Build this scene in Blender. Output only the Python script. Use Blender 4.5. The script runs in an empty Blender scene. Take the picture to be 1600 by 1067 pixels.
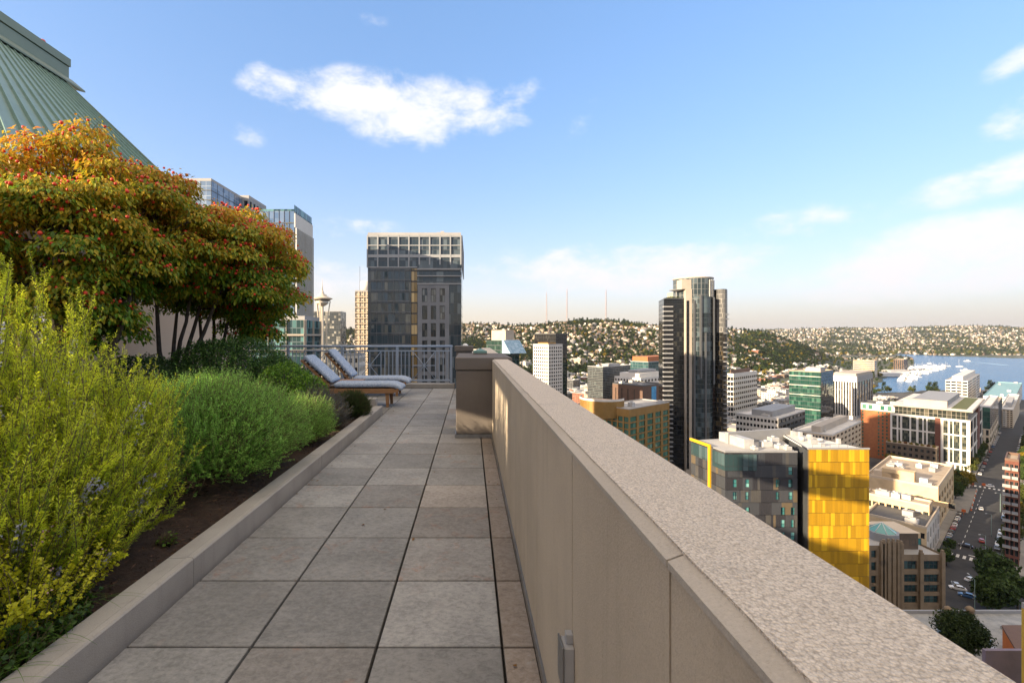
import bpy, math, random
import numpy as np
from mathutils import Vector, Matrix, Quaternion
R = math.radians
random.seed(11)
rng = np.random.default_rng(11)
sc = bpy.context.scene
COL = sc.collection

# ------------------------------------------------------------------ camera, sky, sun, exposure
F, HC, VX, VY = 727.0, 1.51, 735.0, 524.0      # focal length in pixels, eye height, vanishing point of the walkway
cam = bpy.data.cameras.new('camera')
cam.sensor_width = 36.0
cam.lens = 36.0 * F / 1600.0
cam.shift_x = (800.0 - VX) / 1600.0
cam.shift_y = -(533.5 - VY) / 1600.0
cam.clip_start = 0.05
cam.clip_end = 40000
camo = bpy.data.objects.new('camera', cam)
camo.location = (0, 0, HC)
camo.rotation_euler = (R(90), 0, 0)
COL.objects.link(camo)
sc.camera = camo

SUN_AZ, SUN_EL = -118.0, 14.0                    # degrees from the walkway direction (minus = left) and above the horizon
SKY_STRENGTH, SUN_STRENGTH, FILL_DECK_STRENGTH = 0.15, 4.9, 0.60
sc.view_settings.view_transform = 'Standard'
sc.view_settings.look = 'None'
sc.view_settings.gamma = 1
sc.view_settings.exposure = 1.38
try:
    sc.cycles.use_denoising = True
    sc.cycles.max_bounces = 8
    sc.cycles.transparent_max_bounces = 8
    sc.cycles.volume_bounces = 0
    sc.cycles.caustics_reflective = False
    sc.cycles.caustics_refractive = False
    sc.cycles.sample_clamp_indirect = 6
except Exception:
    pass


def nd(nt, typ, **kw):
    n = nt.nodes.new(typ)
    for k, v in kw.items():
        if k.startswith('_'):
            setattr(n, k[1:], v)
            continue
        key = int(k[1:]) if k[0] == 'i' and k[1:].isdigit() else k.replace('__', ' ')
        s = n.inputs[key]
        if isinstance(v, bpy.types.NodeSocket):
            nt.links.new(v, s)
        else:
            if isinstance(v, (tuple, list)) and len(v) == 3 and s.type == 'RGBA':
                v = (*v, 1)
            s.default_value = v
    return n


def mth(nt, op, a, b=None, c=None, clamp=False):
    n = nt.nodes.new('ShaderNodeMath')
    n.operation = op
    n.use_clamp = clamp
    for i, v in enumerate((a, b, c)):
        if v is None:
            continue
        if isinstance(v, bpy.types.NodeSocket):
            nt.links.new(v, n.inputs[i])
        else:
            n.inputs[i].default_value = v
    return n.outputs[0]


def vmt(nt, op, a, b=None, scale=None):
    n = nt.nodes.new('ShaderNodeVectorMath')
    n.operation = op
    for i, v in enumerate((a, b)):
        if v is None:
            continue
        if isinstance(v, bpy.types.NodeSocket):
            nt.links.new(v, n.inputs[i])
        else:
            n.inputs[i].default_value = v
    if scale is not None:
        if isinstance(scale, bpy.types.NodeSocket):
            nt.links.new(scale, n.inputs['Scale'])
        else:
            n.inputs['Scale'].default_value = scale
    return n.outputs['Value'] if op in ('DOT_PRODUCT', 'LENGTH', 'DISTANCE') else n.outputs[0]


def mix(nt, f, a, b, blend='MIX'):
    n = nt.nodes.new('ShaderNodeMix')
    n.data_type = 'RGBA'
    n.blend_type = blend
    for i, v in ((0, f), (6, a), (7, b)):
        if isinstance(v, bpy.types.NodeSocket):
            nt.links.new(v, n.inputs[i])
        elif i == 0:
            n.inputs[0].default_value = v
        else:
            n.inputs[i].default_value = (*v[:3], 1)
    return n.outputs[2]


def ramp(nt, f, lo, hi):
    n = nt.nodes.new('ShaderNodeMapRange')
    n.interpolation_type = 'SMOOTHSTEP'
    nt.links.new(f, n.inputs[0])
    n.inputs[1].default_value = lo
    n.inputs[2].default_value = hi
    return n.outputs[0]


def noise(nt, vec, scale, detail=4, rough=0.55, dist=0.0):
    n = nd(nt, 'ShaderNodeTexNoise', Scale=scale, Detail=detail, Roughness=rough, Distortion=dist)
    if vec is not None:
        nt.links.new(vec, n.inputs['Vector'])
    return n.outputs['Fac']


world = bpy.data.worlds.new('World')
sc.world = world
world.use_nodes = True
wt = world.node_tree
wt.nodes.clear()
sky = wt.nodes.new('ShaderNodeTexSky')
sky.sky_type = 'NISHITA'
sky.sun_disc = False
sky.sun_elevation = R(SUN_EL)
sky.sun_rotation = R(SUN_AZ)
sky.altitude = 120
sky.air_density = 1.0
sky.dust_density = 0.8
sky.ozone_density = 2.2
wgeo = wt.nodes.new('ShaderNodeTexCoord').outputs['Generated']
wsep = wt.nodes.new('ShaderNodeSeparateXYZ')
wt.links.new(wgeo, wsep.inputs[0])
waz = mth(wt, 'ARCTAN2', wsep.outputs[0], wsep.outputs[1])
wel = mth(wt, 'ARCSINE', wsep.outputs[2])


def sky_dir(px, py):
    u, w = (px - VX) / F, (VY - py) / F
    return math.atan2(u, 1), math.atan2(w, math.hypot(u, 1))


# clouds: soft ellipses in azimuth and elevation, broken up by fractal noise on the sky direction
CLOUDS = [  # centre px, centre py, half width, half height (photo pixels), tilt, density
    (690, 165, 150, 52, -0.10, 0.92), (555, 152, 118, 52, 0.06, 1.0), (625, 200, 92, 40, -0.1, 0.8), (455, 150, 78, 36, -0.1, 0.7), (790, 155, 70, 28, 0.25, 0.55),
    (390, 122, 36, 26, 0.4, 0.5), (388, 206, 34, 26, 0.0, 0.5), (580, 28, 34, 16, 0.0, 0.3), (905, 188, 26, 30, 0.5, 0.3),
    (555, 358, 66, 22, 0.0, 0.42), (1580, 100, 70, 28, 0.3, 0.6), (1595, 182, 70, 44, 0.2, 0.62), (1565, 275, 210, 36, 0.13, 0.62),
    (1480, 405, 460, 72, 0.10, 1.0), (1230, 350, 170, 26, 0.02, 0.42), (960, 420, 320, 46, 0.0, 0.75), (520, 440, 170, 36, 0.0, 0.5), (1700, 365, 330, 66, 0.12, 1.0)]
cm = None
for (cx, cy, hw, hh, tilt, dens) in CLOUDS:
    a0, e0 = sky_dir(cx, cy)
    a1, _ = sky_dir(cx + hw, cy)
    _, e1 = sky_dir(cx, cy - hh)
    da = mth(wt, 'SUBTRACT', waz, a0)
    de = mth(wt, 'SUBTRACT', mth(wt, 'SUBTRACT', wel, e0), mth(wt, 'MULTIPLY', da, tilt))
    q = mth(wt, 'ADD', mth(wt, 'POWER', mth(wt, 'ABSOLUTE', mth(wt, 'DIVIDE', da, abs(a1 - a0))), 2.0),
            mth(wt, 'POWER', mth(wt, 'ABSOLUTE', mth(wt, 'DIVIDE', de, abs(e1 - e0))), 2.0))
    v = mth(wt, 'MULTIPLY', mth(wt, 'SUBTRACT', 1.0, q), dens)
    cm = v if cm is None else mth(wt, 'MAXIMUM', cm, v)
wv = vmt(wt, 'MULTIPLY', wgeo, (1.0, 1.0, 1.9))
n1 = noise(wt, wv, 11.0, 12, 0.64, 0.15)
n2 = noise(wt, wv, 3.2, 4, 0.5)
ca = mth(wt, 'ADD', mth(wt, 'MULTIPLY', cm, 0.95), mth(wt, 'MULTIPLY', mth(wt, 'SUBTRACT', n1, 0.5), 2.6))
ca = mth(wt, 'ADD', ca, mth(wt, 'MULTIPLY', mth(wt, 'SUBTRACT', n2, 0.5), 0.9))
ca = ramp(wt, ca, -0.02, 1.05)
gate = ramp(wt, cm, -0.35, 0.4)
ca = mth(wt, 'MULTIPLY', mth(wt, 'MULTIPLY', ca, gate), 0.93)
# the photograph is exposed so that the sky near the sun keeps its colour: compress the sky's range
skyc = nd(wt, 'ShaderNodeGamma', Gamma=0.5, Color=sky.outputs[0]).outputs[0]
skyc = nd(wt, 'ShaderNodeHueSaturation', Saturation=1.6, Value=1.50, Color=skyc).outputs[0]
skyc = mix(wt, 1.0, skyc, (1.0, 0.92, 1.04), 'MULTIPLY')
# low haze band of an evening sky, warmer towards the sun
lowb = mth(wt, 'MULTIPLY', mth(wt, 'EXPONENT', mth(wt, 'MULTIPLY', mth(wt, 'ABSOLUTE', wel), -9.5)), 0.90)
warm = ramp(wt, waz, 0.9, -0.7)
skyc = mix(wt, lowb, skyc, mix(wt, warm, (1.40, 1.31, 1.30), (2.5, 2.0, 1.45)))
bgs = nd(wt, 'ShaderNodeBackground', Color=skyc, Strength=SKY_STRENGTH)
ccol = mix(wt, ramp(wt, wel, 0.02, 0.32), (0.74, 0.71, 0.73), (0.83, 0.82, 0.84))
bgc = nd(wt, 'ShaderNodeBackground', Color=ccol, Strength=0.52)
mixs = wt.nodes.new('ShaderNodeMixShader')
wt.links.new(ca, mixs.inputs[0])
wt.links.new(bgs.outputs[0], mixs.inputs[1])
wt.links.new(bgc.outputs[0], mixs.inputs[2])
# added bright warm deck, unseen overhead and behind, put in to lift the shade
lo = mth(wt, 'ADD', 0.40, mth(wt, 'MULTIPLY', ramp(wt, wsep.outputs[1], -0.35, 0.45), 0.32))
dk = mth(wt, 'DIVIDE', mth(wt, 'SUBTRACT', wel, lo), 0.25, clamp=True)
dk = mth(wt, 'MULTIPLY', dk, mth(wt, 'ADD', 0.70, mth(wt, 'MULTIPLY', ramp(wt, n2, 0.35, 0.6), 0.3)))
bgd = nd(wt, 'ShaderNodeBackground', Color=(1.0, 0.81, 0.60), Strength=FILL_DECK_STRENGTH)
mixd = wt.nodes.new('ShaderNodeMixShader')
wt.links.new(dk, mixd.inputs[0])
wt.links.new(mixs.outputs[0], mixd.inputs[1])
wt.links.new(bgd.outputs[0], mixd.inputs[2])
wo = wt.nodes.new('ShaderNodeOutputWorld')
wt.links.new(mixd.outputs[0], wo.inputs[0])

sun = bpy.data.lights.new('sun', 'SUN')
sun.energy = SUN_STRENGTH
sun.angle = R(0.53)
sun.color = (1.0, 0.80, 0.55)
suno = bpy.data.objects.new('sun', sun)
sv = Vector((math.sin(R(SUN_AZ)) * math.cos(R(SUN_EL)), math.cos(R(SUN_AZ)) * math.cos(R(SUN_EL)), math.sin(R(SUN_EL))))
suno.rotation_euler = sv.to_track_quat('Z', 'Y').to_euler()
suno.location = sv * 300
COL.objects.link(suno)


# ------------------------------------------------------------------ helpers
def wx(px, Y):
    return (px - VX) / F * Y


def wz(py, Y):
    return HC - (py - VY) / F * Y


class MB:
    """collects faces, builds ONE mesh object"""
    def __init__(s):
        s.v, s.f, s.m, s.sm = [], [], [], []

    def poly(s, pts, mi=0, smooth=False):
        b = len(s.v)
        s.v.extend([tuple(p) for p in pts])
        s.f.append(tuple(range(b, b + len(pts))))
        s.m.append(mi)
        s.sm.append(smooth)

    def obox(s, P, A, B, C, mi=0, skip=()):
        P, A, B, C = Vector(P), Vector(A), Vector(B), Vector(C)
        if A.cross(B).dot(C) < 0:
            A, B = B, A
        b = len(s.v)
        s.v.extend([tuple(P), tuple(P + A), tuple(P + A + B), tuple(P + B), tuple(P + C), tuple(P + A + C), tuple(P + A + B + C), tuple(P + B + C)])
        for k, q in enumerate(((0, 3, 2, 1), (4, 5, 6, 7), (0, 1, 5, 4), (1, 2, 6, 5), (2, 3, 7, 6), (3, 0, 4, 7))):
            if k in skip:
                continue
            s.f.append(tuple(b + i for i in q))
            s.m.append(mi)
            s.sm.append(False)
        return s

    def box(s, x0, x1, y0, y1, z0, z1, mi=0, skip=()):
        return s.obox((min(x0, x1), min(y0, y1), min(z0, z1)), (abs(x1 - x0), 0, 0), (0, abs(y1 - y0), 0), (0, 0, abs(z1 - z0)), mi, skip)

    def bbox(s, x0, x1, y0, y1, z0, z1, c, mi=0):
        """box with chamfered edges"""
        xs, ys, zs = (x0, x1), (y0, y1), (z0, z1)
        P = {}
        for i in (0, 1):
            for j in (0, 1):
                for k in (0, 1):
                    sx, sy, sz = (1, -1)[i] * c, (1, -1)[j] * c, (1, -1)[k] * c
                    X, Y, Z = xs[i], ys[j], zs[k]
                    b = len(s.v)
                    s.v.extend([(X, Y + sy, Z + sz), (X + sx, Y, Z + sz), (X + sx, Y + sy, Z)])
                    P[i, j, k] = (b, b + 1, b + 2)
        def add(idx):
            ctr = Vector(((x0 + x1) / 2, (y0 + y1) / 2, (z0 + z1) / 2))
            pts = [Vector(s.v[i]) for i in idx]
            n = (pts[1] - pts[0]).cross(pts[2] - pts[0])
            if n.dot(sum(pts, Vector()) / len(pts) - ctr) < 0:
                idx = idx[::-1]
            s.f.append(tuple(idx)); s.m.append(mi); s.sm.append(False)
        for i in (0, 1):
            add([P[i, 0, 0][0], P[i, 1, 0][0], P[i, 1, 1][0], P[i, 0, 1][0]])
            add([P[0, i, 0][1], P[1, i, 0][1], P[1, i, 1][1], P[0, i, 1][1]])
            add([P[0, 0, i][2], P[1, 0, i][2], P[1, 1, i][2], P[0, 1, i][2]])
        for a in (0, 1):
            for b_ in (0, 1):
                add([P[0, a, b_][1], P[1, a, b_][1], P[1, a, b_][2], P[0, a, b_][2]])
                add([P[a, 0, b_][0], P[a, 1, b_][0], P[a, 1, b_][2], P[a, 0, b_][2]])
                add([P[a, b_, 0][0], P[a, b_, 1][0], P[a, b_, 1][1], P[a, b_, 0][1]])
        for key, t in P.items():
            add(list(t))
        return s

    def ring(s, pts):
        b = len(s.v)
        s.v.extend([tuple(p) for p in pts])
        return b

    def loft(s, rings, mi=0, cap=True, smooth=True, closed=True):
        n = len(rings[0])
        bs = [s.ring(r) for r in rings]
        for a, b in zip(bs[:-1], bs[1:]):
            for i in range(n if closed else n - 1):
                j = (i + 1) % n
                s.f.append((a + i, a + j, b + j, b + i)); s.m.append(mi); s.sm.append(smooth)
        if cap:
            s.f.append(tuple(bs[0] + i for i in range(n))[::-1]); s.m.append(mi); s.sm.append(False)
            s.f.append(tuple(bs[-1] + i for i in range(n))); s.m.append(mi); s.sm.append(False)
        return s

    def tube(s, pts, radii, n=8, mi=0, cap=True, smooth=True):
        pts = [Vector(p) for p in pts]
        if not isinstance(radii, (list, tuple)):
            radii = [radii] * len(pts)
        rings = []
        up = None
        for i, p in enumerate(pts):
            t = (pts[min(i + 1, len(pts) - 1)] - pts[max(i - 1, 0)]).normalized()
            if up is None:
                up = t.orthogonal().normalized()
            else:
                up = (up - t * up.dot(t))
                up = up.normalized() if up.length > 1e-6 else t.orthogonal().normalized()
            w = t.cross(up)
            rings.append([p + (up * math.cos(2 * math.pi * k / n) + w * math.sin(2 * math.pi * k / n)) * radii[i] for k in range(n)])
        return s.loft(rings, mi, cap, smooth)

    def lathe(s, prof, c=(0, 0, 0), n=16, mi=0, smooth=True, cap=True):
        rings = [[(c[0] + r * math.cos(2 * math.pi * k / n), c[1] + r * math.sin(2 * math.pi * k / n), c[2] + z) for k in range(n)] for r, z in prof]
        return s.loft(rings, mi, cap, smooth)

    def prism(s, pl, z0, z1, mi=0, mt=None, bottom=True):
        a = sum(pl[i][0] * pl[(i + 1) % len(pl)][1] - pl[(i + 1) % len(pl)][0] * pl[i][1] for i in range(len(pl)))
        if a < 0:
            pl = pl[::-1]
        n = len(pl)
        b = len(s.v)
        s.v.extend([(p[0], p[1], z0) for p in pl] + [(p[0], p[1], z1) for p in pl])
        for i in range(n):
            j = (i + 1) % n
            s.f.append((b + i, b + j, b + n + j, b + n + i)); s.m.append(mi); s.sm.append(False)
        s.f.append(tuple(range(b + n, b + 2 * n))); s.m.append(mi if mt is None else mt); s.sm.append(False)
        if bottom:
            s.f.append(tuple(range(b, b + n))[::-1]); s.m.append(mi); s.sm.append(False)
        return s

    def mesh(s, name, mats, off=(0, 0, 0)):
        me = bpy.data.meshes.new(name)
        ox, oy, oz = off
        me.from_pydata([(x - ox, y - oy, z - oz) for x, y, z in s.v], [], s.f)
        for m in (mats if isinstance(mats, (list, tuple)) else [mats]):
            me.materials.append(m)
        me.polygons.foreach_set('material_index', s.m)
        me.polygons.foreach_set('use_smooth', s.sm)
        me.update()
        return me

    def build(s, name, mats, parent=None, origin=None, kind=None):
        off = tuple(parent_loc(parent)) if parent is not None else (origin or (0, 0, 0))
        o = bpy.data.objects.new(name, s.mesh(name, mats, off))
        COL.objects.link(o)
        if parent is not None:
            o.parent = parent
        else:
            o.location = off
        if kind:
            o['kind'] = kind
        return o


def parent_loc(o):
    v = Vector((0, 0, 0))
    while o is not None:
        v += o.location
        o = o.parent
    return v


def tag(o, label, cat, group=None, kind=None):
    if label:
        o['label'] = label
    if cat:
        o['category'] = cat
    if group:
        o['group'] = group
    if kind:
        o['kind'] = kind
    return o


def thing(name, label, cat, loc=(0, 0, 0), group=None):
    o = bpy.data.objects.new(name, None)
    o.empty_display_size = 0.2
    COL.objects.link(o)
    o.location = loc
    return tag(o, label, cat, group)


def struct(o):
    o['kind'] = 'structure'
    return o


def copy_tree(o, parent=None):
    c = o.copy()
    COL.objects.link(c)
    if parent is not None:
        c.parent = parent
    for ch in list(o.children):
        copy_tree(ch, c)
    return c


def npobj(name, V, Fq, mats, parent=None, col=None, mi=None, smooth=False, origin=None, mesh_only=False):
    """mesh from numpy arrays; Fq is (M, k); col is a per-vertex colour"""
    off = np.array(parent_loc(parent) if parent is not None else (origin or (0, 0, 0)), float)
    V = np.asarray(V, np.float32) - off.astype(np.float32)
    Fq = np.asarray(Fq, np.int32)
    me = bpy.data.meshes.new(name)
    me.vertices.add(len(V))
    me.vertices.foreach_set('co', V.ravel())
    k = Fq.shape[1]
    me.loops.add(Fq.size)
    me.loops.foreach_set('vertex_index', Fq.ravel())
    me.polygons.add(len(Fq))
    me.polygons.foreach_set('loop_start', np.arange(0, Fq.size, k, dtype=np.int32))
    try:
        me.polygons.foreach_set('loop_total', np.full(len(Fq), k, np.int32))
    except Exception:
        pass
    for m in (mats if isinstance(mats, (list, tuple)) else [mats]):
        me.materials.append(m)
    if mi is not None:
        me.polygons.foreach_set('material_index', np.asarray(mi, np.int32))
    me.update(calc_edges=True)
    me.polygons.foreach_set('use_smooth', np.full(len(Fq), bool(smooth)))
    if col is not None:
        at = me.attributes.new('tint', 'FLOAT_COLOR', 'POINT')
        c4 = np.ones((len(V), 4), np.float32)
        c4[:, :3] = col
        at.data.foreach_set('color', c4.ravel())
    me.validate()
    if mesh_only:
        return me
    o = bpy.data.objects.new(name, me)
    COL.objects.link(o)
    if parent is not None:
        o.parent = parent
    else:
        o.location = tuple(off)
    return o


def norm(a):
    return a / np.maximum(np.linalg.norm(a, axis=-1, keepdims=True), 1e-9)


def leaves(C, D, Nn, L, W, fold=0.25, wide=0.45):
    """one bent diamond per leaf: C base, D axis, Nn rough normal, L length, W width"""
    n = len(C)
    D = norm(D)
    S = norm(np.cross(D, Nn))
    Up = np.cross(S, D)
    L = np.broadcast_to(np.asarray(L, float).reshape(-1, 1), (n, 1))
    W = np.broadcast_to(np.asarray(W, float).reshape(-1, 1), (n, 1))
    mid = C + D * L * wide
    V = np.stack([C, mid + S * W * 0.5 + Up * W * fold, C + D * L - Up * L * 0.08, mid - S * W * 0.5 + Up * W * fold], 1).reshape(-1, 3)
    Q = np.arange(4 * n).reshape(n, 4)
    return V, Q


def join_np(parts):
    Vs, Qs, Cs, Ms, o = [], [], [], [], 0
    for p in parts:
        V, Q, c = p[0], p[1], p[2]
        Vs.append(V); Qs.append(Q + o); Cs.append(np.broadcast_to(c, V.shape)); o += len(V)
        Ms.append(np.full(len(Q), p[3] if len(p) > 3 else 0))
    return np.concatenate(Vs), np.concatenate(Qs), np.concatenate(Cs), np.concatenate(Ms)


def rdir(n):
    return norm(rng.normal(size=(n, 3)))


# ------------------------------------------------------------------ materials
MATS = {}


def newmat(name):
    m = bpy.data.materials.new(name)
    m.use_nodes = True
    nt = m.node_tree
    nt.nodes.clear()
    out = nt.nodes.new('ShaderNodeOutputMaterial')
    MATS[name] = m
    return m, nt, out


def pm(name, c1, c2=None, scale=4.0, rough=0.7, bump=0.0, bscale=None, metal=0.0, spec=0.5, detail=5, stretch=None, c3=None, s3=1.0):
    """painted / mineral surface: two tones mixed by noise, optional large stains and bump"""
    if name in MATS:
        return MATS[name]
    m, nt, out = newmat(name)
    co = nt.nodes.new('ShaderNodeTexCoord').outputs['Object']
    if stretch:
        co = vmt(nt, 'MULTIPLY', co, stretch)
    c2 = c2 or tuple(x * 0.82 for x in c1)
    nf = noise(nt, co, scale, detail, 0.6)
    col = mix(nt, ramp(nt, nf, 0.3, 0.7), c1, c2)
    if c3:
        col = mix(nt, ramp(nt, noise(nt, co, s3, 3, 0.6), 0.52, 0.75), col, c3)
    b = nd(nt, 'ShaderNodeBsdfPrincipled', Roughness=rough, Metallic=metal, Base__Color=col)
    b.inputs['Specular IOR Level'].default_value = spec
    if bump:
        bn = nd(nt, 'ShaderNodeBump', Strength=min(1.0, bump), Distance=0.02 if bump <= 1 else 0.02 * bump)
        nt.links.new(noise(nt, co, bscale or scale * 6, 6, 0.65), bn.inputs['Height'])
        nt.links.new(bn.outputs[0], b.inputs['Normal'])
    nt.links.new(b.outputs[0], out.inputs[0])
    return m


def leafmat(name, trans=0.4, rough=0.45, gain=1.0, spec=0.3, sat=1.0):
    m, nt, out = newmat(name)
    at = nt.nodes.new('ShaderNodeAttribute')
    at.attribute_name = 'tint'
    col = nd(nt, 'ShaderNodeHueSaturation', Value=gain, Saturation=sat, Color=at.outputs['Color']).outputs[0]
    b = nd(nt, 'ShaderNodeBsdfPrincipled', Roughness=rough, Base__Color=col)
    b.inputs['Specular IOR Level'].default_value = spec
    t = nd(nt, 'ShaderNodeBsdfTranslucent', Color=col)
    mx = nd(nt, 'ShaderNodeMixShader', Fac=trans)
    nt.links.new(b.outputs[0], mx.inputs[1])
    nt.links.new(t.outputs[0], mx.inputs[2])
    nt.links.new(mx.outputs[0], out.inputs[0])
    return m


def facade_uv(nt):
    tc = nt.nodes.new('ShaderNodeTexCoord')
    tan = vmt(nt, 'CROSS_PRODUCT', (0, 0, 1), tc.outputs['Normal'])
    u = vmt(nt, 'DOT_PRODUCT', tc.outputs['Object'], vmt(nt, 'NORMALIZE', tan))
    sp = nt.nodes.new('ShaderNodeSeparateXYZ')
    nt.links.new(tc.outputs['Object'], sp.inputs[0])
    return tc, u, sp.outputs[2]


def glassmat(name, dark, light, pw, fh, frame=(0.05, 0.05, 0.055), lw=0.07, lh=0.10, spand=0.0, spcol=None, wob=0.03, rough=0.05, metal=0.0, thresh=0.6, ior=1.5, soff=0.0):
    """curtain wall: panes of slightly different tilt and interior tone between thin frames"""
    if name in MATS:
        return MATS[name]
    m, nt, out = newmat(name)
    tc, u, v = facade_uv(nt)
    cu = mth(nt, 'DIVIDE', u, pw)
    cv = mth(nt, 'DIVIDE', v, fh)
    iu, iv = mth(nt, 'FLOOR', cu), mth(nt, 'FLOOR', cv)
    fu, fv = mth(nt, 'SUBTRACT', cu, iu), mth(nt, 'SUBTRACT', cv, iv)
    cell = nt.nodes.new('ShaderNodeCombineXYZ')
    nt.links.new(iu, cell.inputs[0]); nt.links.new(iv, cell.inputs[1]); cell.inputs[2].default_value = soff
    wn = nt.nodes.new('ShaderNodeTexWhiteNoise')
    wn.noise_dimensions = '3D'
    nt.links.new(cell.outputs[0], wn.inputs['Vector'])
    val = wn.outputs['Value']
    col = mix(nt, ramp(nt, val, thresh, 1.0), dark, light)
    if spand > 0:
        col = mix(nt, mth(nt, 'LESS_THAN', fv, spand), col, spcol or dark)
    ln = mth(nt, 'MAXIMUM', mth(nt, 'LESS_THAN', fu, lw / pw), mth(nt, 'LESS_THAN', fv, lh / fh))
    col = mix(nt, ln, col, frame)
    b = nd(nt, 'ShaderNodeBsdfPrincipled', Base__Color=col, Metallic=metal, IOR=ior)
    nt.links.new(mth(nt, 'ADD', mth(nt, 'MULTIPLY', ln, 0.4), rough), b.inputs['Roughness'])
    geo = nt.nodes.new('ShaderNodeNewGeometry')
    tilt = vmt(nt, 'SCALE', vmt(nt, 'SUBTRACT', wn.outputs['Color'], (0.5, 0.5, 0.5)), scale=wob)
    nt.links.new(vmt(nt, 'NORMALIZE', vmt(nt, 'ADD', geo.outputs['Normal'], tilt)), b.inputs['Normal'])
    nt.links.new(b.outputs[0], out.inputs[0])
    return m


def punchmat(name, wall, wall2, pw, fh, wa=0.25, wb=0.8, ha=0.3, hb=0.8, glass=(0.03, 0.035, 0.04), trim=None, off=0.0):
    """far-off facade: wall with window openings (a regular surface pattern a few pixels high)"""
    if name in MATS:
        return MATS[name]
    m, nt, out = newmat(name)
    tc, u, v = facade_uv(nt)
    cu = mth(nt, 'DIVIDE', u, pw)
    cv = mth(nt, 'DIVIDE', v, fh)
    iu, iv = mth(nt, 'FLOOR', cu), mth(nt, 'FLOOR', cv)
    fu, fv = mth(nt, 'SUBTRACT', cu, iu), mth(nt, 'SUBTRACT', cv, iv)
    cell = nt.nodes.new('ShaderNodeCombineXYZ')
    nt.links.new(iu, cell.inputs[0]); nt.links.new(iv, cell.inputs[1]); cell.inputs[2].default_value = off
    wn = nt.nodes.new('ShaderNodeTexWhiteNoise')
    nt.links.new(cell.outputs[0], wn.inputs['Vector'])
    win = mth(nt, 'MULTIPLY', mth(nt, 'MULTIPLY', mth(nt, 'GREATER_THAN', fu, wa), mth(nt, 'LESS_THAN', fu, wb)),
              mth(nt, 'MULTIPLY', mth(nt, 'GREATER_THAN', fv, ha), mth(nt, 'LESS_THAN', fv, hb)))
    sp = nt.nodes.new('ShaderNodeSeparateXYZ')
    nt.links.new(tc.outputs['Normal'], sp.inputs[0])
    win = mth(nt, 'MULTIPLY', win, mth(nt, 'LESS_THAN', mth(nt, 'ABSOLUTE', sp.outputs[2]), 0.5))
    wc = mix(nt, ramp(nt, noise(nt, tc.outputs['Object'], 0.25, 4, 0.6), 0.3, 0.7), wall, wall2)
    gc = mix(nt, ramp(nt, wn.outputs['Value'], 0.5, 1.0), glass, (0.16, 0.17, 0.17))
    b = nd(nt, 'ShaderNodeBsdfPrincipled', Base__Color=mix(nt, win, wc, gc))
    nt.links.new(mth(nt, 'SUBTRACT', 0.8, mth(nt, 'MULTIPLY', win, 0.68)), b.inputs['Roughness'])
    nt.links.new(b.outputs[0], out.inputs[0])
    return m
# ================================================================== THE ROOF TERRACE
def pavermat():
    m, nt, out = newmat('slate_paver')
    co = nt.nodes.new('ShaderNodeTexCoord').outputs['Object']
    at = nt.nodes.new('ShaderNodeAttribute'); at.attribute_name = 'tint'
    sp = nt.nodes.new('ShaderNodeSeparateColor'); nt.links.new(at.outputs['Color'], sp.inputs[0])
    shift = vmt(nt, 'ADD', co, vmt(nt, 'SCALE', at.outputs['Color'], scale=40.0))
    big = noise(nt, shift, 2.6, 5, 0.6, 0.6)
    fine = noise(nt, vmt(nt, 'MULTIPLY', shift, (0.9, 1.2, 1.0)), 30, 9, 0.76, 0.4)
    grain = noise(nt, co, 260, 3, 0.7)
    col = mix(nt, ramp(nt, big, 0.3, 0.72), (0.225, 0.231, 0.233), (0.335, 0.340, 0.341))
    col = mix(nt, mth(nt, 'MULTIPLY', ramp(nt, sp.outputs[0], 0.35, 1.0), 0.6), col, (0.350, 0.245, 0.161))
    col = mix(nt, mth(nt, 'MULTIPLY', ramp(nt, noise(nt, shift, 5.5, 5, 0.65, 1.0), 0.55, 0.72), mth(nt, 'MULTIPLY', sp.outputs[1], 0.9)), col, (0.336, 0.189, 0.133))
    col = mix(nt, mth(nt, 'MULTIPLY', ramp(nt, fine, 0.42, 0.75), 0.5), col, (0.52, 0.51, 0.49))
    col = mix(nt, mth(nt, 'MULTIPLY', ramp(nt, fine, 0.52, 0.28), 0.6), col, (0.111, 0.107, 0.101))
    col = nd(nt, 'ShaderNodeHueSaturation', Value=mth(nt, 'ADD', 0.70, mth(nt, 'MULTIPLY', sp.outputs[2], 0.46)), Color=col).outputs[0]
    col = mix(nt, mth(nt, 'MULTIPLY', grain, 0.3), col, (0.14, 0.14, 0.135))
    col = mix(nt, mth(nt, 'MULTIPLY', ramp(nt, noise(nt, co, 0.9, 4, 0.6), 0.5, 0.75), 0.45), col, (0.130, 0.125, 0.117))
    b = nd(nt, 'ShaderNodeBsdfPrincipled', Base__Color=col, Roughness=0.72)
    h = mth(nt, 'ADD', mth(nt, 'MULTIPLY', fine, 1.0), mth(nt, 'MULTIPLY', grain, 0.12))
    bp = nd(nt, 'ShaderNodeBump', Strength=0.6, Distance=0.006, Height=h)
    nt.links.new(bp.outputs[0], b.inputs['Normal'])
    nt.links.new(b.outputs[0], out.inputs[0])
    return m


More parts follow.
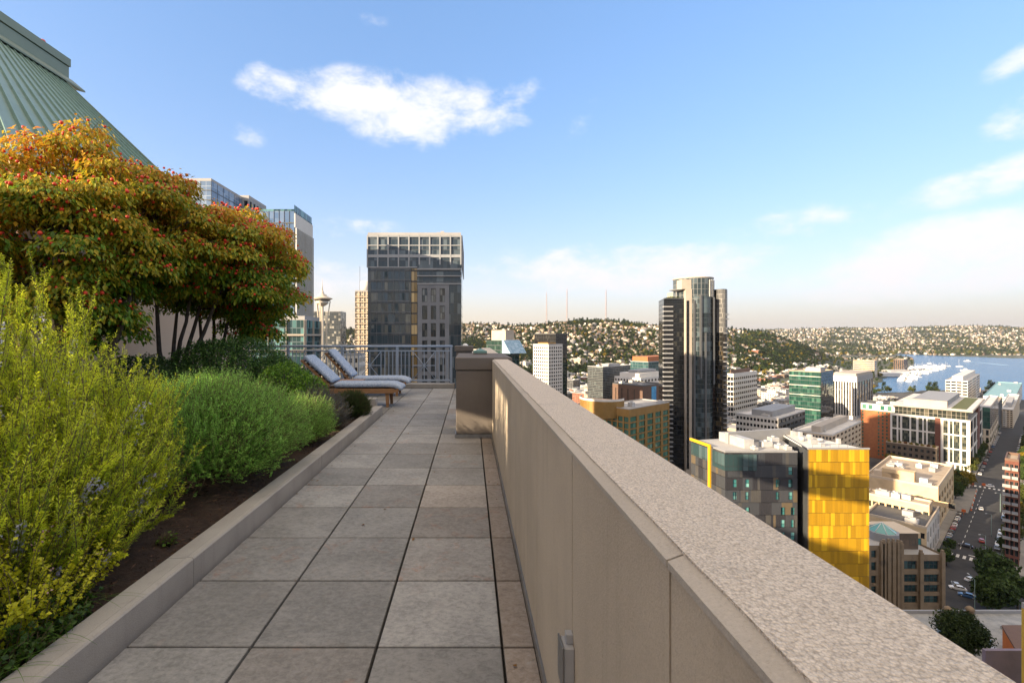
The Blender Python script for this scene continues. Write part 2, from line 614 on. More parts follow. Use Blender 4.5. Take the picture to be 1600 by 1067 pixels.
def stuccomat(name, c1, c2, stain, stretch=True):
    m, nt, out = newmat(name)
    co = nt.nodes.new('ShaderNodeTexCoord').outputs['Object']
    streak = noise(nt, vmt(nt, 'MULTIPLY', co, (6.0, 6.0, 0.35)), 2.0, 6, 0.65, 0.2)
    blot = noise(nt, co, 2.2, 5, 0.6)
    grain = noise(nt, co, 170, 4, 0.7)
    col = mix(nt, ramp(nt, blot, 0.3, 0.7), c1, c2)
    col = mix(nt, mth(nt, 'MULTIPLY', ramp(nt, streak, 0.5, 0.8), 0.5), col, stain)
    col = mix(nt, mth(nt, 'MULTIPLY', ramp(nt, grain, 0.5, 0.75), 0.35), col, tuple(x * 0.55 for x in c1))
    col = mix(nt, mth(nt, 'MULTIPLY', ramp(nt, grain, 0.5, 0.3), 0.25), col, tuple(min(1, x * 1.45) for x in c1))
    b = nd(nt, 'ShaderNodeBsdfPrincipled', Base__Color=col, Roughness=0.85)
    bp = nd(nt, 'ShaderNodeBump', Strength=0.55, Distance=0.004, Height=grain)
    nt.links.new(bp.outputs[0], b.inputs['Normal'])
    nt.links.new(b.outputs[0], out.inputs[0])
    return m


def copingmat():
    m, nt, out = newmat('exposed_aggregate')
    co = nt.nodes.new('ShaderNodeTexCoord').outputs['Object']
    vo = nt.nodes.new('ShaderNodeTexVoronoi'); nt.links.new(co, vo.inputs['Vector']); vo.inputs['Scale'].default_value = 210
    vo2 = nt.nodes.new('ShaderNodeTexVoronoi'); nt.links.new(co, vo2.inputs['Vector']); vo2.inputs['Scale'].default_value = 330
    sp = nt.nodes.new('ShaderNodeSeparateColor'); nt.links.new(vo.outputs['Color'], sp.inputs[0])
    n_ = noise(nt, co, 190, 4, 0.7)
    col = mix(nt, sp.outputs[0], (0.590, 0.510, 0.415), (0.800, 0.700, 0.580))
    col = mix(nt, mth(nt, 'MULTIPLY', ramp(nt, vo.outputs['Distance'], 0.4, 0.85), 0.5), col, (0.22, 0.185, 0.15))
    col = mix(nt, mth(nt, 'MULTIPLY', ramp(nt, n_, 0.5, 0.75), 0.5), col, (0.62, 0.56, 0.50))
    col = mix(nt, mth(nt, 'MULTIPLY', ramp(nt, noise(nt, co, 3.2, 5, 0.65), 0.58, 0.75), 0.4), col, (0.20, 0.19, 0.185))
    b = nd(nt, 'ShaderNodeBsdfPrincipled', Base__Color=col, Roughness=0.9)
    h = mth(nt, 'ADD', mth(nt, 'MULTIPLY', vo.outputs['Distance'], -1.0), mth(nt, 'MULTIPLY', n_, 1.1))
    h = mth(nt, 'ADD', h, mth(nt, 'MULTIPLY', vo2.outputs['Distance'], -0.4))
    bp = nd(nt, 'ShaderNodeBump', Strength=0.85, Distance=0.004, Height=h)
    nt.links.new(bp.outputs[0], b.inputs['Normal'])
    nt.links.new(b.outputs[0], out.inputs[0])
    return m


M_PAVER = pavermat()
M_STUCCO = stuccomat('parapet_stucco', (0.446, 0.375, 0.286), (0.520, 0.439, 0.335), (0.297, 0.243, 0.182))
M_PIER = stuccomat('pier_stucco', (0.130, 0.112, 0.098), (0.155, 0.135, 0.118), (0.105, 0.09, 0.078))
M_COPING = copingmat()
M_STRIP = stuccomat('coping_strip', (0.42, 0.375, 0.315), (0.48, 0.43, 0.365), (0.32, 0.29, 0.25))
M_JOINT = pm('joint_sealant', (0.10, 0.085, 0.07), (0.07, 0.06, 0.05), 30, 0.8)
M_KERB = stuccomat('kerb_concrete', (0.304, 0.290, 0.270), (0.378, 0.362, 0.338), (0.223, 0.213, 0.200))
M_FLASH = pm('flashing_metal', (0.32, 0.32, 0.32), (0.24, 0.24, 0.24), 8, 0.35, metal=0.8)
M_GAP = pm('paver_bed', (0.035, 0.034, 0.032), (0.02, 0.02, 0.02), 20, 0.95)
M_CREAM = pm('cream_render', (0.60, 0.47, 0.35), (0.56, 0.43, 0.32), 0.7, 0.85, 0.15, 40)
M_RAIL = pm('rail_paint', (0.30, 0.36, 0.45), (0.27, 0.33, 0.42), 5, 0.4)
M_COPPER = pm('green_metal_roof', (0.155, 0.265, 0.215), (0.19, 0.31, 0.255), 0.35, 0.42, metal=0.15, stretch=(1, 1, 1), c3=(0.115, 0.205, 0.165), s3=0.9)
M_COPPER_CAP = pm('green_cap', (0.20, 0.255, 0.195), (0.23, 0.285, 0.22), 0.5, 0.5)
M_RED = pm('red_lens', (0.75, 0.04, 0.03), (0.6, 0.03, 0.02), 5, 0.3)
M_GREYBOX = pm('grey_pvc', (0.34, 0.34, 0.34), (0.30, 0.30, 0.30), 9, 0.5)

# paving slabs, 61 cm squares with open joints over a dark bed
T, J = 0.61, 0.0068
x_edges = [0.155 - T * k for k in range(0, 14)][::-1] + [0.316]
V, Q, C = [], [], []
y0 = 2.259 - T * 8
rows = [y0 + T * k for k in range(0, 27)]
pb = MB(); pcol = []
for i in range(len(x_edges) - 1):
    for j in range(len(rows) - 1):
        xa, xb, ya, yb = x_edges[i], x_edges[i + 1], rows[j], min(rows[j + 1], 13.52)
        if ya > 13.4:
            continue
        xm, ym = (xa + xb) / 2, (ya + yb) / 2
        if xm < -1.75 and ym < 9.0:
            continue
        n0 = len(pb.v)
        dz = random.uniform(-0.0012, 0.0012)
        pb.bbox(xa + J, xb - J, ya + J, yb - J, -0.05, dz, 0.003)
        warm = (1.0 if xm > 0.155 else 0.5 if xm > -0.4 else 0.2) + random.uniform(-0.35, 0.35)
        pcol += [(max(0, warm), random.random() ** 1.6, random.random())] * (len(pb.v) - n0)
pav = struct(pb.build('terrace_paving', M_PAVER))
at = pav.data.attributes.new('tint', 'FLOAT_COLOR', 'POINT')
at.data.foreach_set('color', np.hstack([np.array(pcol, np.float32), np.ones((len(pcol), 1), np.float32)]).ravel())
struct(MB().box(-8.2, 0.34, -3.2, 13.72, -0.20, -0.052).build('terrace_base', M_GAP))

# parapet wall
WF, WT, WB = 0.322, 1.145, 1.16
par = thing('parapet_wall', 'long beige stucco parapet wall with rough aggregate top running along the paved walkway', 'wall', (0.43, 5, 0))
joints = [-0.9, 0.06, 0.75, 1.472, 2.25, 2.97, 3.75, 4.55, 5.35, 6.1, 6.85]
w = MB()
w.box(WF + 0.012, 0.55, -3.2, 8.6, -0.6, WT - 0.004)
for a, b in zip([-3.2] + joints, joints + [8.6]):
    if b > 6.9:
        b = 6.86
    if b - a > 0.01:
        w.box(WF, WF + 0.012, a + 0.004, b - 0.004, 0.0, WT - 0.002)
w.build('wall_face', M_STUCCO, par)
j = MB()
for y in joints[:-1]:
    j.box(WF + 0.004, WF + 0.0125, y - 0.004, y + 0.004, 0.0, WT - 0.003)
j.build('joint', M_JOINT, par)
cp = MB()
ny = 150
ys = np.linspace(-3.2, 6.84, ny)
e0 = 0.346 + 0.0006 * np.sin(ys * 23.0) + rng.normal(0, 0.0005, ny)
for k in range(ny - 1):
    a, b = ys[k], ys[k + 1]
    cp.poly([(e0[k], a, WB), (0.551, a, WB), (0.551, b, WB), (e0[k + 1], b, WB)])
    cp.poly([(e0[k], a, WB - 0.006), (e0[k], a, WB), (e0[k + 1], b, WB), (e0[k + 1], b, WB - 0.006)])
cp.poly([(0.551, -3.2, WB), (0.551, -3.2, 0.9), (0.551, 8.6, 0.9), (0.551, 8.6, WB)])
cp.build('coping', M_COPING, par)
st = MB()
sj = [-3.2, -0.55, 0.755, 2.97, 4.9, 6.84]
for a, b in zip(sj[:-1], sj[1:]):
    a, b = a + 0.0025, b - 0.0025
    st.loft([[(WF - 0.003, y, WT - 0.012), (WF - 0.003, y, WT), (0.348, y, WB - 0.004), (0.36, y, WB - 0.006), (0.36, y, WT - 0.012)] for y in (a, b)], smooth=False)
st.build('coping_edge', M_STRIP, par)
fl = MB()
fl.box(WF - 0.012, WF - 0.0005, -3.2, 6.85, 0.003, 0.055)
fl.build('base_flashing', M_FLASH, par)

# pier at the end of the wall
pr = thing('parapet_pier', 'thick taupe stucco pier with a flat cap at the far end of the parapet wall', 'pier', (0.05, 7.7, 0))
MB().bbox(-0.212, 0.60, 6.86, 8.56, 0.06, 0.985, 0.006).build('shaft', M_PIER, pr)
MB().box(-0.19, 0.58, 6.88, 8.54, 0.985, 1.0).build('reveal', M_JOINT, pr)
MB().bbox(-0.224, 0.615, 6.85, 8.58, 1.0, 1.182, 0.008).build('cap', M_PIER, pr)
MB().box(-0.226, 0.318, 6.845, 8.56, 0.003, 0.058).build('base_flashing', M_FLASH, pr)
# second pier further along beside the railing
pr2 = thing('parapet_pier', 'low brownish stucco pier standing beside the right end of the blue railing', 'pier', (-0.2, 13.9, 0))
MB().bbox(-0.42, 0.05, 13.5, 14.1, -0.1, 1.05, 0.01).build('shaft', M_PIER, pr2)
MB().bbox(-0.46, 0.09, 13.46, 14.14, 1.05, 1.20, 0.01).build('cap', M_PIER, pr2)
pw2 = thing('parapet_wall', 'short stretch of stucco parapet between the two piers beyond the walkway', 'wall', (0.45, 11, 0))
MB().box(0.34, 0.55, 8.6, 13.46, -0.6, 1.10).build('wall_face', M_STUCCO, pw2)
MB().bbox(0.32, 0.57, 8.6, 13.46, 1.10, 1.15, 0.006).build('coping', M_COPING, pw2)
# small square light on the pier cap
lt = thing('pier_light', 'small square light box with a pointed teal glass top on the pier cap', 'light', (0.12, 8.1, 1.182))
MB().bbox(0.045, 0.29, 7.98, 8.22, 1.183, 1.205, 0.004).build('base', M_PIER, lt)
gl_teal = pm('teal_glass', (0.10, 0.20, 0.19), (0.13, 0.25, 0.22), 6, 0.1)
MB().bbox(0.05, 0.285, 7.985, 8.215, 1.205, 1.245, 0.003).build('glass_body', gl_teal, lt)
lm = MB(); lm.loft([[(0.06, 7.995, 1.245), (0.275, 7.995, 1.245), (0.275, 8.205, 1.245), (0.06, 8.205, 1.245)], [(0.163, 8.095, 1.285), (0.172, 8.095, 1.285), (0.172, 8.105, 1.285), (0.163, 8.105, 1.285)]], smooth=False)
lm.build('glass_top', gl_teal, lt)
# white vent cowl behind
vc = MB(); vc.lathe([(0.13, 0), (0.13, 0.55), (0.11, 0.72), (0.085, 0.80), (0.04, 0.84), (0.0, 0.845)], (-0.17, 15.5, 0.4), 16)
tag(vc.build('vent_pipe', pm('white_paint', (0.75, 0.75, 0.73), (0.7, 0.7, 0.68), 5, 0.5), origin=(-0.17, 15.5, 0.4)), 'white domed vent pipe poking up behind the pier beside the railing', 'vent pipe')

# electrical box on the wall
eb = thing('electrical_box', 'slim grey electrical box fixed low on the parapet wall', 'electrical box', (WF, 1.47, 0.4))
MB().bbox(WF - 0.034, WF, 1.435, 1.50, 0.415, 0.545, 0.003).build('box', M_GREYBOX, eb)
MB().bbox(WF - 0.040, WF - 0.034, 1.43, 1.505, 0.42, 0.55, 0.002).build('cover', M_FLASH, eb)
cm_ = MB(); cm_.bbox(WF - 0.022, WF, 1.455, 1.482, 0.545, 0.575, 0.002); cm_.build('clip', M_GREYBOX, eb)
cm_ = MB(); cm_.tube([(WF - 0.012, 1.468, 0.416), (WF - 0.012, 1.468, 0.06)], 0.009, 8); cm_.build('conduit', M_GREYBOX, eb)

# planter kerb
kb = thing('planter_kerb', 'low grey concrete kerb between the planting bed and the walkway', 'kerb', (-1.77, 4, 0))
k = MB()
for a, b in ((-3.2, 0.4), (0.4, 2.85), (2.85, 5.3), (5.3, 7.7), (7.7, 9.0)):
    k.loft([[(-1.695, y, -0.03), (-1.695, y, 0.142), (-1.703, y, 0.150), (-1.735, y, 0.153), (-1.745, y, 0.149), (-1.855, y, 0.145), (-1.87, y, 0.135), (-1.87, y, -0.03)] for y in (a + 0.002, b - 0.002)], smooth=False)
k.build('kerb_stone', M_KERB, kb)
ke = MB(); ke.bbox(-3.4, -1.83, 9.0, 9.18, -0.02, 0.285, 0.008)
ke.build('end_block', M_KERB, kb)
k3 = MB(); k3.bbox(-3.55, -3.4, 9.0, 13.3, -0.02, 0.25, 0.008)
tag(k3.build('planter_kerb', M_KERB, origin=(-3.5, 11, 0)), 'concrete edge of the bed hidden behind the blue loungers', 'kerb')

# soil
nx_, ny_ = 120, 220
gx = np.linspace(-8.1, -1.86, nx_); gy = np.linspace(-3.2, 13.4, ny_)
GX, GY = np.meshgrid(gx, gy)
def soil_h(x, y):
    return 0.085 + 0.13 * np.clip((-1.95 - x) / 1.2, 0, 1) + 0.10 * np.clip((-3.2 - x) / 3, 0, 1) + 0.018 * np.sin(x * 5.1 + y * 2.3) * np.sin(y * 4.3)
GZ = soil_h(GX, GY) + rng.normal(0, 0.008, GX.shape)
GZ[(GX > -3.5) & (GY > 9.0)] = -0.1
idx = np.arange(nx_ * ny_).reshape(ny_, nx_)
quad = np.stack([idx[:-1, :-1], idx[:-1, 1:], idx[1:, 1:], idx[1:, :-1]], -1).reshape(-1, 4)
M_SOIL = pm('soil', (0.035, 0.022, 0.016), (0.06, 0.036, 0.025), 16, 0.95, 1.0, 60)
so = npobj('soil', np.stack([GX, GY, GZ], -1).reshape(-1, 3), quad, M_SOIL, smooth=True)
so['kind'] = 'structure'
n = 9000
px_ = rng.uniform(-3.6, -1.87, n); py_ = rng.uniform(1.2, 8.9, n)
Cc = np.stack([px_, py_, soil_h(px_, py_) + rng.uniform(0.0, 0.015, n)], 1)
D = rdir(n) * [1, 1, 0.35]
Vv, Qq = leaves(Cc, D, rdir(n) + [0, 0, 1.2], rng.uniform(0.012, 0.05, n), rng.uniform(0.006, 0.016, n), 0.05)
cc = np.repeat(np.array([[0.055, 0.032, 0.022]]) * rng.uniform(0.4, 2.6, (n, 1)) * np.array([[1.0, 1, 1]]), 4, 0)
mulch = npobj('bark_mulch', Vv, Qq, leafmat('mulch_chips', 0.0, 0.9), col=cc)
mulch['kind'] = 'stuff'

# railing ------------------------------------------------------------
RY = 13.7
rl = thing('railing', 'grey blue metal railing with star shaped panels across the end of the terrace', 'railing', (-4.3, RY, 0))
posts = [wx(p, RY) for p in (705, 620.5, 535, 450, 364.5, 279)]
for p in posts:
    b = MB(); b.bbox(p - 0.036, p + 0.036, RY - 0.036, RY + 0.036, 0.10, 1.17, 0.004); b.build('post', M_RAIL, rl)
tr = MB(); tr.tube([(posts[-1] - 0.5, RY, 1.19), (posts[0] + 0.04, RY, 1.19)], 0.034, 10); tr.build('top_rail', M_RAIL, rl)
b = MB(); b.bbox(posts[-1], posts[0], RY - 0.02, RY + 0.02, 1.035, 1.075, 0.004); b.build('middle_rail', M_RAIL, rl)
b = MB(); b.bbox(posts[-1], posts[0], RY - 0.022, RY + 0.022, 0.165, 0.215, 0.004); b.build('bottom_rail', M_RAIL, rl)
bal = MB().bbox(-0.011, 0.011, -0.011, 0.011, 0.0, 0.82, 0.002).mesh('baluster', M_RAIL)
star = MB()
hw_, hh_ = 0.33, 0.82
for s in (-1, 1):
    star.bbox(s * hw_ - 0.011, s * hw_ + 0.011, -0.011, 0.011, 0, hh_, 0.002)
star.bbox(-0.011, 0.011, -0.011, 0.011, 0, hh_, 0.002)
star.bbox(-hw_ + 0.011, hw_ - 0.011, -0.009, 0.009, hh_ / 2 - 0.011, hh_ / 2 + 0.011, 0.002)
for s in (-1, 1):
    star.tube([(-s * hw_, 0, 0.0), (s * hw_, 0, hh_)], 0.011, 6)
star_me = star.mesh('star_panel', M_RAIL)
for a, c in zip(posts[1:], posts[:-1]):
    mid = (a + c) / 2
    o = bpy.data.objects.new('star_panel', star_me); COL.objects.link(o); o.parent = rl
    o.location = (mid - rl.location.x, 0, 0.215)
    for s in (-1, 1):
        for q in range(3):
            o = bpy.data.objects.new('baluster', bal); COL.objects.link(o); o.parent = rl
            o.location = (mid + s * (hw_ + 0.115 * (q + 1)) - rl.location.x, 0, 0.215)
rk = MB(); rk.bbox(-8.1, -0.46, 13.5, 13.9, -0.03, 0.10, 0.008)
tag(rk.build('railing_kerb', M_KERB, origin=(-4, 13.7, 0)), 'low concrete upstand under the metal railing', 'kerb')

# the tower this terrace belongs to: body below, penthouse with the green metal roof to the left
tw = thing('apartment_tower', 'cream walled penthouse of the terrace building under a steep green metal roof', 'building', (-20, 4, -0.3))
MB().box(-60, 0.54, -30, 13.88, -92, -0.21).build('tower_body', M_CREAM, tw)
ux, uy = -1.137, 1.0
E0, E1, EX, EZ = 8.4, 17.0, -8.1, 4.29
TS = 26.6
def roofpt(y, s, up=0.0):
    return (EX + ux * s, y + uy * s, EZ + 0.80 * s + up)
pt = MB()
pt.prism([(EX, E0), (EX, E1), (EX - 40, E1 + 35), (EX - 40, E0 + 35)], -0.2, EZ - 0.02)
pt.build('penthouse_wall', M_CREAM, tw)
MB().prism([(-8.1, -1.8), (-8.1, -14), (-15, -17.7), (-15, -5.5)], -0.2, 9).build('shade_wing', M_CREAM, tw)  # added mass out of view, put in to keep sun off the walkway
MB().box(-11, -8.1, 3.6, 8.3, -0.2, 4.0).build('low_shade_wing', M_CREAM, tw)  # added block, its height set to shade the deck but leave tree tops sunlit
MB().box(-8.4, -8.1, 1.5, 3.598, 2.72, 4.0).build('sun_baffle', M_CREAM, tw)  # added unseen baffle: lets sun reach the lavender, keeps it off the parapet
MB().box(-8.4, -8.1, -0.6, 1.498, 3.38, 4.0).build('sun_baffle', M_CREAM, tw)  # added unseen baffle, set higher so sun reaches the rosemary
MB().box(-8.4, -8.1, -1.8, -0.602, -0.2, 4.0).build('sun_baffle', M_CREAM, tw)  # added full-height blocker that closes the gap to the sun
rf = MB()
rf.loft([[roofpt(y, -0.5), roofpt(y, TS), roofpt(y, TS, -1.0), roofpt(y, -0.5, -0.16)] for y in (E0 - 0.3, E1)], smooth=False)
rf_o = rf.build('green_roof', M_COPPER, tw)
nr = 17
for kk in range(nr):
    y = E0 + (E1 - E0) * kk / (nr - 1)
    sm_ = MB()
    d = Vector((ux, uy, 0.8)).normalized()
    side = Vector((0, 1, 0))
    nrm = d.cross(side).normalized()
    if nrm.z < 0:
        nrm = -nrm
    P = Vector(roofpt(y, -0.5)) - side * 0.035
    sm_.obox(P, Vector(roofpt(y, TS)) - Vector(roofpt(y, -0.5)), side * 0.07, nrm * 0.10)
    sm_.build('roof_seam', M_COPPER, rf_o)
vg = MB(); vg.obox(Vector(roofpt(E1, -0.5)) + Vector((0, 0.0, -0.2)), Vector(roofpt(E1, TS)) - Vector(roofpt(E1, -0.5)), (0, 0.12, 0), (0, 0, 0.36)); vg.build('verge', M_COPPER_CAP, tw)
P0 = roofpt(E1, TS)
cap = MB()
cap.box(P0[0] - 6, P0[0] + 0.9, P0[1] - 34, P0[1] - 0.2, P0[2] - 0.9, P0[2] + 0.9)
cap.box(P0[0] - 6, P0[0] + 1.0, P0[1] - 34, P0[1] - 0.1, P0[2] + 0.98, P0[2] + 1.7)
cap.box(P0[0] - 6, P0[0] + 0.8, P0[1] - 34, P0[1] - 0.3, P0[2] + 0.9, P0[2] + 0.98)
cap.loft([[(P0[0] + 0.9, y, P0[2] - 0.1), (P0[0] + 2.1, y, P0[2] - 1.1), (P0[0] + 2.1, y, P0[2] - 1.25), (P0[0] + 0.8, y, P0[2] - 0.9)] for y in (P0[1] - 34, P0[1] + 0.2)], smooth=False)
cap_o = cap.build('ridge_cap', M_COPPER_CAP, tw)
bc = MB(); bc.lathe([(0.22, 0), (0.24, 0.3), (0.16, 0.5), (0.0, 0.58)], (P0[0] + 0.3, P0[1] - 2.2, P0[2] + 1.7), 10); bc.build('beacon', M_RED, cap_o)

# a few fallen leaves on the paving
n = 46
C_ = np.stack([rng.uniform(-1.65, 0.28, n), rng.uniform(2.0, 12.8, n), np.full(n, 0.006)], 1)
C_[:26, 0] = rng.choice([-1.6, 0.24], 26) + rng.normal(0, 0.05, 26)
a = rng.uniform(0, 6.28, n)
V_, Q_ = leaves(C_, np.stack([np.cos(a), np.sin(a), np.zeros(n)], 1), np.tile([[0, 0, 1.0]], (n, 1)), rng.uniform(0.02, 0.05, n), rng.uniform(0.012, 0.024, n), 0.12)
fo_ = npobj('fallen_leaves', V_, Q_, MATS['mulch_chips'], col=np.repeat(np.array([[0.16, 0.085, 0.03]]) * rng.uniform(0.5, 1.6, (n, 1)), 4, 0))
fo_['kind'] = 'stuff'
# ================================================================== PLANTS OF THE TERRACE
M_NEEDLE = leafmat('rosemary_needles', 0.55, 0.42)
M_LEAF = leafmat('broad_leaves', 0.42, 0.38, spec=0.4)
M_LEAF_DULL = leafmat('dull_leaves', 0.3, 0.6, spec=0.2)
M_PETAL = leafmat('petals', 0.4, 0.6)
M_STEM = pm('woody_stem', (0.13, 0.10, 0.05), (0.09, 0.065, 0.035), 20, 0.8)
M_BARK = pm('bark', (0.075, 0.055, 0.042), (0.12, 0.095, 0.075), 12, 0.9, 0.6, 40)
M_BERRY = pm('red_fruit', (0.78, 0.045, 0.02), (0.66, 0.06, 0.02), 30, 0.4)
M_FLESH_FRUIT = M_BERRY


def stem_curves(B, D0, L, bend, k=9):
    """(n,k,3) points of arching stems"""
    t = np.linspace(0, 1, k)[None, :, None]
    return B[:, None, :] + L[:, None, None] * (D0[:, None, :] * t + bend[:, None, :] * t * t)


def stem_mesh(P, r0, r1):
    n, k, _ = P.shape
    Tn = norm(np.gradient(P, axis=1))
    ref = norm(np.broadcast_to(np.array([0.31, 0.77, 0.55]), Tn.shape))
    U = norm(np.cross(Tn, ref)); W = np.cross(Tn, U)
    rad = (r0 + (r1 - r0) * np.linspace(0, 1, k))[None, :, None]
    ang = [0, 2.094, 4.189]
    V = np.stack([P + (U * math.cos(a) + W * math.sin(a)) * rad for a in ang], 2)      # n,k,3,3
    id_ = np.arange(n * k * 3).reshape(n, k, 3)
    qs = []
    for a in range(3):
        b = (a + 1) % 3
        qs.append(np.stack([id_[:, :-1, a], id_[:, :-1, b], id_[:, 1:, b], id_[:, 1:, a]], -1).reshape(-1, 4))
    return V.reshape(-1, 3), np.concatenate(qs)


def along(P, n, t0, t1, power=1.0):
    """n random points on the stems: position, tangent, parameter, stem index"""
    ns, k, _ = P.shape
    s = rng.integers(0, ns, n)
    t = t0 + (t1 - t0) * rng.random(n) ** power
    f = t * (k - 1)
    i = np.minimum(f.astype(int), k - 2)
    fr = (f - i)[:, None]
    a, b = P[s, i], P[s, i + 1]
    return a + (b - a) * fr, norm(b - a), t, s


def lerp3(a, b, t):
    return np.asarray(a) + (np.asarray(b) - np.asarray(a)) * t[:, None]


# ---- rosemary -------------------------------------------------------
def rosemary(name, label, regions, seed_n, needles, group=None):
    Bs, Ds, Ls, Bd = [], [], [], []
    for (x0, x1, y0, y1, n, L0, L1, lean, up) in regions:
        bx, by = rng.uniform(x0, x1, n), rng.uniform(y0, y1, n)
        Bs.append(np.stack([bx, by, soil_h(bx, by) - 0.02], 1))
        a = rng.uniform(0, 2 * np.pi, n)
        d = np.stack([np.cos(a) * 0.28 + lean[0], np.sin(a) * 0.28 + lean[1], np.full(n, up)], 1)
        Ds.append(norm(d)); Ls.append(rng.uniform(L0, L1, n) * rng.uniform(0.8, 1.0, n))
        Bd.append(np.stack([rng.normal(lean[0] * 0.3, 0.09, n), rng.normal(lean[1] * 0.3, 0.09, n), rng.normal(-0.02, 0.12, n)], 1))
    B, D0, L, bend = map(np.concatenate, (Bs, Ds, Ls, Bd))
    P = stem_curves(B, D0, L, bend, 10)
    P += rng.normal(0, 0.006, P.shape)
    # natural outline of this bush: tall at the far side, falling towards the walkway
    uu_ = P[:, :, 0] / P[:, :, 1]; ww_ = (P[:, :, 2] - 1.51) / P[:, :, 1]
    lim = np.interp(uu_, [-1.3, -1.0, -0.93, -0.8, -0.72, -0.65, -0.62], [0.22, 0.17, 0.15, 0.06, 0.0, -0.12, -0.32])
    ok = ~(ww_ > lim + 0.02 + 0.10 * rng.random(len(P))[:, None] ** 4).any(1)
    B, D0, L, P = B[ok], D0[ok], L[ok], P[ok]
    # side shoots
    base, tn, t, s = along(P, len(B) * 8, 0.22, 0.95)
    d = norm(tn * 0.75 + rdir(len(base)) * 0.45 + [0.03, -0.02, 0.65])
    P2 = stem_curves(base, d, rng.uniform(0.10, 0.42, len(base)), np.stack([rng.normal(0, .1, len(base)), rng.normal(0, .1, len(base)), rng.uniform(0.0, 0.3, len(base))], 1), 6)
    root = thing(name, label, 'shrub', tuple(B.mean(0)), group)
    Va, Qa = stem_mesh(P, 0.0075, 0.002); Vb, Qb = stem_mesh(P2, 0.003, 0.0012)
    V_, Q_, C_, _ = join_np([(Va, Qa, np.array([0.2, 0.15, 0.08])), (Vb, Qb, np.array([0.25, 0.2, 0.09]))])
    npobj('stems', V_, Q_, M_STEM, root)
    parts = []
    for PP, n, t0 in ((P, int(needles * 0.42), 0.22), (P2, int(needles * 0.58), 0.04)):
        c, tn, t, s = along(PP, n, t0, 1.0, 0.85)
        rad = rdir(n); rad = norm(rad - tn * (rad * tn).sum(1, keepdims=True))
        dr = norm(rad * 0.8 + tn * rng.uniform(0.45, 0.95, (n, 1)))
        ln = rng.uniform(0.018, 0.036, n) * (1 - 0.35 * (t > 0.93))
        Vn, Qn = leaves(c, dr, tn, ln, rng.uniform(0.0040, 0.0064, n), 0.15, 0.5)
        tip = np.clip((t - 0.45) / 0.55, 0, 1)
        shoot = rng.random(PP.shape[0])[s]
        col = lerp3((0.22, 0.34, 0.04), (0.82, 0.88, 0.07), np.clip(0.12 + tip * 0.75 + 0.40 * shoot, 0, 1))
        col *= rng.uniform(0.65, 1.3, (n, 1))
        dead = rng.random(n) < 0.05
        col[dead] = (0.28, 0.16, 0.03)
        parts.append((Vn, Qn, np.repeat(col, 4, 0)))
    V_, Q_, C_, _ = join_np(parts)
    npobj('needles', V_, Q_, M_NEEDLE, root, C_)
    # pale violet flowers along the older parts
    nf = int(len(B) * 36)
    fs = rng.random(P.shape[0]) < 0.45
    keep = np.where(fs)[0]
    c, tn, t, s = along(P[keep], nf, 0.40, 0.82)
    c = c + rdir(nf) * 0.02
    Vf, Qf = [], []
    o = 0
    for q in range(3):
        v, qd = leaves(c, rdir(nf), rdir(nf), rng.uniform(0.010, 0.020, nf), rng.uniform(0.008, 0.014, nf), 0.1)
        Vf.append(v); Qf.append(qd + o); o += len(v)
    colf = lerp3((0.55, 0.55, 0.85), (0.78, 0.74, 0.88), rng.random(nf))
    fl_ = npobj('flowers', np.concatenate(Vf), np.concatenate(Qf), M_PETAL, root, np.concatenate([np.repeat(colf, 4, 0)] * 3))
    fl_['kind'] = 'stuff'
    return root


rosemary('rosemary_bush', 'tall yellow green rosemary bush with pale violet flowers at the left front of the bed', [
    (-4.2, -3.05, 2.3, 3.8, 180, 1.45, 2.1, (0.02, -0.04), 1.15),
    (-3.3, -2.5, 2.5, 3.8, 170, 0.9, 1.40, (0.12, -0.02), 0.9),
    (-2.75, -2.3, 2.4, 3.6, 120, 0.5, 0.95, (0.14, -0.03), 0.75),
    (-3.0, -2.3, 1.9, 2.6, 90, 0.45, 0.95, (0.12, -0.1), 0.8),
    (-2.55, -2.25, 2.4, 3.1, 50, 0.3, 0.55, (0.24, -0.08), 0.4)], 7, 640000)


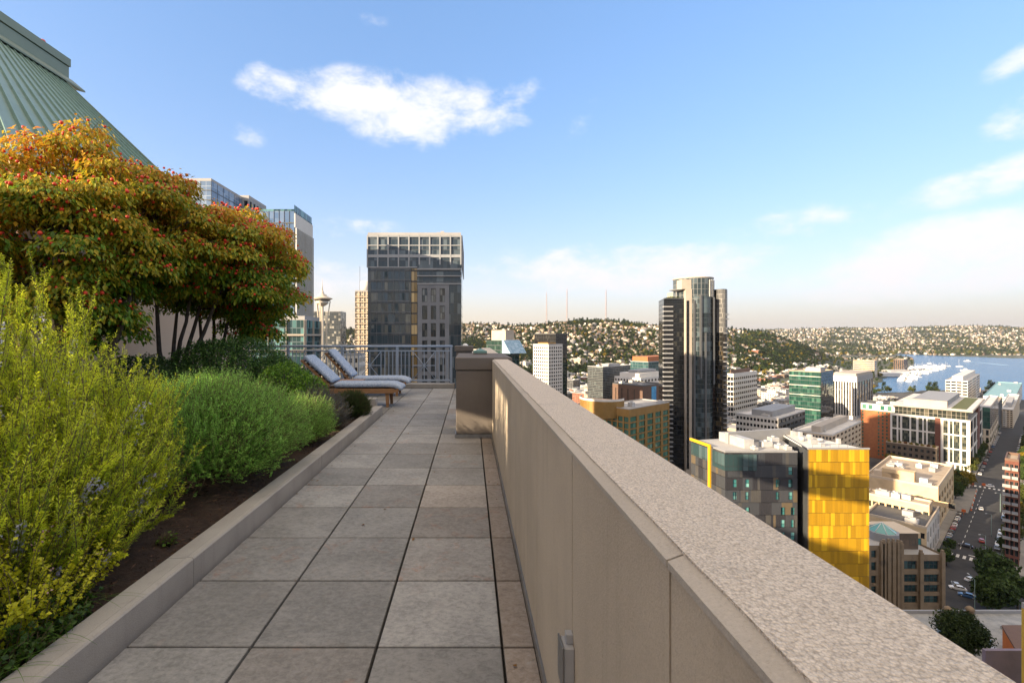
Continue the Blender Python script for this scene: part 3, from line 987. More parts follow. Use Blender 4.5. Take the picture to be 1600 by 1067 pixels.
# ---- low oregano with round yellow leaves ----------------------------
def herb(name, label, cx, cy, rx, ry, h, n, col_a, col_b, size, cat='herb', round_=0.8, flowers=0):
    k = 260
    a = rng.uniform(0, 2 * np.pi, k); r = np.sqrt(rng.random(k))
    bx, by = cx + rx * r * np.cos(a) * 0.8, cy + ry * r * np.sin(a) * 0.8
    B = np.stack([bx, by, soil_h(bx, by) - 0.01], 1)
    D0 = norm(np.stack([np.cos(a) * r * 0.55, np.sin(a) * r * 0.55, np.full(k, 1.0)], 1) + rng.normal(0, 0.15, (k, 3)))
    P = stem_curves(B, D0, h * (1.05 - 0.45 * r ** 2) * rng.uniform(0.55, 1.05, k), rng.normal(0, 0.15, (k, 3)), 8)
    root = thing(name, label, cat, (cx, cy, float(soil_h(cx, cy))))
    V_, Q_ = stem_mesh(P, 0.003, 0.0015)
    npobj('stems', V_, Q_, M_STEM, root)
    c, tn, t, s = along(P, n, 0.12, 1.0, 0.8)
    rad = rdir(n); rad = norm(rad - tn * (rad * tn).sum(1, keepdims=True))
    dr = norm(rad * 0.9 + tn * 0.45 + [0, 0, 0.05])
    sz = rng.uniform(0.6, 1.25, n) * size
    V_, Q_ = leaves(c, dr, tn * 0.7 + rdir(n) * 0.5, sz, sz * round_, 0.12, 0.5)
    col = lerp3(col_a, col_b, np.clip(0.5 * t + 0.6 * rng.random(n) - 0.05, 0, 1)) * rng.uniform(0.75, 1.2, (n, 1))
    npobj('foliage', V_, Q_, M_LEAF, root, np.repeat(col, 4, 0))
    if flowers:
        c, tn, t, s = along(P, flowers, 0.96, 1.0)
        c = np.repeat(c, 6, 0) + rng.normal(0, 0.012, (flowers * 6, 3))
        V_, Q_ = leaves(c, rdir(len(c)), rdir(len(c)), 0.012, 0.009, 0.1)
        fo = npobj('flowers', V_, Q_, M_PETAL, root, np.repeat(lerp3((0.45, 0.25, 0.18), (0.6, 0.42, 0.45), rng.random(len(c))), 4, 0))
        fo['kind'] = 'stuff'
    return root


herb('oregano_plant', 'low yellow oregano with small round leaves and faded pink heads in the near corner', -2.33, 2.22, 0.42, 0.45, 0.62, 13000, (0.28, 0.34, 0.02), (0.74, 0.72, 0.035), 0.021, flowers=60)
herb('ground_ivy', 'dark green creeping plant hugging the kerb below the yellow oregano', -2.05, 2.02, 0.20, 0.55, 0.22, 3600, (0.03, 0.075, 0.012), (0.07, 0.14, 0.02), 0.026)
herb('seedling', 'tiny bright green seedling alone on the bare bark mulch', -2.05, 3.15, 0.04, 0.04, 0.08, 60, (0.10, 0.22, 0.02), (0.16, 0.30, 0.03), 0.03)
# grass blades leaning over the kerb
k = 60
bx, by = rng.uniform(-2.15, -1.9, k), rng.uniform(1.7, 2.5, k)
a = rng.normal(0, 1.0, k)
P = stem_curves(np.stack([bx, by, soil_h(bx, by)], 1), norm(np.stack([np.cos(a) * 0.6, np.sin(a) * 0.6, np.ones(k)], 1)), rng.uniform(0.15, 0.40, k), np.stack([np.cos(a) * 0.35, np.sin(a) * 0.35, -0.6 * np.ones(k)], 1), 9)
Tn = norm(np.gradient(P, axis=1)); Sd = norm(np.cross(Tn, np.array([0, 0, 1.0]) + 0 * Tn)) * (0.0035 * np.linspace(1, 0.15, 9))[None, :, None]
V_ = np.stack([P - Sd, P + Sd], 2); id_ = np.arange(k * 18).reshape(k, 9, 2)
Q_ = np.stack([id_[:, :-1, 0], id_[:, :-1, 1], id_[:, 1:, 1], id_[:, 1:, 0]], -1).reshape(-1, 4)
gt = npobj('grass_tuft', V_.reshape(-1, 3), Q_, M_LEAF, col=np.repeat(lerp3((0.08, 0.17, 0.03), (0.13, 0.24, 0.04), rng.random(k)), 18, 0), origin=(-2.0, 2.1, 0.1))
tag(gt, 'thin grass blades arching over the near end of the concrete kerb', 'grass')


# ---- feathery lavender mounds ---------------------------------------
def mound(name, label, cx, cy, rx, ry, h, n_sprig, per, ca, cb, L=(0.10, 0.26), leafL=0.014, leafW=0.0028, lean=(0, 0, 0), cat='shrub', mat=None):
    n = n_sprig
    d = rdir(n * 2); d = d[d[:, 2] > -0.42][:n]; n = len(d)
    lump = 1 + 0.10 * np.sin(d[:, 0] * 5 + cx) * np.sin(d[:, 1] * 6 + cy) + rng.normal(0, 0.05, n)
    dep = rng.uniform(0.62, 0.95, n)
    z0 = float(soil_h(cx, cy))
    cz = z0 + h * 0.36
    ctr = np.array([cx, cy, cz]); rad = np.array([rx, ry, h * 0.64])
    B = ctr + d * rad * (lump * dep)[:, None]
    B[:, 2] = np.maximum(B[:, 2], z0 + 0.02)
    dir_ = norm(d * [0.9, 0.9, 0.55] + [0, 0, 0.55] + rng.normal(0, 0.22, (n, 3)) + np.array(lean))
    P = stem_curves(B, dir_, rng.uniform(*L, n) * rng.uniform(0.7, 1, n), np.stack([rng.normal(0, .1, n), rng.normal(0, .1, n), rng.uniform(-.05, .25, n)], 1), 6)
    root = thing(name, label, cat, (cx, cy, z0))
    k2 = 170
    a = rng.uniform(0, 2 * np.pi, k2)
    br = stem_curves(np.tile([[cx, cy, z0 - 0.02]], (k2, 1)) + rng.normal(0, 0.06, (k2, 3)) * [1, 1, 0], norm(d[:k2] * [1, 1, .8] + [0, 0, .35]), np.full(k2, 1.0) * min(rx, ry, h) * 0.85, rng.normal(0, .08, (k2, 3)), 6)
    Va, Qa = stem_mesh(br, 0.008, 0.003); Vb, Qb = stem_mesh(P, 0.0025, 0.001)
    V_, Q_, C_, _ = join_np([(Va, Qa, np.zeros(3)), (Vb, Qb, np.zeros(3))])
    npobj('stems', V_, Q_, M_STEM, root)
    m = n * per
    c, tn, t, s = along(P, m, 0.0, 1.0)
    rd = rdir(m); rd = norm(rd - tn * (rd * tn).sum(1, keepdims=True))
    V_, Q_ = leaves(c, norm(rd * 0.7 + tn * 0.8), tn, rng.uniform(0.6, 1.3, m) * leafL, rng.uniform(0.8, 1.3, m) * leafW, 0.15, 0.5)
    sh = rng.random(n)[s]
    col = lerp3(ca, cb, np.clip(0.25 + 0.45 * t + 0.4 * (sh - 0.5), 0, 1)) * rng.uniform(0.75, 1.25, (m, 1))
    npobj('foliage', V_, Q_, mat or M_NEEDLE, root, np.repeat(col, 4, 0))
    return root


LA, LB = (0.16, 0.40, 0.06), (0.52, 0.86, 0.19)
mound('lavender_bush', 'large feathery bright green lavender mound spilling towards the kerb in the middle of the bed', -2.62, 4.62, 0.86, 1.0, 0.87, 11000, 26, LA, LB, leafL=0.019, leafW=0.0042)
mound('lavender_bush', 'small feathery green lavender tuft at the far right foot of the large mound', -2.22, 6.15, 0.32, 0.40, 0.48, 2400, 24, LA, LB, leafL=0.018, leafW=0.004)
mound('grey_lavender', 'small grey blue lavender plant between the lavender mounds and the dark round bush', -2.36, 7.25, 0.32, 0.36, 0.42, 1800, 20, (0.07, 0.09, 0.08), (0.20, 0.22, 0.24), leafL=0.022, leafW=0.004)
mound('grey_lavender', 'grey blue lavender tuft close to the kerb in front of the dark round bush', -2.12, 6.95, 0.20, 0.24, 0.32, 900, 20, (0.07, 0.09, 0.08), (0.19, 0.21, 0.23), leafL=0.022, leafW=0.004)
mound('round_bush', 'small dark green round bush leaning on the kerb near the end block', -2.07, 8.05, 0.32, 0.34, 0.42, 3000, 22, (0.025, 0.055, 0.016), (0.085, 0.14, 0.035), L=(0.05, 0.12), leafL=0.017, leafW=0.005)


# ---- leafy hedges ----------------------------------------------------
def leafball(name, label, balls, n, size, ca, cb, aspect=0.6, cat='hedge', mat=None, shell=0.22, origin=None):
    root = thing(name, label, cat, origin or (balls[0][0], balls[0][1], float(soil_h(balls[0][0], balls[0][1]))))
    vol = np.array([b[3] * b[4] + b[4] * b[5] + b[3] * b[5] for b in balls]); vol /= vol.sum()
    parts = []
    brs = []
    for b, v in zip(balls, vol):
        m = int(n * v)
        d = rdir(m)
        lump = 1 + 0.06 * np.sin(d[:, 0] * 7 + b[0]) * np.sin(d[:, 1] * 8) * np.sin(d[:, 2] * 7 + 1) + rng.normal(0, 0.025, m)
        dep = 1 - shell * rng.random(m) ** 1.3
        ctr = np.array(b[:3])
        c = ctr + d * np.array(b[3:6]) * (lump * dep)[:, None]
        ok = c[:, 2] > soil_h(c[:, 0], c[:, 1]) - 0.02
        c, d, dep = c[ok], d[ok], dep[ok]; m = len(c)
        dr = norm(np.cross(d, rdir(m)) + d * 0.55 + rng.normal(0, 0.3, (m, 3)))
        sz = size * rng.uniform(0.65, 1.3, m)
        V_, Q_ = leaves(c, dr, d + rng.normal(0, 0.5, (m, 3)), sz, sz * aspect, 0.12, 0.5)
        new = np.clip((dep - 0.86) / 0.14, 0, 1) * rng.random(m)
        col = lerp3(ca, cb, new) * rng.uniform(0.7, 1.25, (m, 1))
        parts.append((V_, Q_, np.repeat(col, 4, 0)))
        k2 = 90
        zs = float(soil_h(b[0], b[1]))
        base = np.tile([[b[0], b[1], zs]], (k2, 1)) + rng.normal(0, 0.08, (k2, 3)) * [1, 1, 0]
        tgt = ctr + rdir(k2) * np.array(b[3:6]) * 0.8
        vec = tgt - base
        brs.append(stem_curves(base, norm(vec), np.linalg.norm(vec, axis=1), rng.normal(0, .08, (k2, 3)), 6))
    Vs, Qs = stem_mesh(np.concatenate(brs), 0.010, 0.003)
    npobj('branches', Vs, Qs, M_BARK, root)
    V_, Q_, C_, _ = join_np(parts)
    npobj('foliage', V_, Q_, mat or M_LEAF, root, C_)
    return root


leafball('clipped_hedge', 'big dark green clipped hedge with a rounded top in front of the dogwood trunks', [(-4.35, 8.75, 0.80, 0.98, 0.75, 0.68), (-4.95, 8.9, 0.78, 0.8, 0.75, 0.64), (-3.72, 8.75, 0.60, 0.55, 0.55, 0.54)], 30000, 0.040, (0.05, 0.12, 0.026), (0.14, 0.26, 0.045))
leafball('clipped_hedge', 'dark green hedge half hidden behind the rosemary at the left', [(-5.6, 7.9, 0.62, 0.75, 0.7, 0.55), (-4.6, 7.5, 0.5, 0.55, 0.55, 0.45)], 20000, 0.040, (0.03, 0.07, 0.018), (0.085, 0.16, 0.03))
leafball('small_shrub', 'yellow green shrub peeping out between the big hedge and the railing', [(-4.25, 10.2, 0.55, 0.55, 0.45, 0.50)], 5000, 0.035, (0.15, 0.20, 0.02), (0.38, 0.40, 0.04))
leafball('boxwood_shrub', 'bright green leafy shrub beside the foot of the near blue lounger', [(-3.1, 7.8, 0.62, 0.46, 0.44, 0.44), (-2.72, 7.72, 0.50, 0.36, 0.36, 0.36), (-3.4, 8.3, 0.55, 0.36, 0.32, 0.36)], 11000, 0.034, (0.09, 0.21, 0.016), (0.28, 0.46, 0.035))
leafball('boxwood_shrub', 'bright green leafy shrub just behind the top of the large lavender mound', [(-3.75, 6.5, 0.62, 0.36, 0.36, 0.34), (-4.1, 6.5, 0.52, 0.28, 0.3, 0.30)], 6000, 0.034, (0.08, 0.20, 0.016), (0.24, 0.42, 0.035))
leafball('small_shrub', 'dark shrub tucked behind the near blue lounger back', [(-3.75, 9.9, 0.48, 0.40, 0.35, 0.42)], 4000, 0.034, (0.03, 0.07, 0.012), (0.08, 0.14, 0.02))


# ---- kousa dogwoods --------------------------------------------------
ico = bpy.data.meshes.new('fruit')
import bmesh
_bm = bmesh.new(); bmesh.ops.create_icosphere(_bm, subdivisions=1, radius=1.0)
ICO_V = np.array([v.co[:] for v in _bm.verts]); ICO_F = np.array([[v.index for v in f.verts] for f in _bm.faces])
for f in _bm.faces:
    f.smooth = True
_bm.to_mesh(ico); _bm.free(); ico.materials.append(M_BERRY)


def dogwood(label, base, clumps, n_leaf, n_fruit, warm):
    """multi-stemmed tree; clumps = (x, y, z, radius, flat) foliage sprays at the limb ends"""
    bx, by, bz = base
    root = thing('dogwood_tree', label, 'tree', base, 'dogwood trees with red fruit in the bed')
    tb = MB()
    nst = 5
    stems = []
    cl = np.array([c[:4] for c in clumps])
    ctr = cl[:, :3].mean(0)
    for q in range(nst):
        a = 2 * math.pi * q / nst + random.uniform(-.4, .4)
        top = Vector((bx + (ctr[0] - bx) * 0.6 + math.cos(a) * 0.75, by + (ctr[1] - by) * 0.6 + math.sin(a) * 0.55, bz + (ctr[2] - bz) * random.uniform(0.75, 1.0)))
        p0 = Vector((bx + math.cos(a) * 0.05, by + math.sin(a) * 0.05, bz - 0.05))
        pts = []
        for t in np.linspace(0, 1, 7):
            p = p0.lerp(top, t) + Vector((math.cos(a), math.sin(a), 0)) * 0.10 * math.sin(t * math.pi) + Vector((random.uniform(-.02, .02), random.uniform(-.02, .02), 0))
            pts.append(p)
        tb.tube(pts, [0.055 - 0.035 * t for t in np.linspace(0, 1, 7)], 8)
        stems.append(pts)
    tb.build('trunk', M_BARK, root)
    lb = MB()
    for c in clumps:
        P = Vector(c[:3])
        best = min((p for s in stems for p in s[2:]), key=lambda p: (p - P).length + 0.6 * abs(p.z - P.z + 0.3))
        mid = best.lerp(P, 0.5) + Vector((random.uniform(-.08, .08), random.uniform(-.08, .08), -0.06))
        lb.tube([best, mid, P + Vector((0, 0, -0.08))], [0.020, 0.013, 0.006], 5)
        for q in range(5):
            a = random.uniform(0, 6.28)
            lb.tube([mid.lerp(P, random.random()), P + Vector((math.cos(a) * c[3] * 0.8, math.sin(a) * c[3] * 0.8, random.uniform(-.1, .08)))], [0.006, 0.002], 4)
    lb.build('branch', M_BARK, root)
    w = cl[:, 3] ** 2; w = w / w.sum()
    which = rng.choice(len(clumps), n_leaf, p=w)
    r = np.sqrt(rng.random(n_leaf)); a = rng.uniform(0, 2 * np.pi, n_leaf)
    Rr = cl[which, 3] * r
    C_ = cl[which, :3] + np.stack([Rr * np.cos(a), Rr * np.sin(a), -0.42 * cl[which, 3] * r ** 2 + rng.normal(0, 0.06, n_leaf) - 0.10 * rng.random(n_leaf)], 1)
    out = np.stack([np.cos(a), np.sin(a), np.zeros(n_leaf)], 1)
    D = norm(out * 0.8 + rng.normal(0, 0.45, (n_leaf, 3)) + [0, 0, -0.45 ] - np.array([0, 0, 0.55]) * r[:, None])
    sz = rng.uniform(0.055, 0.115, n_leaf)
    V_, Q_ = leaves(C_, D, np.stack([out[:, 0] * 0.4, out[:, 1] * 0.4, np.ones(n_leaf)], 1) + rng.normal(0, 0.3, (n_leaf, 3)), sz, sz * 0.5, 0.16, 0.45)
    tone = np.clip(rng.random(n_leaf) * 0.7 + warm[which] * 0.75 - 0.50, 0, 1)
    g, y, o = np.array((0.13, 0.26, 0.022)), np.array((0.58, 0.44, 0.034)), np.array((0.74, 0.25, 0.03))
    col = np.where(tone[:, None] < 0.55, g + (y - g) * (tone[:, None] / 0.55), y + (o - y) * ((tone[:, None] - 0.55) / 0.45))
    col *= rng.uniform(0.7, 1.25, (n_leaf, 1))
    npobj('crown', V_, Q_, M_LEAF, root, np.repeat(col, 4, 0))
    # fruit: round, red, on stalks above the sprays
    wf = rng.choice(len(clumps), n_fruit, p=w)
    r = np.sqrt(rng.random(n_fruit)); a = rng.uniform(0, 2 * np.pi, n_fruit)
    clus = np.round(a * 2.2) / 2.2
    a = np.where(rng.random(n_fruit) < 0.65, clus + rng.normal(0, 0.10, n_fruit), a)
    Fc = cl[wf, :3] + np.stack([cl[wf, 3] * r * np.cos(a), cl[wf, 3] * r * np.sin(a), -0.42 * cl[wf, 3] * r ** 2 + rng.uniform(-0.06, 0.10, n_fruit)], 1)
    order = np.argsort(Fc[:, 1] + rng.random(n_fruit) * 0.3)
    Fc = Fc[order]
    rad = rng.uniform(0.020, 0.032, n_fruit)
    for q in range(min(100, n_fruit)):
        o = bpy.data.objects.new('fruit', ico); COL.objects.link(o); o.parent = root
        o.location = Vector(Fc[q]) - root.location; o.scale = (rad[q],) * 3
    if n_fruit > 100:
        Fr, rr = Fc[100:], rad[100:]
        V_ = (Fr[:, None, :] + ICO_V[None] * rr[:, None, None]).reshape(-1, 3)
        Q_ = (ICO_F[None] + (np.arange(len(Fr)) * len(ICO_V))[:, None, None]).reshape(-1, 3)
        fo = npobj('fruit', V_, Q_, M_BERRY, root, smooth=True)
        fo['kind'] = 'stuff'
    return root


def crown(cx, cy, cz, rx, ry, rz, n, low=-0.55, size=(0.30, 0.52), seed=1):
    """foliage sprays arranged in tiers through the crown's volume"""
    rs = np.random.default_rng(seed)
    out = []
    tries = 0
    while len(out) < n and tries < 5000:
        tries += 1
        d = rs.normal(size=3); d /= np.linalg.norm(d)
        if d[2] < low:
            continue
        q = rs.uniform(0.55, 1.0)
        p = np.array([cx, cy, cz]) + d * q * np.array([rx, ry, rz])
        rad = rs.uniform(*size)
        if any(np.linalg.norm((p - np.array(o[:3])) * [1, 1, 1.8]) < 0.55 * (rad + o[3]) * 0.8 for o in out):
            continue
        out.append((p[0], p[1], p[2], rad))
    return out


TA = crown(-6.35, 7.3, 3.1, 1.6, 1.2, 1.75, 62, low=-0.85, size=(0.32, 0.58), seed=3) + crown(-5.55, 8.1, 3.35, 1.0, 0.8, 1.25, 26, low=-0.7, size=(0.32, 0.5), seed=8) + crown(-5.85, 8.25, 4.2, 0.95, 0.5, 0.42, 14, low=-0.9, size=(0.28, 0.42), seed=12) + crown(-6.5, 7.5, 1.95, 0.9, 0.6, 0.55, 12, low=-1.1, size=(0.28, 0.45), seed=14)
TB = crown(-5.2, 9.4, 2.88, 1.62, 1.2, 1.32, 60, low=-0.52, size=(0.34, 0.58), seed=5)
TC = crown(-5.3, 10.9, 3.0, 1.20, 1.0, 1.65, 50, low=-0.8, size=(0.32, 0.52), seed=6) + crown(-4.75, 10.5, 2.25, 0.95, 0.5, 0.75, 14, low=-1.1, size=(0.28, 0.42), seed=9)
def warmth(cl):
    c = np.array([q[:3] for q in cl]); h = c[:, 2]
    return np.clip((h - h.min()) / (h.max() - h.min()), 0, 1) * 0.75 + np.random.default_rng(2).uniform(0, 0.45, len(cl))
dogwood('tall dogwood tree with orange and green leaves nearest the left edge under the green roof', (-6.1, 7.2, float(soil_h(-6.1, 7.2))), TA, 56000, 1800, warmth(TA))
dogwood('dogwood tree full of red fruit rising from the hedge with several thin trunks', (-6.2, 9.6, float(soil_h(-6.2, 9.6))), TB, 42000, 2000, warmth(TB))
dogwood('dogwood tree with yellowing leaves farthest back beside the railing', (-6.05, 11.0, float(soil_h(-6.05, 11.0))), TC, 32000, 1200, warmth(TC))
# ================================================================== LOUNGERS AND TABLE
M_TEAK = pm('teak', (0.36, 0.19, 0.085), (0.27, 0.135, 0.055), 9, 0.5, 0.2, 60, stretch=(1.0, 6.0, 6.0))


def fabricmat():
    m, nt, out = newmat('blue_tweed')
    co = nt.nodes.new('ShaderNodeTexCoord').outputs['Object']
    a = noise(nt, vmt(nt, 'MULTIPLY', co, (1, 1.6, 1)), 55, 4, 0.75)
    bb = noise(nt, co, 9, 4, 0.6)
    col = mix(nt, ramp(nt, a, 0.40, 0.60), (0.15, 0.23, 0.37), (0.56, 0.62, 0.70))
    col = mix(nt, mth(nt, 'MULTIPLY', ramp(nt, bb, 0.45, 0.7), 0.4), col, (0.24, 0.32, 0.46))
    b = nd(nt, 'ShaderNodeBsdfPrincipled', Base__Color=col, Roughness=0.9)
    bp = nd(nt, 'ShaderNodeBump', Strength=0.4, Distance=0.004, Height=a)
    nt.links.new(bp.outputs[0], b.inputs['Normal'])
    nt.links.new(b.outputs[0], out.inputs[0])
    return m


M_FAB = fabricmat()


def sweep(mb, path, w, t, n=28, e=3.2, mi=0):
    """cushion: superellipse section (width along y) swept along a path in the x-z plane with rounded ends"""
    path = [Vector((p[0], 0, p[1])) for p in path]
    k = len(path)
    rings = []
    for i, p in enumerate(path):
        tn = (path[min(i + 1, k - 1)] - path[max(i - 1, 0)]).normalized()
        nm = Vector((-tn.z, 0, tn.x))
        d = min(i, k - 1 - i)
        sc_ = (0.35, 0.72, 0.92, 1.0)[min(d, 3)]
        sw_ = (0.90, 0.965, 0.99, 1.0)[min(d, 3)]
        ring = []
        for q in range(n):
            a = 2 * math.pi * q / n
            ca, sa = math.cos(a), math.sin(a)
            y = math.copysign(abs(ca) ** (2 / e), ca) * w / 2 * sw_
            h = math.copysign(abs(sa) ** (2 / e), sa) * t / 2 * sc_
            wr = 0.004 * math.sin(i * 1.9 + q) * (1 if d > 2 else 0)
            ring.append(p + nm * (h + wr) + Vector((0, y, 0)))
        rings.append(ring)
    mb.loft(rings, mi)


def dense(pts, step=0.05, ends=(0.012, 0.035)):
    """resample a polyline smoothly (Catmull-Rom) with close rings at the ends"""
    P = [np.array(p, float) for p in pts]
    P = [2 * P[0] - P[1]] + P + [2 * P[-1] - P[-2]]
    out = []
    for i in range(1, len(P) - 2):
        m = max(2, int(np.linalg.norm(P[i + 1] - P[i]) / step))
        for q in range(m):
            t = q / m
            out.append(0.5 * ((2 * P[i]) + (-P[i - 1] + P[i + 1]) * t + (2 * P[i - 1] - 5 * P[i] + 4 * P[i + 1] - P[i + 2]) * t * t + (-P[i - 1] + 3 * P[i] - 3 * P[i + 1] + P[i + 2]) * t ** 3))
    out.append(P[-2])
    a, b = out[0], out[1]; ta = (b - a) / np.linalg.norm(b - a)
    c, d = out[-1], out[-2]; tc = (d - c) / np.linalg.norm(d - c)
    return [a, a + ta * ends[0], a + ta * ends[1]] + out[1:-1] + [c + tc * ends[1], c + tc * ends[0], c]


def lounger(label, xf, xh, xb, zb, y0, seat_z, w=0.62):
    """foot end xf, hinge xh, top of back (xb, zb); near side y0"""
    yc = y0 + w / 2
    root = thing('sun_lounger', label, 'sun lounger', (xh, yc, 0), 'blue cushioned loungers at the end of the terrace')
    fz = seat_z - 0.135
    fr = MB()
    for y in (y0, y0 + w - 0.035):
        fr.bbox(xh - 0.42, xf - 0.16, y, y + 0.035, fz - 0.10, fz, 0.006)
        fr.obox((xf - 0.17, y, fz - 0.085), (0.10, 0, 0.03), (0, 0.035, 0), (0, 0, 0.06))
    fr.bbox(xf - 0.20, xf - 0.165, y0 + 0.036, y0 + w - 0.036, fz - 0.09, fz - 0.01, 0.004)
    fr.bbox(xh - 0.41, xh - 0.37, y0 + 0.036, y0 + w - 0.036, fz - 0.09, fz - 0.01, 0.004)
    fr.build('frame', M_TEAK, root)
    sl = MB()
    x = xh
    while x < xf - 0.25:
        sl.bbox(x, x + 0.06, y0 + 0.038, y0 + w - 0.038, fz - 0.03, fz - 0.008, 0.003); x += 0.085
    sl.build('seat_slats', M_TEAK, root)
    d = Vector((xb - xh, 0, zb - seat_z)); L = d.length; d.normalize(); nm = Vector((d.z, 0, -d.x))
    if nm.x > 0 and nm.z < 0:
        pass
    bk = MB()
    off = Vector((-d.z, 0, d.x)) * -0.0
    back_n = Vector((-d.z, 0, d.x))           # towards the sitter is -back_n when d points up-left
    if back_n.x > 0:
        back_n = -back_n
    P = Vector((xh, 0, seat_z)) + back_n * 0.075
    for y in (y0 + 0.005, y0 + w - 0.04):
        bk.obox(P + Vector((0, y, 0)), d * L * 0.985, (0, 0.035, 0), back_n * 0.045)
    for q in range(7):
        bk.obox(P + d * (L * (0.08 + 0.14 * q)) + Vector((0, y0 + 0.042, 0)) + back_n * 0.008, d * 0.06, (0, w - 0.084, 0), back_n * 0.022)
    bk.build('backrest', M_TEAK, root)
    for lx, dx in ((xf - 0.36, 0.03), (xh - 0.30, -0.03)):
        for y in (y0 + 0.037, y0 + w - 0.087):
            lg = MB(); lg.loft([[(lx + dx, y, 0.0), (lx + dx + 0.055, y, 0.0), (lx + dx + 0.055, y + 0.05, 0.0), (lx + dx, y + 0.05, 0.0)],
                                [(lx, y, fz - 0.02), (lx + 0.085, y, fz - 0.02), (lx + 0.085, y + 0.05, fz - 0.02), (lx, y + 0.05, fz - 0.02)]], smooth=False)
            lg.build('leg', M_TEAK, root)
    st = MB()
    st.tube([tuple(Vector((xh, y0 + 0.10, seat_z)) + d * (L * 0.5) + back_n * 0.12), tuple(Vector((xh, y0 + w - 0.10, seat_z)) + d * (L * 0.5) + back_n * 0.12)], 0.014, 6)
    st.tube([(xh - 0.30, y0 + 0.10, fz - 0.05), tuple(Vector((xh, y0 + 0.10, seat_z)) + d * (L * 0.5) + back_n * 0.12)], 0.014, 6)
    st.tube([(xh - 0.30, y0 + w - 0.10, fz - 0.05), tuple(Vector((xh, y0 + w - 0.10, seat_z)) + d * (L * 0.5) + back_n * 0.12)], 0.014, 6)
    st.build('back_prop', M_TEAK, root)
    c = MB()
    sweep(c, [(p[0], p[1]) for p in dense([(xf, seat_z - 0.155), (xf - 0.10, seat_z - 0.10), (xf - 0.25, seat_z - 0.066), (xf - 0.7, seat_z - 0.065), (xh + 0.3, seat_z - 0.068), (xh + 0.02, seat_z - 0.062)])], w * 0.97, 0.125)
    for v in range(len(c.v)):
        c.v[v] = (c.v[v][0], c.v[v][1] + yc, c.v[v][2])
    c.build('seat_cushion', M_FAB, root)
    c = MB()
    p0 = Vector((xh, 0, seat_z)) + d * 0.0; p1 = Vector((xh, 0, seat_z)) + d * L
    sweep(c, [(p[0], p[1]) for p in dense([tuple((p0.lerp(p1, t).x, p0.lerp(p1, t).z)) for t in (0.0, 0.3, 0.65, 1.0)])], w * 0.97, 0.125)
    for v in range(len(c.v)):
        c.v[v] = (c.v[v][0], c.v[v][1] + yc, c.v[v][2])
    bc_ = c.build('back_cushion', M_FAB, root)
    for y in (y0 + 0.1, y0 + w - 0.1):
        t = MB(); t.tube([tuple(p1 + Vector((0, y, 0)) + back_n * 0.05), tuple(p1 + Vector((-0.03, y, -0.07)) + back_n * 0.09), tuple(p1 + Vector((-0.02, y, -0.16)) + back_n * 0.10)], 0.006, 5)
        t.build('tie', M_FAB, bc_)
    return root


lounger('near sun lounger with blue speckled cushion, teak frame showing, beside the bright green shrub', -1.44, -2.90, -3.50, 1.07, 9.75, 0.525)
lounger('far sun lounger with blue speckled cushion, nearest the railing behind the other one', -1.53, -2.95, -3.55, 1.145, 11.55, 0.485)
tbl = thing('side_table', 'small slatted teak side table standing between the two blue loungers', 'side table', (-2.81, 10.95, 0))
for q in range(6):
    b = MB(); b.bbox(-3.09 + q * 0.095, -3.09 + q * 0.095 + 0.086, 10.68, 11.22, 0.435, 0.46, 0.004); b.build('top_slat', M_TEAK, tbl)
b = MB(); b.bbox(-3.06, -2.56, 10.70, 10.73, 0.38, 0.433, 0.003); b.bbox(-3.06, -2.56, 11.17, 11.20, 0.38, 0.433, 0.003); b.build('apron', M_TEAK, tbl)
for x in (-3.06, -2.60):
    for y in (10.735, 11.125):
        b = MB(); b.bbox(x, x + 0.04, y, y + 0.04, 0.0, 0.432, 0.004); b.build('leg', M_TEAK, tbl)
# ================================================================== LAND AND WATER
GZ0 = -90.0
WATER_Z = -126.0


def sstep(a, b, x):
    t = np.clip((x - a) / (b - a), 0, 1)
    return t * t * (3 - 2 * t)


def on_water(px, py):
    Y = (HC - WATER_Z) * F / (py - VY)
    return ((px - VX) / F * Y, Y)


LAKE = [on_water(*p) for p in ((1362, 616), (1372, 602), (1385, 590), (1412, 578), (1432, 568), (1425, 561), (1398, 554.5), (1407, 553), (1440, 554.5), (1475, 556.5), (1520, 557.6),
                               (1560, 559), (1600, 560), (1700, 560.5), (1850, 563), (2100, 580), (1850, 640), (1700, 645), (1640, 640), (1596, 632), (1575, 618), (1540, 612), (1450, 611))]


def in_poly(X, Y, poly):
    X = np.asarray(X, float); Y = np.asarray(Y, float)
    ins = np.zeros(X.shape, bool)
    n = len(poly)
    for i in range(n):
        x0, y0 = poly[i]; x1, y1 = poly[(i + 1) % n]
        c = ((y0 > Y) != (y1 > Y)) & (X < (x1 - x0) * (Y - y0) / (y1 - y0 + 1e-12) + x0)
        ins ^= c
    return ins


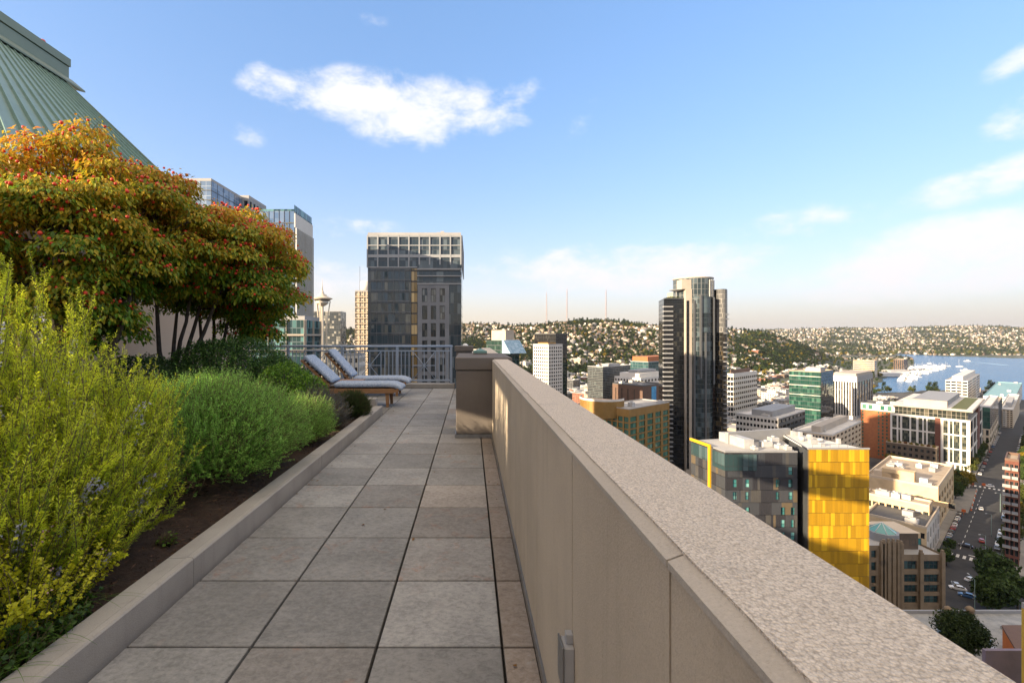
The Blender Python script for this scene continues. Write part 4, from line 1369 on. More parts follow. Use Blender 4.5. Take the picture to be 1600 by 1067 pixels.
def hgt(X, Y):
    X = np.asarray(X, float); Y = np.asarray(Y, float)
    u = X / np.maximum(Y, 1)
    base = GZ0 - 33.5 * sstep(360, 1080, Y)
    r1 = np.interp(u, [-2, -0.45, -0.27, -0.1, 0, 0.1, 0.3, 0.42, 0.5, 0.557, 0.64, 0.70, 0.75, 0.80], [-60, -20, 18, 30, 42, 52, 56, 52, 40, 18, 2, -36, -88, -124])
    s1 = sstep(900, 2150, Y) * (1 - sstep(2500, 3000, Y))
    s1 = s1 * (0.86 + 0.14 * np.sin(u * 21 + Y * 0.004) * np.sin(Y * 0.006 + 1)) + 0.10 * s1
    z = base + (r1 - base) * np.clip(s1, 0, 1)
    far = sstep(3150, 6600, Y)
    r2 = 92 + 22 * np.sin(u * 7 + 0.5) + 10 * np.sin(u * 19)
    z = z + (r2 - z) * far * (1 - sstep(6600, 8500, Y) * 0.6)
    r3 = np.interp(u, [-1, 0.5, 0.85, 0.95, 1.05, 1.2, 1.6], [120, 120, 130, 215, 225, 205, 215])
    z = np.where(Y > 8500, z + (r3 - z) * sstep(8500, 11500, Y), z)
    z = z + sstep(800, 1500, Y) * 4 * np.sin(X * 0.021) * np.sin(Y * 0.017)
    return np.where(in_poly(X, Y, LAKE), -133.0, np.maximum(z, -124.3 + 0 * z))


M_GROUND, nt, out = newmat('city_ground')
gco = nt.nodes.new('ShaderNodeTexCoord').outputs['Object']
gs = nt.nodes.new('ShaderNodeSeparateXYZ'); nt.links.new(gco, gs.inputs[0])
gn = noise(nt, gco, 0.035, 6, 0.65)
gn2 = noise(nt, gco, 0.006, 5, 0.6)
gc1 = mix(nt, ramp(nt, gn, 0.4, 0.65), (0.055, 0.055, 0.058), (0.11, 0.105, 0.095))
gc2 = mix(nt, ramp(nt, gn, 0.42, 0.6), (0.040, 0.055, 0.025), (0.13, 0.115, 0.085))
gc3 = mix(nt, ramp(nt, gn2, 0.4, 0.6), gc2, (0.045, 0.06, 0.03))
gcol = mix(nt, ramp(nt, gs.outputs[1], 900, 1300), gc1, gc3)
gb = nd(nt, 'ShaderNodeBsdfPrincipled', Base__Color=gcol, Roughness=0.9)
nt.links.new(gb.outputs[0], out.inputs[0])

us = np.concatenate([np.linspace(-3, -0.8, 12), np.linspace(-0.75, 1.45, 230), np.linspace(1.5, 3, 12)])
yy = np.concatenate([[-1500, -500, -100, 50, 120, 200, 280], np.geomspace(340, 15500, 250)])
UU, YY = np.meshgrid(us, yy)
XX = UU * np.maximum(YY, 420)
ZZ = hgt(XX, YY)
iu = np.arange(UU.size).reshape(UU.shape)
gq = np.stack([iu[:-1, :-1], iu[:-1, 1:], iu[1:, 1:], iu[1:, :-1]], -1).reshape(-1, 4)
gr = npobj('ground', np.stack([XX, YY, ZZ], -1).reshape(-1, 3), gq, M_GROUND, smooth=True)
struct(gr)

M_WATER, nt, out = newmat('lake_water')
wco = nt.nodes.new('ShaderNodeTexCoord').outputs['Object']
wn_ = noise(nt, vmt(nt, 'MULTIPLY', wco, (0.03, 0.012, 1)), 2.0, 6, 0.7)
wb_ = nd(nt, 'ShaderNodeBsdfPrincipled', Base__Color=mix(nt, ramp(nt, wn_, 0.35, 0.7), (0.010, 0.10, 0.25), (0.022, 0.15, 0.34)), Roughness=0.22, IOR=1.33)
wbp = nd(nt, 'ShaderNodeBump', Strength=0.35, Distance=1.0, Height=noise(nt, vmt(nt, 'MULTIPLY', wco, (1, 0.6, 1)), 0.4, 6, 0.7))
nt.links.new(wbp.outputs[0], wb_.inputs['Normal']); wb_.inputs['Specular IOR Level'].default_value = 0.12
nt.links.new(wb_.outputs[0], out.inputs[0])
wp = MB()
lx = [p[0] for p in LAKE]; ly = [p[1] for p in LAKE]
wp.poly([(min(lx) - 60, min(ly) - 60, WATER_Z), (max(lx) + 80, min(ly) - 60, WATER_Z), (max(lx) + 80, max(ly) + 80, WATER_Z), (min(lx) - 60, max(ly) + 80, WATER_Z)])
struct(wp.build('lake', M_WATER))

# street running away to the lake: s along the street, t to its left
TH = R(51.0)
E1 = Vector((math.sin(TH), math.cos(TH), 0)); E2 = Vector((-math.cos(TH), math.sin(TH), 0))
SO = Vector((183.7, 174.6, GZ0))


def ST(s, t, z=0.0):
    p = SO + E1 * s + E2 * t
    if p.y > 340:
        z += float(hgt(p.x, p.y)) - GZ0
    return Vector((p.x, p.y, GZ0 + z))


M_ASPHALT = pm('asphalt', (0.035, 0.035, 0.038), (0.05, 0.049, 0.05), 0.3, 0.9, c3=(0.025, 0.025, 0.027), s3=0.12)
M_WALK = pm('pavement_concrete', (0.24, 0.225, 0.20), (0.30, 0.28, 0.25), 0.4, 0.9)
M_PAINT = pm('road_paint', (0.72, 0.70, 0.66), (0.6, 0.58, 0.55), 1.5, 0.7)
M_YPAINT = pm('yellow_road_paint', (0.55, 0.36, 0.06), (0.5, 0.32, 0.05), 1.5, 0.7)


def strip(s0, s1, t0, t1, z, mb, n=1):
    for k in range(n):
        a, b = s0 + (s1 - s0) * k / n, s0 + (s1 - s0) * (k + 1) / n
        mb.poly([ST(a, t1, z), ST(a, t0, z), ST(b, t0, z), ST(b, t1, z)])


rd = MB()
strip(-70, 620, -8.5, 8.5, 0.06, rd, 80)
struct(rd.build('street', M_ASPHALT))
rd = MB()
strip(-14, 20, -160, -8.5, 0.064, rd); strip(-14, 20, 8.5, 130, 0.064, rd)
strip(170, 186, -160, -8.5, 0.064, rd); strip(170, 186, 8.5, 130, 0.064, rd)
struct(rd.build('cross_street', M_ASPHALT))
sw = MB()
for (a, b) in ((24, 166), (190, 420)):
    n = int((b - a) / 12)
    for k in range(n):
        p, q = a + (b - a) * k / n, a + (b - a) * (k + 1) / n
        for t0, t1 in ((8.5, 12.5), (-13.5, -8.5)):
            A, Bq, Cq = ST(p, t0, 0.0), ST(q, t0, 0.0), ST(p, t1, 0.0)
            sw.obox(A, Bq - A, Cq - A, (0, 0, 0.2))
struct(sw.build('pavement', M_WALK))
sw = MB()
A, Bq, Cq = ST(22, -13.5), ST(70, -13.5), ST(22, -34)
sw.obox(A, Bq - A, Cq - A, (0, 0, 0.19))
struct(sw.build('plaza', M_WALK))
mk = MB()
for k in range(8):
    strip(24.5, 28.5, -7.2 + k * 1.9, -6.3 + k * 1.9, 0.07, mk)
    strip(163, 166, -7.2 + k * 1.9, -6.3 + k * 1.9, 0.07, mk)
strip(30.5, 31.2, -8, 0, 0.07, mk)
for s in range(36, 160, 9):
    strip(s, s + 4, 2.7, 2.9, 0.07, mk)
for t in range(-150, -10, 9):
    strip(2.9, 3.1, t, t + 4, 0.072, mk)
struct(mk.build('road_marking', M_PAINT))
# ================================================================== BUILDINGS: helpers
def winglass(name, dark, light, rough=0.06, ior=1.5):
    m, nt, out = newmat(name)
    oi = nt.nodes.new('ShaderNodeObjectInfo')
    geo = nt.nodes.new('ShaderNodeNewGeometry')
    r_ = mth(nt, 'FRACT', mth(nt, 'ADD', oi.outputs['Random'], mth(nt, 'MULTIPLY', geo.outputs['Random Per Island'], 3.7)))
    b = nd(nt, 'ShaderNodeBsdfPrincipled', Base__Color=mix(nt, ramp(nt, r_, 0.45, 1.0), dark, light), Roughness=rough, IOR=ior)
    wn = nt.nodes.new('ShaderNodeTexWhiteNoise'); wn.noise_dimensions = '1D'
    nt.links.new(r_, wn.inputs['W'])
    tilt = vmt(nt, 'SCALE', vmt(nt, 'SUBTRACT', wn.outputs['Color'], (0.5, 0.5, 0.5)), scale=0.05)
    nt.links.new(vmt(nt, 'NORMALIZE', vmt(nt, 'ADD', geo.outputs['Normal'], tilt)), b.inputs['Normal'])
    nt.links.new(b.outputs[0], out.inputs[0])
    return m


G_DARK = winglass('window_glass', (0.008, 0.010, 0.012), (0.045, 0.05, 0.048))
G_TEAL = winglass('teal_window_glass', (0.05, 0.20, 0.20), (0.22, 0.48, 0.45))
G_GREEN = winglass('green_window_glass', (0.04, 0.14, 0.10), (0.10, 0.24, 0.17))
W_WHITE = pm('white_cladding', (0.70, 0.66, 0.60), (0.64, 0.60, 0.54), 0.15, 0.7)
W_CREAM = pm('cream_stone', (0.60, 0.49, 0.36), (0.54, 0.44, 0.32), 0.15, 0.8)
W_BEIGE = pm('beige_concrete', (0.46, 0.40, 0.33), (0.40, 0.35, 0.29), 0.2, 0.85)
W_BRICK = pm('orange_brick', (0.42, 0.15, 0.055), (0.34, 0.115, 0.045), 0.8, 0.85)
W_REDBRICK = pm('red_brick', (0.17, 0.06, 0.038), (0.13, 0.047, 0.03), 0.8, 0.85)
W_BROWN = pm('brown_cladding', (0.15, 0.085, 0.055), (0.115, 0.065, 0.045), 0.3, 0.7)
W_DKBRICK = pm('dark_brown_brick', (0.14, 0.10, 0.07), (0.10, 0.075, 0.055), 0.7, 0.85)
W_GREY = pm('grey_cladding', (0.30, 0.30, 0.30), (0.26, 0.26, 0.265), 0.2, 0.6)
W_DGREY = pm('dark_grey_metal', (0.075, 0.08, 0.085), (0.055, 0.06, 0.065), 0.2, 0.5)
W_DECO = pm('sandy_stone', (0.27, 0.20, 0.13), (0.22, 0.16, 0.10), 0.4, 0.85, c3=(0.15, 0.11, 0.075), s3=0.3)
W_GOLD = pm('gold_metal', (0.33, 0.19, 0.055), (0.27, 0.155, 0.04), 0.3, 0.45, metal=0.3)
RF_GREY = pm('grey_roof', (0.42, 0.41, 0.40), (0.34, 0.335, 0.33), 0.12, 0.9, c3=(0.24, 0.235, 0.23), s3=0.08)
RF_WHITE = pm('white_roof', (0.66, 0.64, 0.61), (0.56, 0.55, 0.53), 0.12, 0.85, c3=(0.42, 0.41, 0.40), s3=0.1)
RF_TAN = pm('tan_roof', (0.44, 0.36, 0.27), (0.38, 0.31, 0.235), 0.12, 0.9, c3=(0.28, 0.22, 0.17), s3=0.1)
RF_DARK = pm('dark_roof', (0.085, 0.085, 0.09), (0.12, 0.118, 0.115), 0.12, 0.9)
M_UNIT = pm('rooftop_metal', (0.52, 0.52, 0.51), (0.42, 0.42, 0.42), 0.6, 0.5, metal=0.3)
M_MULL = pm('mullion_metal', (0.14, 0.145, 0.15), (0.11, 0.115, 0.12), 1, 0.4, metal=0.4)
M_MULLW = pm('white_mullion', (0.66, 0.65, 0.62), (0.60, 0.59, 0.57), 1, 0.5)
M_FRAMED = pm('dark_window_frame', (0.05, 0.05, 0.052), (0.04, 0.04, 0.042), 1, 0.5)

WINCACHE = {}
OCC = []                      # footprints already built on: (x, y, radius)


def winmesh(w, h, nx, ny, fm, gm):
    key = (round(w, 2), round(h, 2), nx, ny, fm.name, gm.name)
    if key in WINCACHE:
        return WINCACHE[key]
    mb = MB()
    b = min(0.10, w * 0.08)
    d = 0.12
    mb.box(0, w, 0, d, 0, b); mb.box(0, w, 0, d, h - b, h)
    mb.box(0, b, 0.003, d, b, h - b); mb.box(w - b, w, 0.003, d, b, h - b)
    for k in range(1, nx):
        x = w * k / nx
        mb.box(x - b * 0.4, x + b * 0.4, 0.02, d, b, h - b)
    for k in range(1, ny):
        z = h * k / ny
        mb.box(b, w - b, 0.026, d, z - b * 0.4, z + b * 0.4)
    for i in range(nx):
        for k in range(ny):
            x0, x1, z0, z1 = w * i / nx, w * (i + 1) / nx, h * k / ny, h * (k + 1) / ny
            mb.poly([(x0, 0.09, z0), (x1, 0.09, z0), (x1, 0.09, z1), (x0, 0.09, z1)], 1)
    WINCACHE[key] = mb.mesh('window', [fm, gm])
    return WINCACHE[key]


def face_openings(mb, S, d, L, z0, z1, ops, dep, mi=0):
    """wall face with rectangular openings and their reveals; S start (left end seen from outside), d direction"""
    S = Vector((S[0], S[1], 0)); d = Vector((d[0], d[1], 0)); inn = Vector((-d.y, d.x, 0))
    xs = sorted({0.0, L} | {o[0] for o in ops} | {o[1] for o in ops})
    zs = sorted({z0, z1} | {o[2] for o in ops} | {o[3] for o in ops})
    P = lambda u, z, k=0.0: tuple(S + d * u + inn * k + Vector((0, 0, z)))
    xm = [(a + b) / 2 for a, b in zip(xs[:-1], xs[1:])]
    for a, b in zip(zs[:-1], zs[1:]):
        zc = (a + b) / 2
        row = [o for o in ops if o[2] < zc < o[3]]
        u0 = None
        for i, c in enumerate(xm):
            hole = any(o[0] < c < o[1] for o in row)
            if not hole and u0 is None:
                u0 = xs[i]
            if hole and u0 is not None:
                mb.poly([P(u0, a), P(xs[i], a), P(xs[i], b), P(u0, b)], mi); u0 = None
        if u0 is not None:
            mb.poly([P(u0, a), P(L, a), P(L, b), P(u0, b)], mi)
    for (a, b, c, e) in ops:
        mb.poly([P(a, c), P(a, c, dep), P(a, e, dep), P(a, e)], mi)
        mb.poly([P(b, c), P(b, e), P(b, e, dep), P(b, c, dep)], mi)
        mb.poly([P(a, c), P(b, c), P(b, c, dep), P(a, c, dep)], mi)
        mb.poly([P(a, e), P(a, e, dep), P(b, e, dep), P(b, e)], mi)


def gridops(L, z0, z1, cols, rows, wf=0.6, hf=0.6, eu=0.0, e0=0.0, e1=0.0, lift=0.5):
    cw, rh = (L - 2 * eu) / cols, (z1 - z0 - e0 - e1) / rows
    out = []
    for r in range(rows):
        for c in range(cols):
            u = eu + cw * (c + (1 - wf) / 2); v = z0 + e0 + rh * (r + (1 - hf) * lift)
            out.append((u, u + cw * wf, v, v + rh * hf))
    return out


class Building:
    def __init__(s, name, label, cat, xc, ytop, Yc, xl=None, xr=None, a=None, b=None, th=51.0, zb=None, group=None, ztop=None, at=None):
        t = R(th)
        s.dR = Vector((math.sin(t), math.cos(t), 0)); s.dL = Vector((-math.cos(t), math.sin(t), 0))
        s.P = Vector((wx(xc, Yc), Yc, 0)) if at is None else Vector((at[0], at[1], 0))
        Yc = s.P.y
        s.zt = wz(ytop, Yc) if ztop is None else ztop
        if a is None:
            u = (xl - VX) / F
            a = (u * s.P.y - s.P.x) / (s.dL.x - u * s.dL.y)
        if b is None:
            u = (xr - VX) / F
            b = (u * s.P.y - s.P.x) / (s.dR.x - u * s.dR.y)
        s.a, s.b = abs(a), abs(b)
        c = s.P + s.dL * s.a / 2 + s.dR * s.b / 2
        s.zb = (float(hgt(c.x, c.y)) - 1.5 if zb is None else zb)
        s.root = thing(name, label, cat, (s.P.x, s.P.y, s.zb), group)
        OCC.append((c.x, c.y, 0.5 * math.hypot(s.a, s.b) + 4))
        s.wins = []
        s.wall_mb = MB()

    def pt(s, i, j, z=0.0):
        v = s.P + s.dL * i + s.dR * j
        return Vector((v.x, v.y, z))

    def face(s, f):
        return {'L': (s.P + s.dL * s.a, -s.dL, s.a), 'R': (s.P, s.dR, s.b), 'BR': (s.P + s.dR * s.b, s.dL, s.a), 'BL': (s.P + s.dL * s.a + s.dR * s.b, -s.dR, s.b)}[f]

    def wall(s, mat, L=(), Rr=(), dep=0.35, zt=None, zb=None, mat2=None):
        zt = s.zt if zt is None else zt; zb = s.zb if zb is None else zb
        mb = MB()
        for f, ops, mi in (('L', list(L), 0), ('R', list(Rr), 1 if mat2 else 0), ('BL', [], 0), ('BR', [], 0)):
            S, d, ln = s.face(f)
            face_openings(mb, S, d, ln, zb, zt, ops, dep, mi)
            for o in ops:
                s.wins.append((S, d, o, dep))
        mb.build('wall', [mat] + ([mat2] if mat2 else []), s.root)
        return s

    def windows(s, fm, gm, nx=1, ny=1, maxn=100, nxf=None):
        rest = MB()
        for k, (S, d, (u0, u1, v0, v1), dep) in enumerate(s.wins):
            w, h = u1 - u0, v1 - v0
            nn = nx if nxf is None else max(1, int(round(w / nxf)))
            me = winmesh(w, h, nn, ny, fm, gm)
            inn = Vector((-d.y, d.x, 0))
            pos = Vector((S.x, S.y, 0)) + d * u0 + inn * (dep - 0.11) + Vector((0, 0, v0))
            if k < maxn:
                o = bpy.data.objects.new('window', me); COL.objects.link(o); o.parent = s.root
                o.location = pos - s.root.location
                o.rotation_euler = (0, 0, math.atan2(d.y, d.x))
            else:
                n0 = len(rest.v)
                for v in me.vertices:
                    rest.v.append(tuple(pos + d * v.co.x + inn * v.co.y + Vector((0, 0, v.co.z))))
                for p in me.polygons:
                    rest.f.append(tuple(n0 + i for i in p.vertices)); rest.m.append(p.material_index); rest.sm.append(False)
        if rest.v:
            rest.build('window', [fm, gm], s.root, kind='stuff')
        s.wins = []
        return s

    def curtain(s, gl, mull=None, fh=3.6, pw=1.5, zt=None, zb=None, bands=True, fins=True, gr=None, bd=0.12, bh=0.25):
        zt = s.zt if zt is None else zt; zb = s.zb if zb is None else zb
        mb = MB()
        for f in ('L', 'R', 'BL', 'BR'):
            S, d, ln = s.face(f)
            p, q = Vector((S.x, S.y, zb)), Vector((S.x, S.y, zb)) + d * ln
            mb.poly([p, q, q + Vector((0, 0, zt - zb)), p + Vector((0, 0, zt - zb))], 1 if (gr and f == 'R') else 0)
        mb.build('glass_facade', [gl] + ([gr] if gr else []), s.root)
        if mull:
            m = MB()
            for f in ('L', 'R'):
                S, d, ln = s.face(f); o_ = Vector((d.y, -d.x, 0))
                S = Vector((S.x, S.y, 0))
                if bands:
                    z = zt
                    while z > zb + fh:
                        z -= fh
                        m.obox(S + Vector((0, 0, z)) - o_ * 0.02, d * ln, o_ * (bd + 0.02), (0, 0, bh))
                if fins:
                    n = max(1, int(round(ln / pw)))
                    for k in range(n + 1):
                        m.obox(S + d * (ln * k / n - 0.04) + Vector((0, 0, zb)) - o_ * 0.02, d * 0.08, o_ * (bd * 0.8 + 0.02), (0, 0, zt - zb))
            m.build('mullions', mull, s.root)
        return s

    def roof(s, mat, par=0.9, inset=0.35, parmat=None, dz=0.0):
        z = s.zt + dz
        mb = MB()
        c = [s.pt(0, 0), s.pt(0, s.b), s.pt(s.a, s.b), s.pt(s.a, 0)]
        mb.poly([Vector((p.x, p.y, z - 0.05)) for p in c])
        ro = mb.build('roof', mat, s.root)
        if par:
            pb_ = MB()
            for P0, D, W, Ln in ((s.pt(0, 0), s.dL, s.dR, s.a), (s.pt(0, s.b - inset), s.dL, s.dR, s.a), (s.pt(0, inset), s.dR, s.dL, s.b - 2 * inset), (s.pt(s.a - inset, inset), s.dR, s.dL, s.b - 2 * inset)):
                pb_.obox(Vector((P0.x, P0.y, z - 0.02)) , D * Ln, W * inset, (0, 0, par))
            pb_.build('parapet', parmat or mat, s.root)
        s.ro = ro
        return s

    def units(s, n, seed=0, big=False, mat=None, hmax=2.6):
        rs = random.Random(seed)
        for k in range(n):
            w, d, h = rs.uniform(2, 5), rs.uniform(2, 4.5), rs.uniform(1.0, hmax)
            if big and k == 0:
                w, d, h = s.a * 0.45, s.b * 0.4, rs.uniform(3.0, 4.5)
            w, d = min(w, s.a * 0.6), min(d, s.b * 0.6)
            i, j = rs.uniform(1.2, max(1.3, s.a - w - 1.2)), rs.uniform(1.2, max(1.3, s.b - d - 1.2))
            mb = MB()
            mb.obox(s.pt(i, j, s.zt + 0.0), s.dL * w, s.dR * d, (0, 0, h))
            if rs.random() < 0.6:
                mb.obox(s.pt(i + w * 0.2, j + d * 0.2, s.zt + h), s.dL * w * 0.4, s.dR * d * 0.5, (0, 0, 0.5))
            if rs.random() < 0.5:
                c = s.pt(i + w * 0.7, j + d * 0.6)
                mb.lathe([(0.5, 0), (0.5, 0.6), (0.35, 0.7)], (c.x, c.y, s.zt + h), 10)
            mb.build('rooftop_unit', mat or (M_UNIT if k % 2 else RF_GREY), s.root)
        return s

    def block(s, i0, i1, j0, j1, z0, z1, mat, name):
        mb = MB(); mb.obox(s.pt(i0, j0, z0), s.dL * (i1 - i0), s.dR * (j1 - j0), (0, 0, z1 - z0))
        return mb.build(name, mat, s.root)
# ================================================================== NAMED BUILDINGS
# ---- glass towers beyond the terrace end ----------------------------
gA = glassmat('tower_glass_dark', (0.045, 0.068, 0.082), (0.17, 0.17, 0.145), 1.07, 3.3, (0.05, 0.055, 0.06), 0.09, 0.35, wob=0.09, thresh=0.6)  # bluish base and paler panes: reflections put into the pane colour
gA2 = glassmat('tower_glass_slate', (0.03, 0.045, 0.055), (0.12, 0.15, 0.165), 1.07, 3.3, (0.06, 0.065, 0.07), 0.06, 0.2, wob=0.03, thresh=0.4)
gGold = glassmat('lit_tint_glass', (0.22, 0.15, 0.06), (0.60, 0.43, 0.20), 1.2, 3.3, (0.06, 0.05, 0.04), 0.08, 0.5, wob=0.05, thresh=0.35)  # golden light of the slot is put into the pane colour
t1 = Building('glass_tower', 'wide dark glass tower with a pale framed top standing beyond the blue railing', 'tower', 720, 368, 144, a=28.8, b=31, th=0, zb=GZ0 - 1)
X0, X1, Y0 = t1.P.x - t1.a, t1.P.x, t1.P.y
zt = t1.zt
zb1, zb2, zb3 = wz(384, 144), wz(401, 144), wz(418, 144)
t1.curtain(gA)
w = MB(); w.box(X0 - 0.01, X1 + 0.25, Y0 - 0.30, Y0 + 0.0, zb3, zt - 0.02)
w.build('upper_glass', gA2, t1.root)
w = MB()
for k in range(10):
    x = X0 + (X1 - X0) * k / 9
    w.box(x - 0.20, x + 0.20, Y0 - 0.62, Y0 - 0.302, zb3, zt)
for z, h in ((zt - 0.6, 0.6), (zb1 - 0.15, 0.3), (zb2 - 0.35, 0.9), (zb3 - 0.2, 0.35)):
    w.box(X0 - 0.02, X1 + 0.02, Y0 - 0.58, Y0 - 0.302, z, z + h)
for k in range(10):
    y = Y0 + 31 * k / 9
    w.box(X1 + 0.255, X1 + 0.55, y - 0.2, y + 0.2, zb3, zt)
w.build('pale_frame', pm('pale_grey_frame', (0.34, 0.35, 0.36), (0.30, 0.31, 0.32), 0.5, 0.5), t1.root)
t1.roof(RF_GREY).units(2, 4)
w = MB()          # dark left half with thin slab edges
w.box(wx(580, 144), wx(642, 144), Y0 - 0.5, Y0 - 0.01, -90, wz(420, 144)); w.build('left_bay', gA, t1.root)
w = MB()
z = wz(420, 144)
while z > -60:
    w.box(wx(580, 144) + 0.02, wx(642, 144) - 0.02, Y0 - 0.62, Y0 - 0.502, z - 0.3, z); z -= 3.3
for x in np.linspace(wx(580, 144), wx(642, 144), 8):
    w.box(x - 0.06, x + 0.06, Y0 - 0.66, Y0 - 0.622, -60, wz(420, 144))
w.build('floor_bands', M_MULL, t1.root)
w = MB(); w.box(wx(643, 144), wx(652, 144), Y0 - 0.25, Y0 - 0.01, -90, wz(420, 144)); w.build('lit_tint_bay', gGold, t1.root)
# right half: grey panels with punched windows
xr0, xr1 = wx(653, 144), wx(702, 144)
ops = []
zc = wz(451, 144)
for r in range(18):
    za = zc - 5.35 * r
    if za - 4.3 < -88:
        break
    for px in (664, 677.6, 691.4):
        ops.append((wx(px, 144) - 0.8 - xr0, wx(px, 144) + 0.8 - xr0, za - 4.2, za))
w = MB(); face_openings(w, (xr0, Y0 - 0.9), (1, 0), xr1 - xr0, -89, wz(445, 144), ops, 0.4)
w.poly([(xr0, Y0 - 0.9, wz(445, 144)), (xr1, Y0 - 0.9, wz(445, 144)), (xr1, Y0, wz(445, 144)), (xr0, Y0, wz(445, 144))])
w.poly([(xr0, Y0, -89), (xr0, Y0 - 0.9, -89), (xr0, Y0 - 0.9, wz(445, 144)), (xr0, Y0, wz(445, 144))])
w.poly([(xr1, Y0 - 0.9, -89), (xr1, Y0, -89), (xr1, Y0, wz(445, 144)), (xr1, Y0 - 0.9, wz(445, 144))])
w.build('grey_panels', pm('grey_panel', (0.20, 0.205, 0.215), (0.165, 0.17, 0.18), 0.35, 0.6), t1.root)
for o in ops:
    t1.wins.append((Vector((xr0, Y0 - 0.9, 0)), Vector((1, 0, 0)), o, 0.4))
t1.windows(M_FRAMED, winglass('tower_window', (0.03, 0.04, 0.045), (0.20, 0.21, 0.20)), 2, 2)
w = MB(); w.box(xr1 + 0.05, X1 + 0.2, Y0 - 0.8, Y0 - 0.01, -90, wz(445, 144)); w.build('right_bay', gA2, t1.root)
for py, h in ((420, 0.5), (431, 0.35), (443, 0.4)):
    w = MB(); w.box(xr0 - 0.1, X1 + 0.22, Y0 - 1.1, Y0 - 0.305 if py < 425 else Y0 - 0.02, wz(py, 144) - h, wz(py, 144)); w.build('terrace_slab', W_GREY, t1.root)
    w = MB(); w.box(xr0 - 0.1, X1 + 0.22, Y0 - 1.1, Y0 - 1.06, wz(py, 144), wz(py, 144) + 1.1); w.build('glass_balustrade', gA2, t1.root)
w = MB(); w.box(xr0, X1, Y0 - 0.4, Y0 - 0.01, wz(443, 144), wz(421, 144)); w.build('penthouse_glass', gA2, t1.root)

# ---- thin round topped tower ----------------------------------------
gCr = glassmat('cream_tower_glass', (0.10, 0.10, 0.09), (0.42, 0.34, 0.22), 1.5, 3.0, (0.50, 0.42, 0.32), 0.5, 1.1, wob=0.04, thresh=0.3)
t2 = Building('apartment_tower', 'slim cream tower with a round top half hidden by the wide glass tower', 'tower', 576, 456, 260, xl=555, b=15, th=0, zb=GZ0)
t2.curtain(gCr, W_CREAM, 3.0, 2.5, bd=0.5, bh=0.5).roof(RF_GREY)
w = MB(); w.lathe([(3.4, 0), (3.4, 6.2), (3.1, 6.4), (0, 6.5)], (wx(570, 262), 266, t2.zt), 24); w.build('round_top', W_WHITE, t2.root)
w = MB(); w.tube([(wx(561, 262), 264, t2.zt), (wx(561, 262), 264, t2.zt + 15)], 0.12, 5); w.build('mast', M_MULL, t2.root)

# ---- checkered glass block ------------------------------------------
gCk = glassmat('checker_glass', (0.04, 0.05, 0.055), (0.42, 0.40, 0.34), 4.2, 5.0, (0.07, 0.075, 0.08), 0.3, 0.8, wob=0.06, thresh=0.5)
t3 = Building('office_tower', 'mid grey checkered glass block below the slender observation tower', 'building', 532, 487, 900, xl=488, b=40, th=0)
t3.curtain(gCk, M_MULL, 5.0, 8.4).roof(RF_GREY).units(2, 9)

# ---- big blue glass tower behind the dogwood ------------------------
gBl = glassmat('blue_glass', (0.10, 0.17, 0.30), (0.20, 0.28, 0.42), 1.3, 1.6, (0.12, 0.16, 0.24), 0.05, 0.07, wob=0.02, thresh=0.3)
gTe = glassmat('teal_tower_glass', (0.02, 0.055, 0.06), (0.14, 0.30, 0.30), 0.9, 3.0, (0.10, 0.14, 0.15), 0.09, 0.2, wob=0.06, thresh=0.55)
t4 = Building('glass_tower', 'tall teal glass tower with a blue top and white corner behind the farthest dogwood', 'tower', 460, 330, 120, xl=396, xr=487, th=0, zb=GZ0)
t4.curtain(gBl, M_MULL, 3.2, 1.3, gr=gTe)
w = MB(); w.box(t4.P.x + 0.01, t4.P.x + 0.30, t4.P.y - 0.2, t4.P.y + t4.b + 0.1, t4.zt - 4.2, t4.zt - 0.6); w.build('white_band', W_WHITE, t4.root)
w = MB()
for k in range(14):
    y = t4.P.y + t4.b * k / 13
    w.box(t4.P.x + 0.305, t4.P.x + 0.6, y - 0.05, y + 0.05, -80, t4.zt - 4.3)
w.build('fins', M_MULLW, t4.root)
w = MB(); w.box(t4.P.x - 0.05, t4.P.x, t4.P.y, t4.P.y + t4.b, t4.zt, t4.zt + 1.6); w.box(t4.P.x - t4.a, t4.P.x - 0.06, t4.P.y, t4.P.y + 0.05, t4.zt, t4.zt + 0.5); w.build('glass_parapet', gTe, t4.root)
t4.roof(RF_GREY, par=0)
t4b = Building('podium_building', 'low dark podium with beige balcony frames behind the left end of the railing', 'building', 476, 500, 100, xl=392, b=10, th=0, zb=GZ0)
t4b.curtain(gTe, W_BEIGE, 3.4, 4.2, bd=0.5, bh=0.4).roof(RF_GREY)
t5 = Building('glass_tower', 'pale blue glass tower top showing between the green roof and the dogwoods', 'tower', 330, 283, 150, xl=230, b=22, th=0, zb=GZ0)
t5.curtain(glassmat('pale_blue_glass', (0.14, 0.20, 0.30), (0.26, 0.33, 0.44), 1.7, 3.1, (0.30, 0.36, 0.45), 0.10, 0.18, wob=0.02, thresh=0.3), M_MULL, 3.1, 3.4).roof(RF_GREY)
t6 = Building('office_tower', 'grey concrete tower top peeking over the middle dogwood', 'tower', 389, 309, 170, xl=350, xr=416, th=0, zb=GZ0)
t6.wall(W_GREY, gridops(t6.a, -60, t6.zt, 4, 24, 0.6, 0.5), gridops(t6.b, -60, t6.zt, 5, 24, 0.6, 0.5)).windows(M_FRAMED, G_DARK, 1, 1, 60).roof(RF_GREY).units(1, 2)
t7 = Building('white_building', 'white slab building seen through the railing left of the wide glass tower', 'building', 560, 556, 185, xl=536, b=12, th=0, zb=GZ0)
t7.wall(W_WHITE, gridops(t7.a, -80, t7.zt, 3, 20, 0.55, 0.5), gridops(t7.b, -80, t7.zt, 5, 20, 0.55, 0.5)).windows(M_FRAMED, G_DARK, 2, 1, 60).roof(RF_GREY)
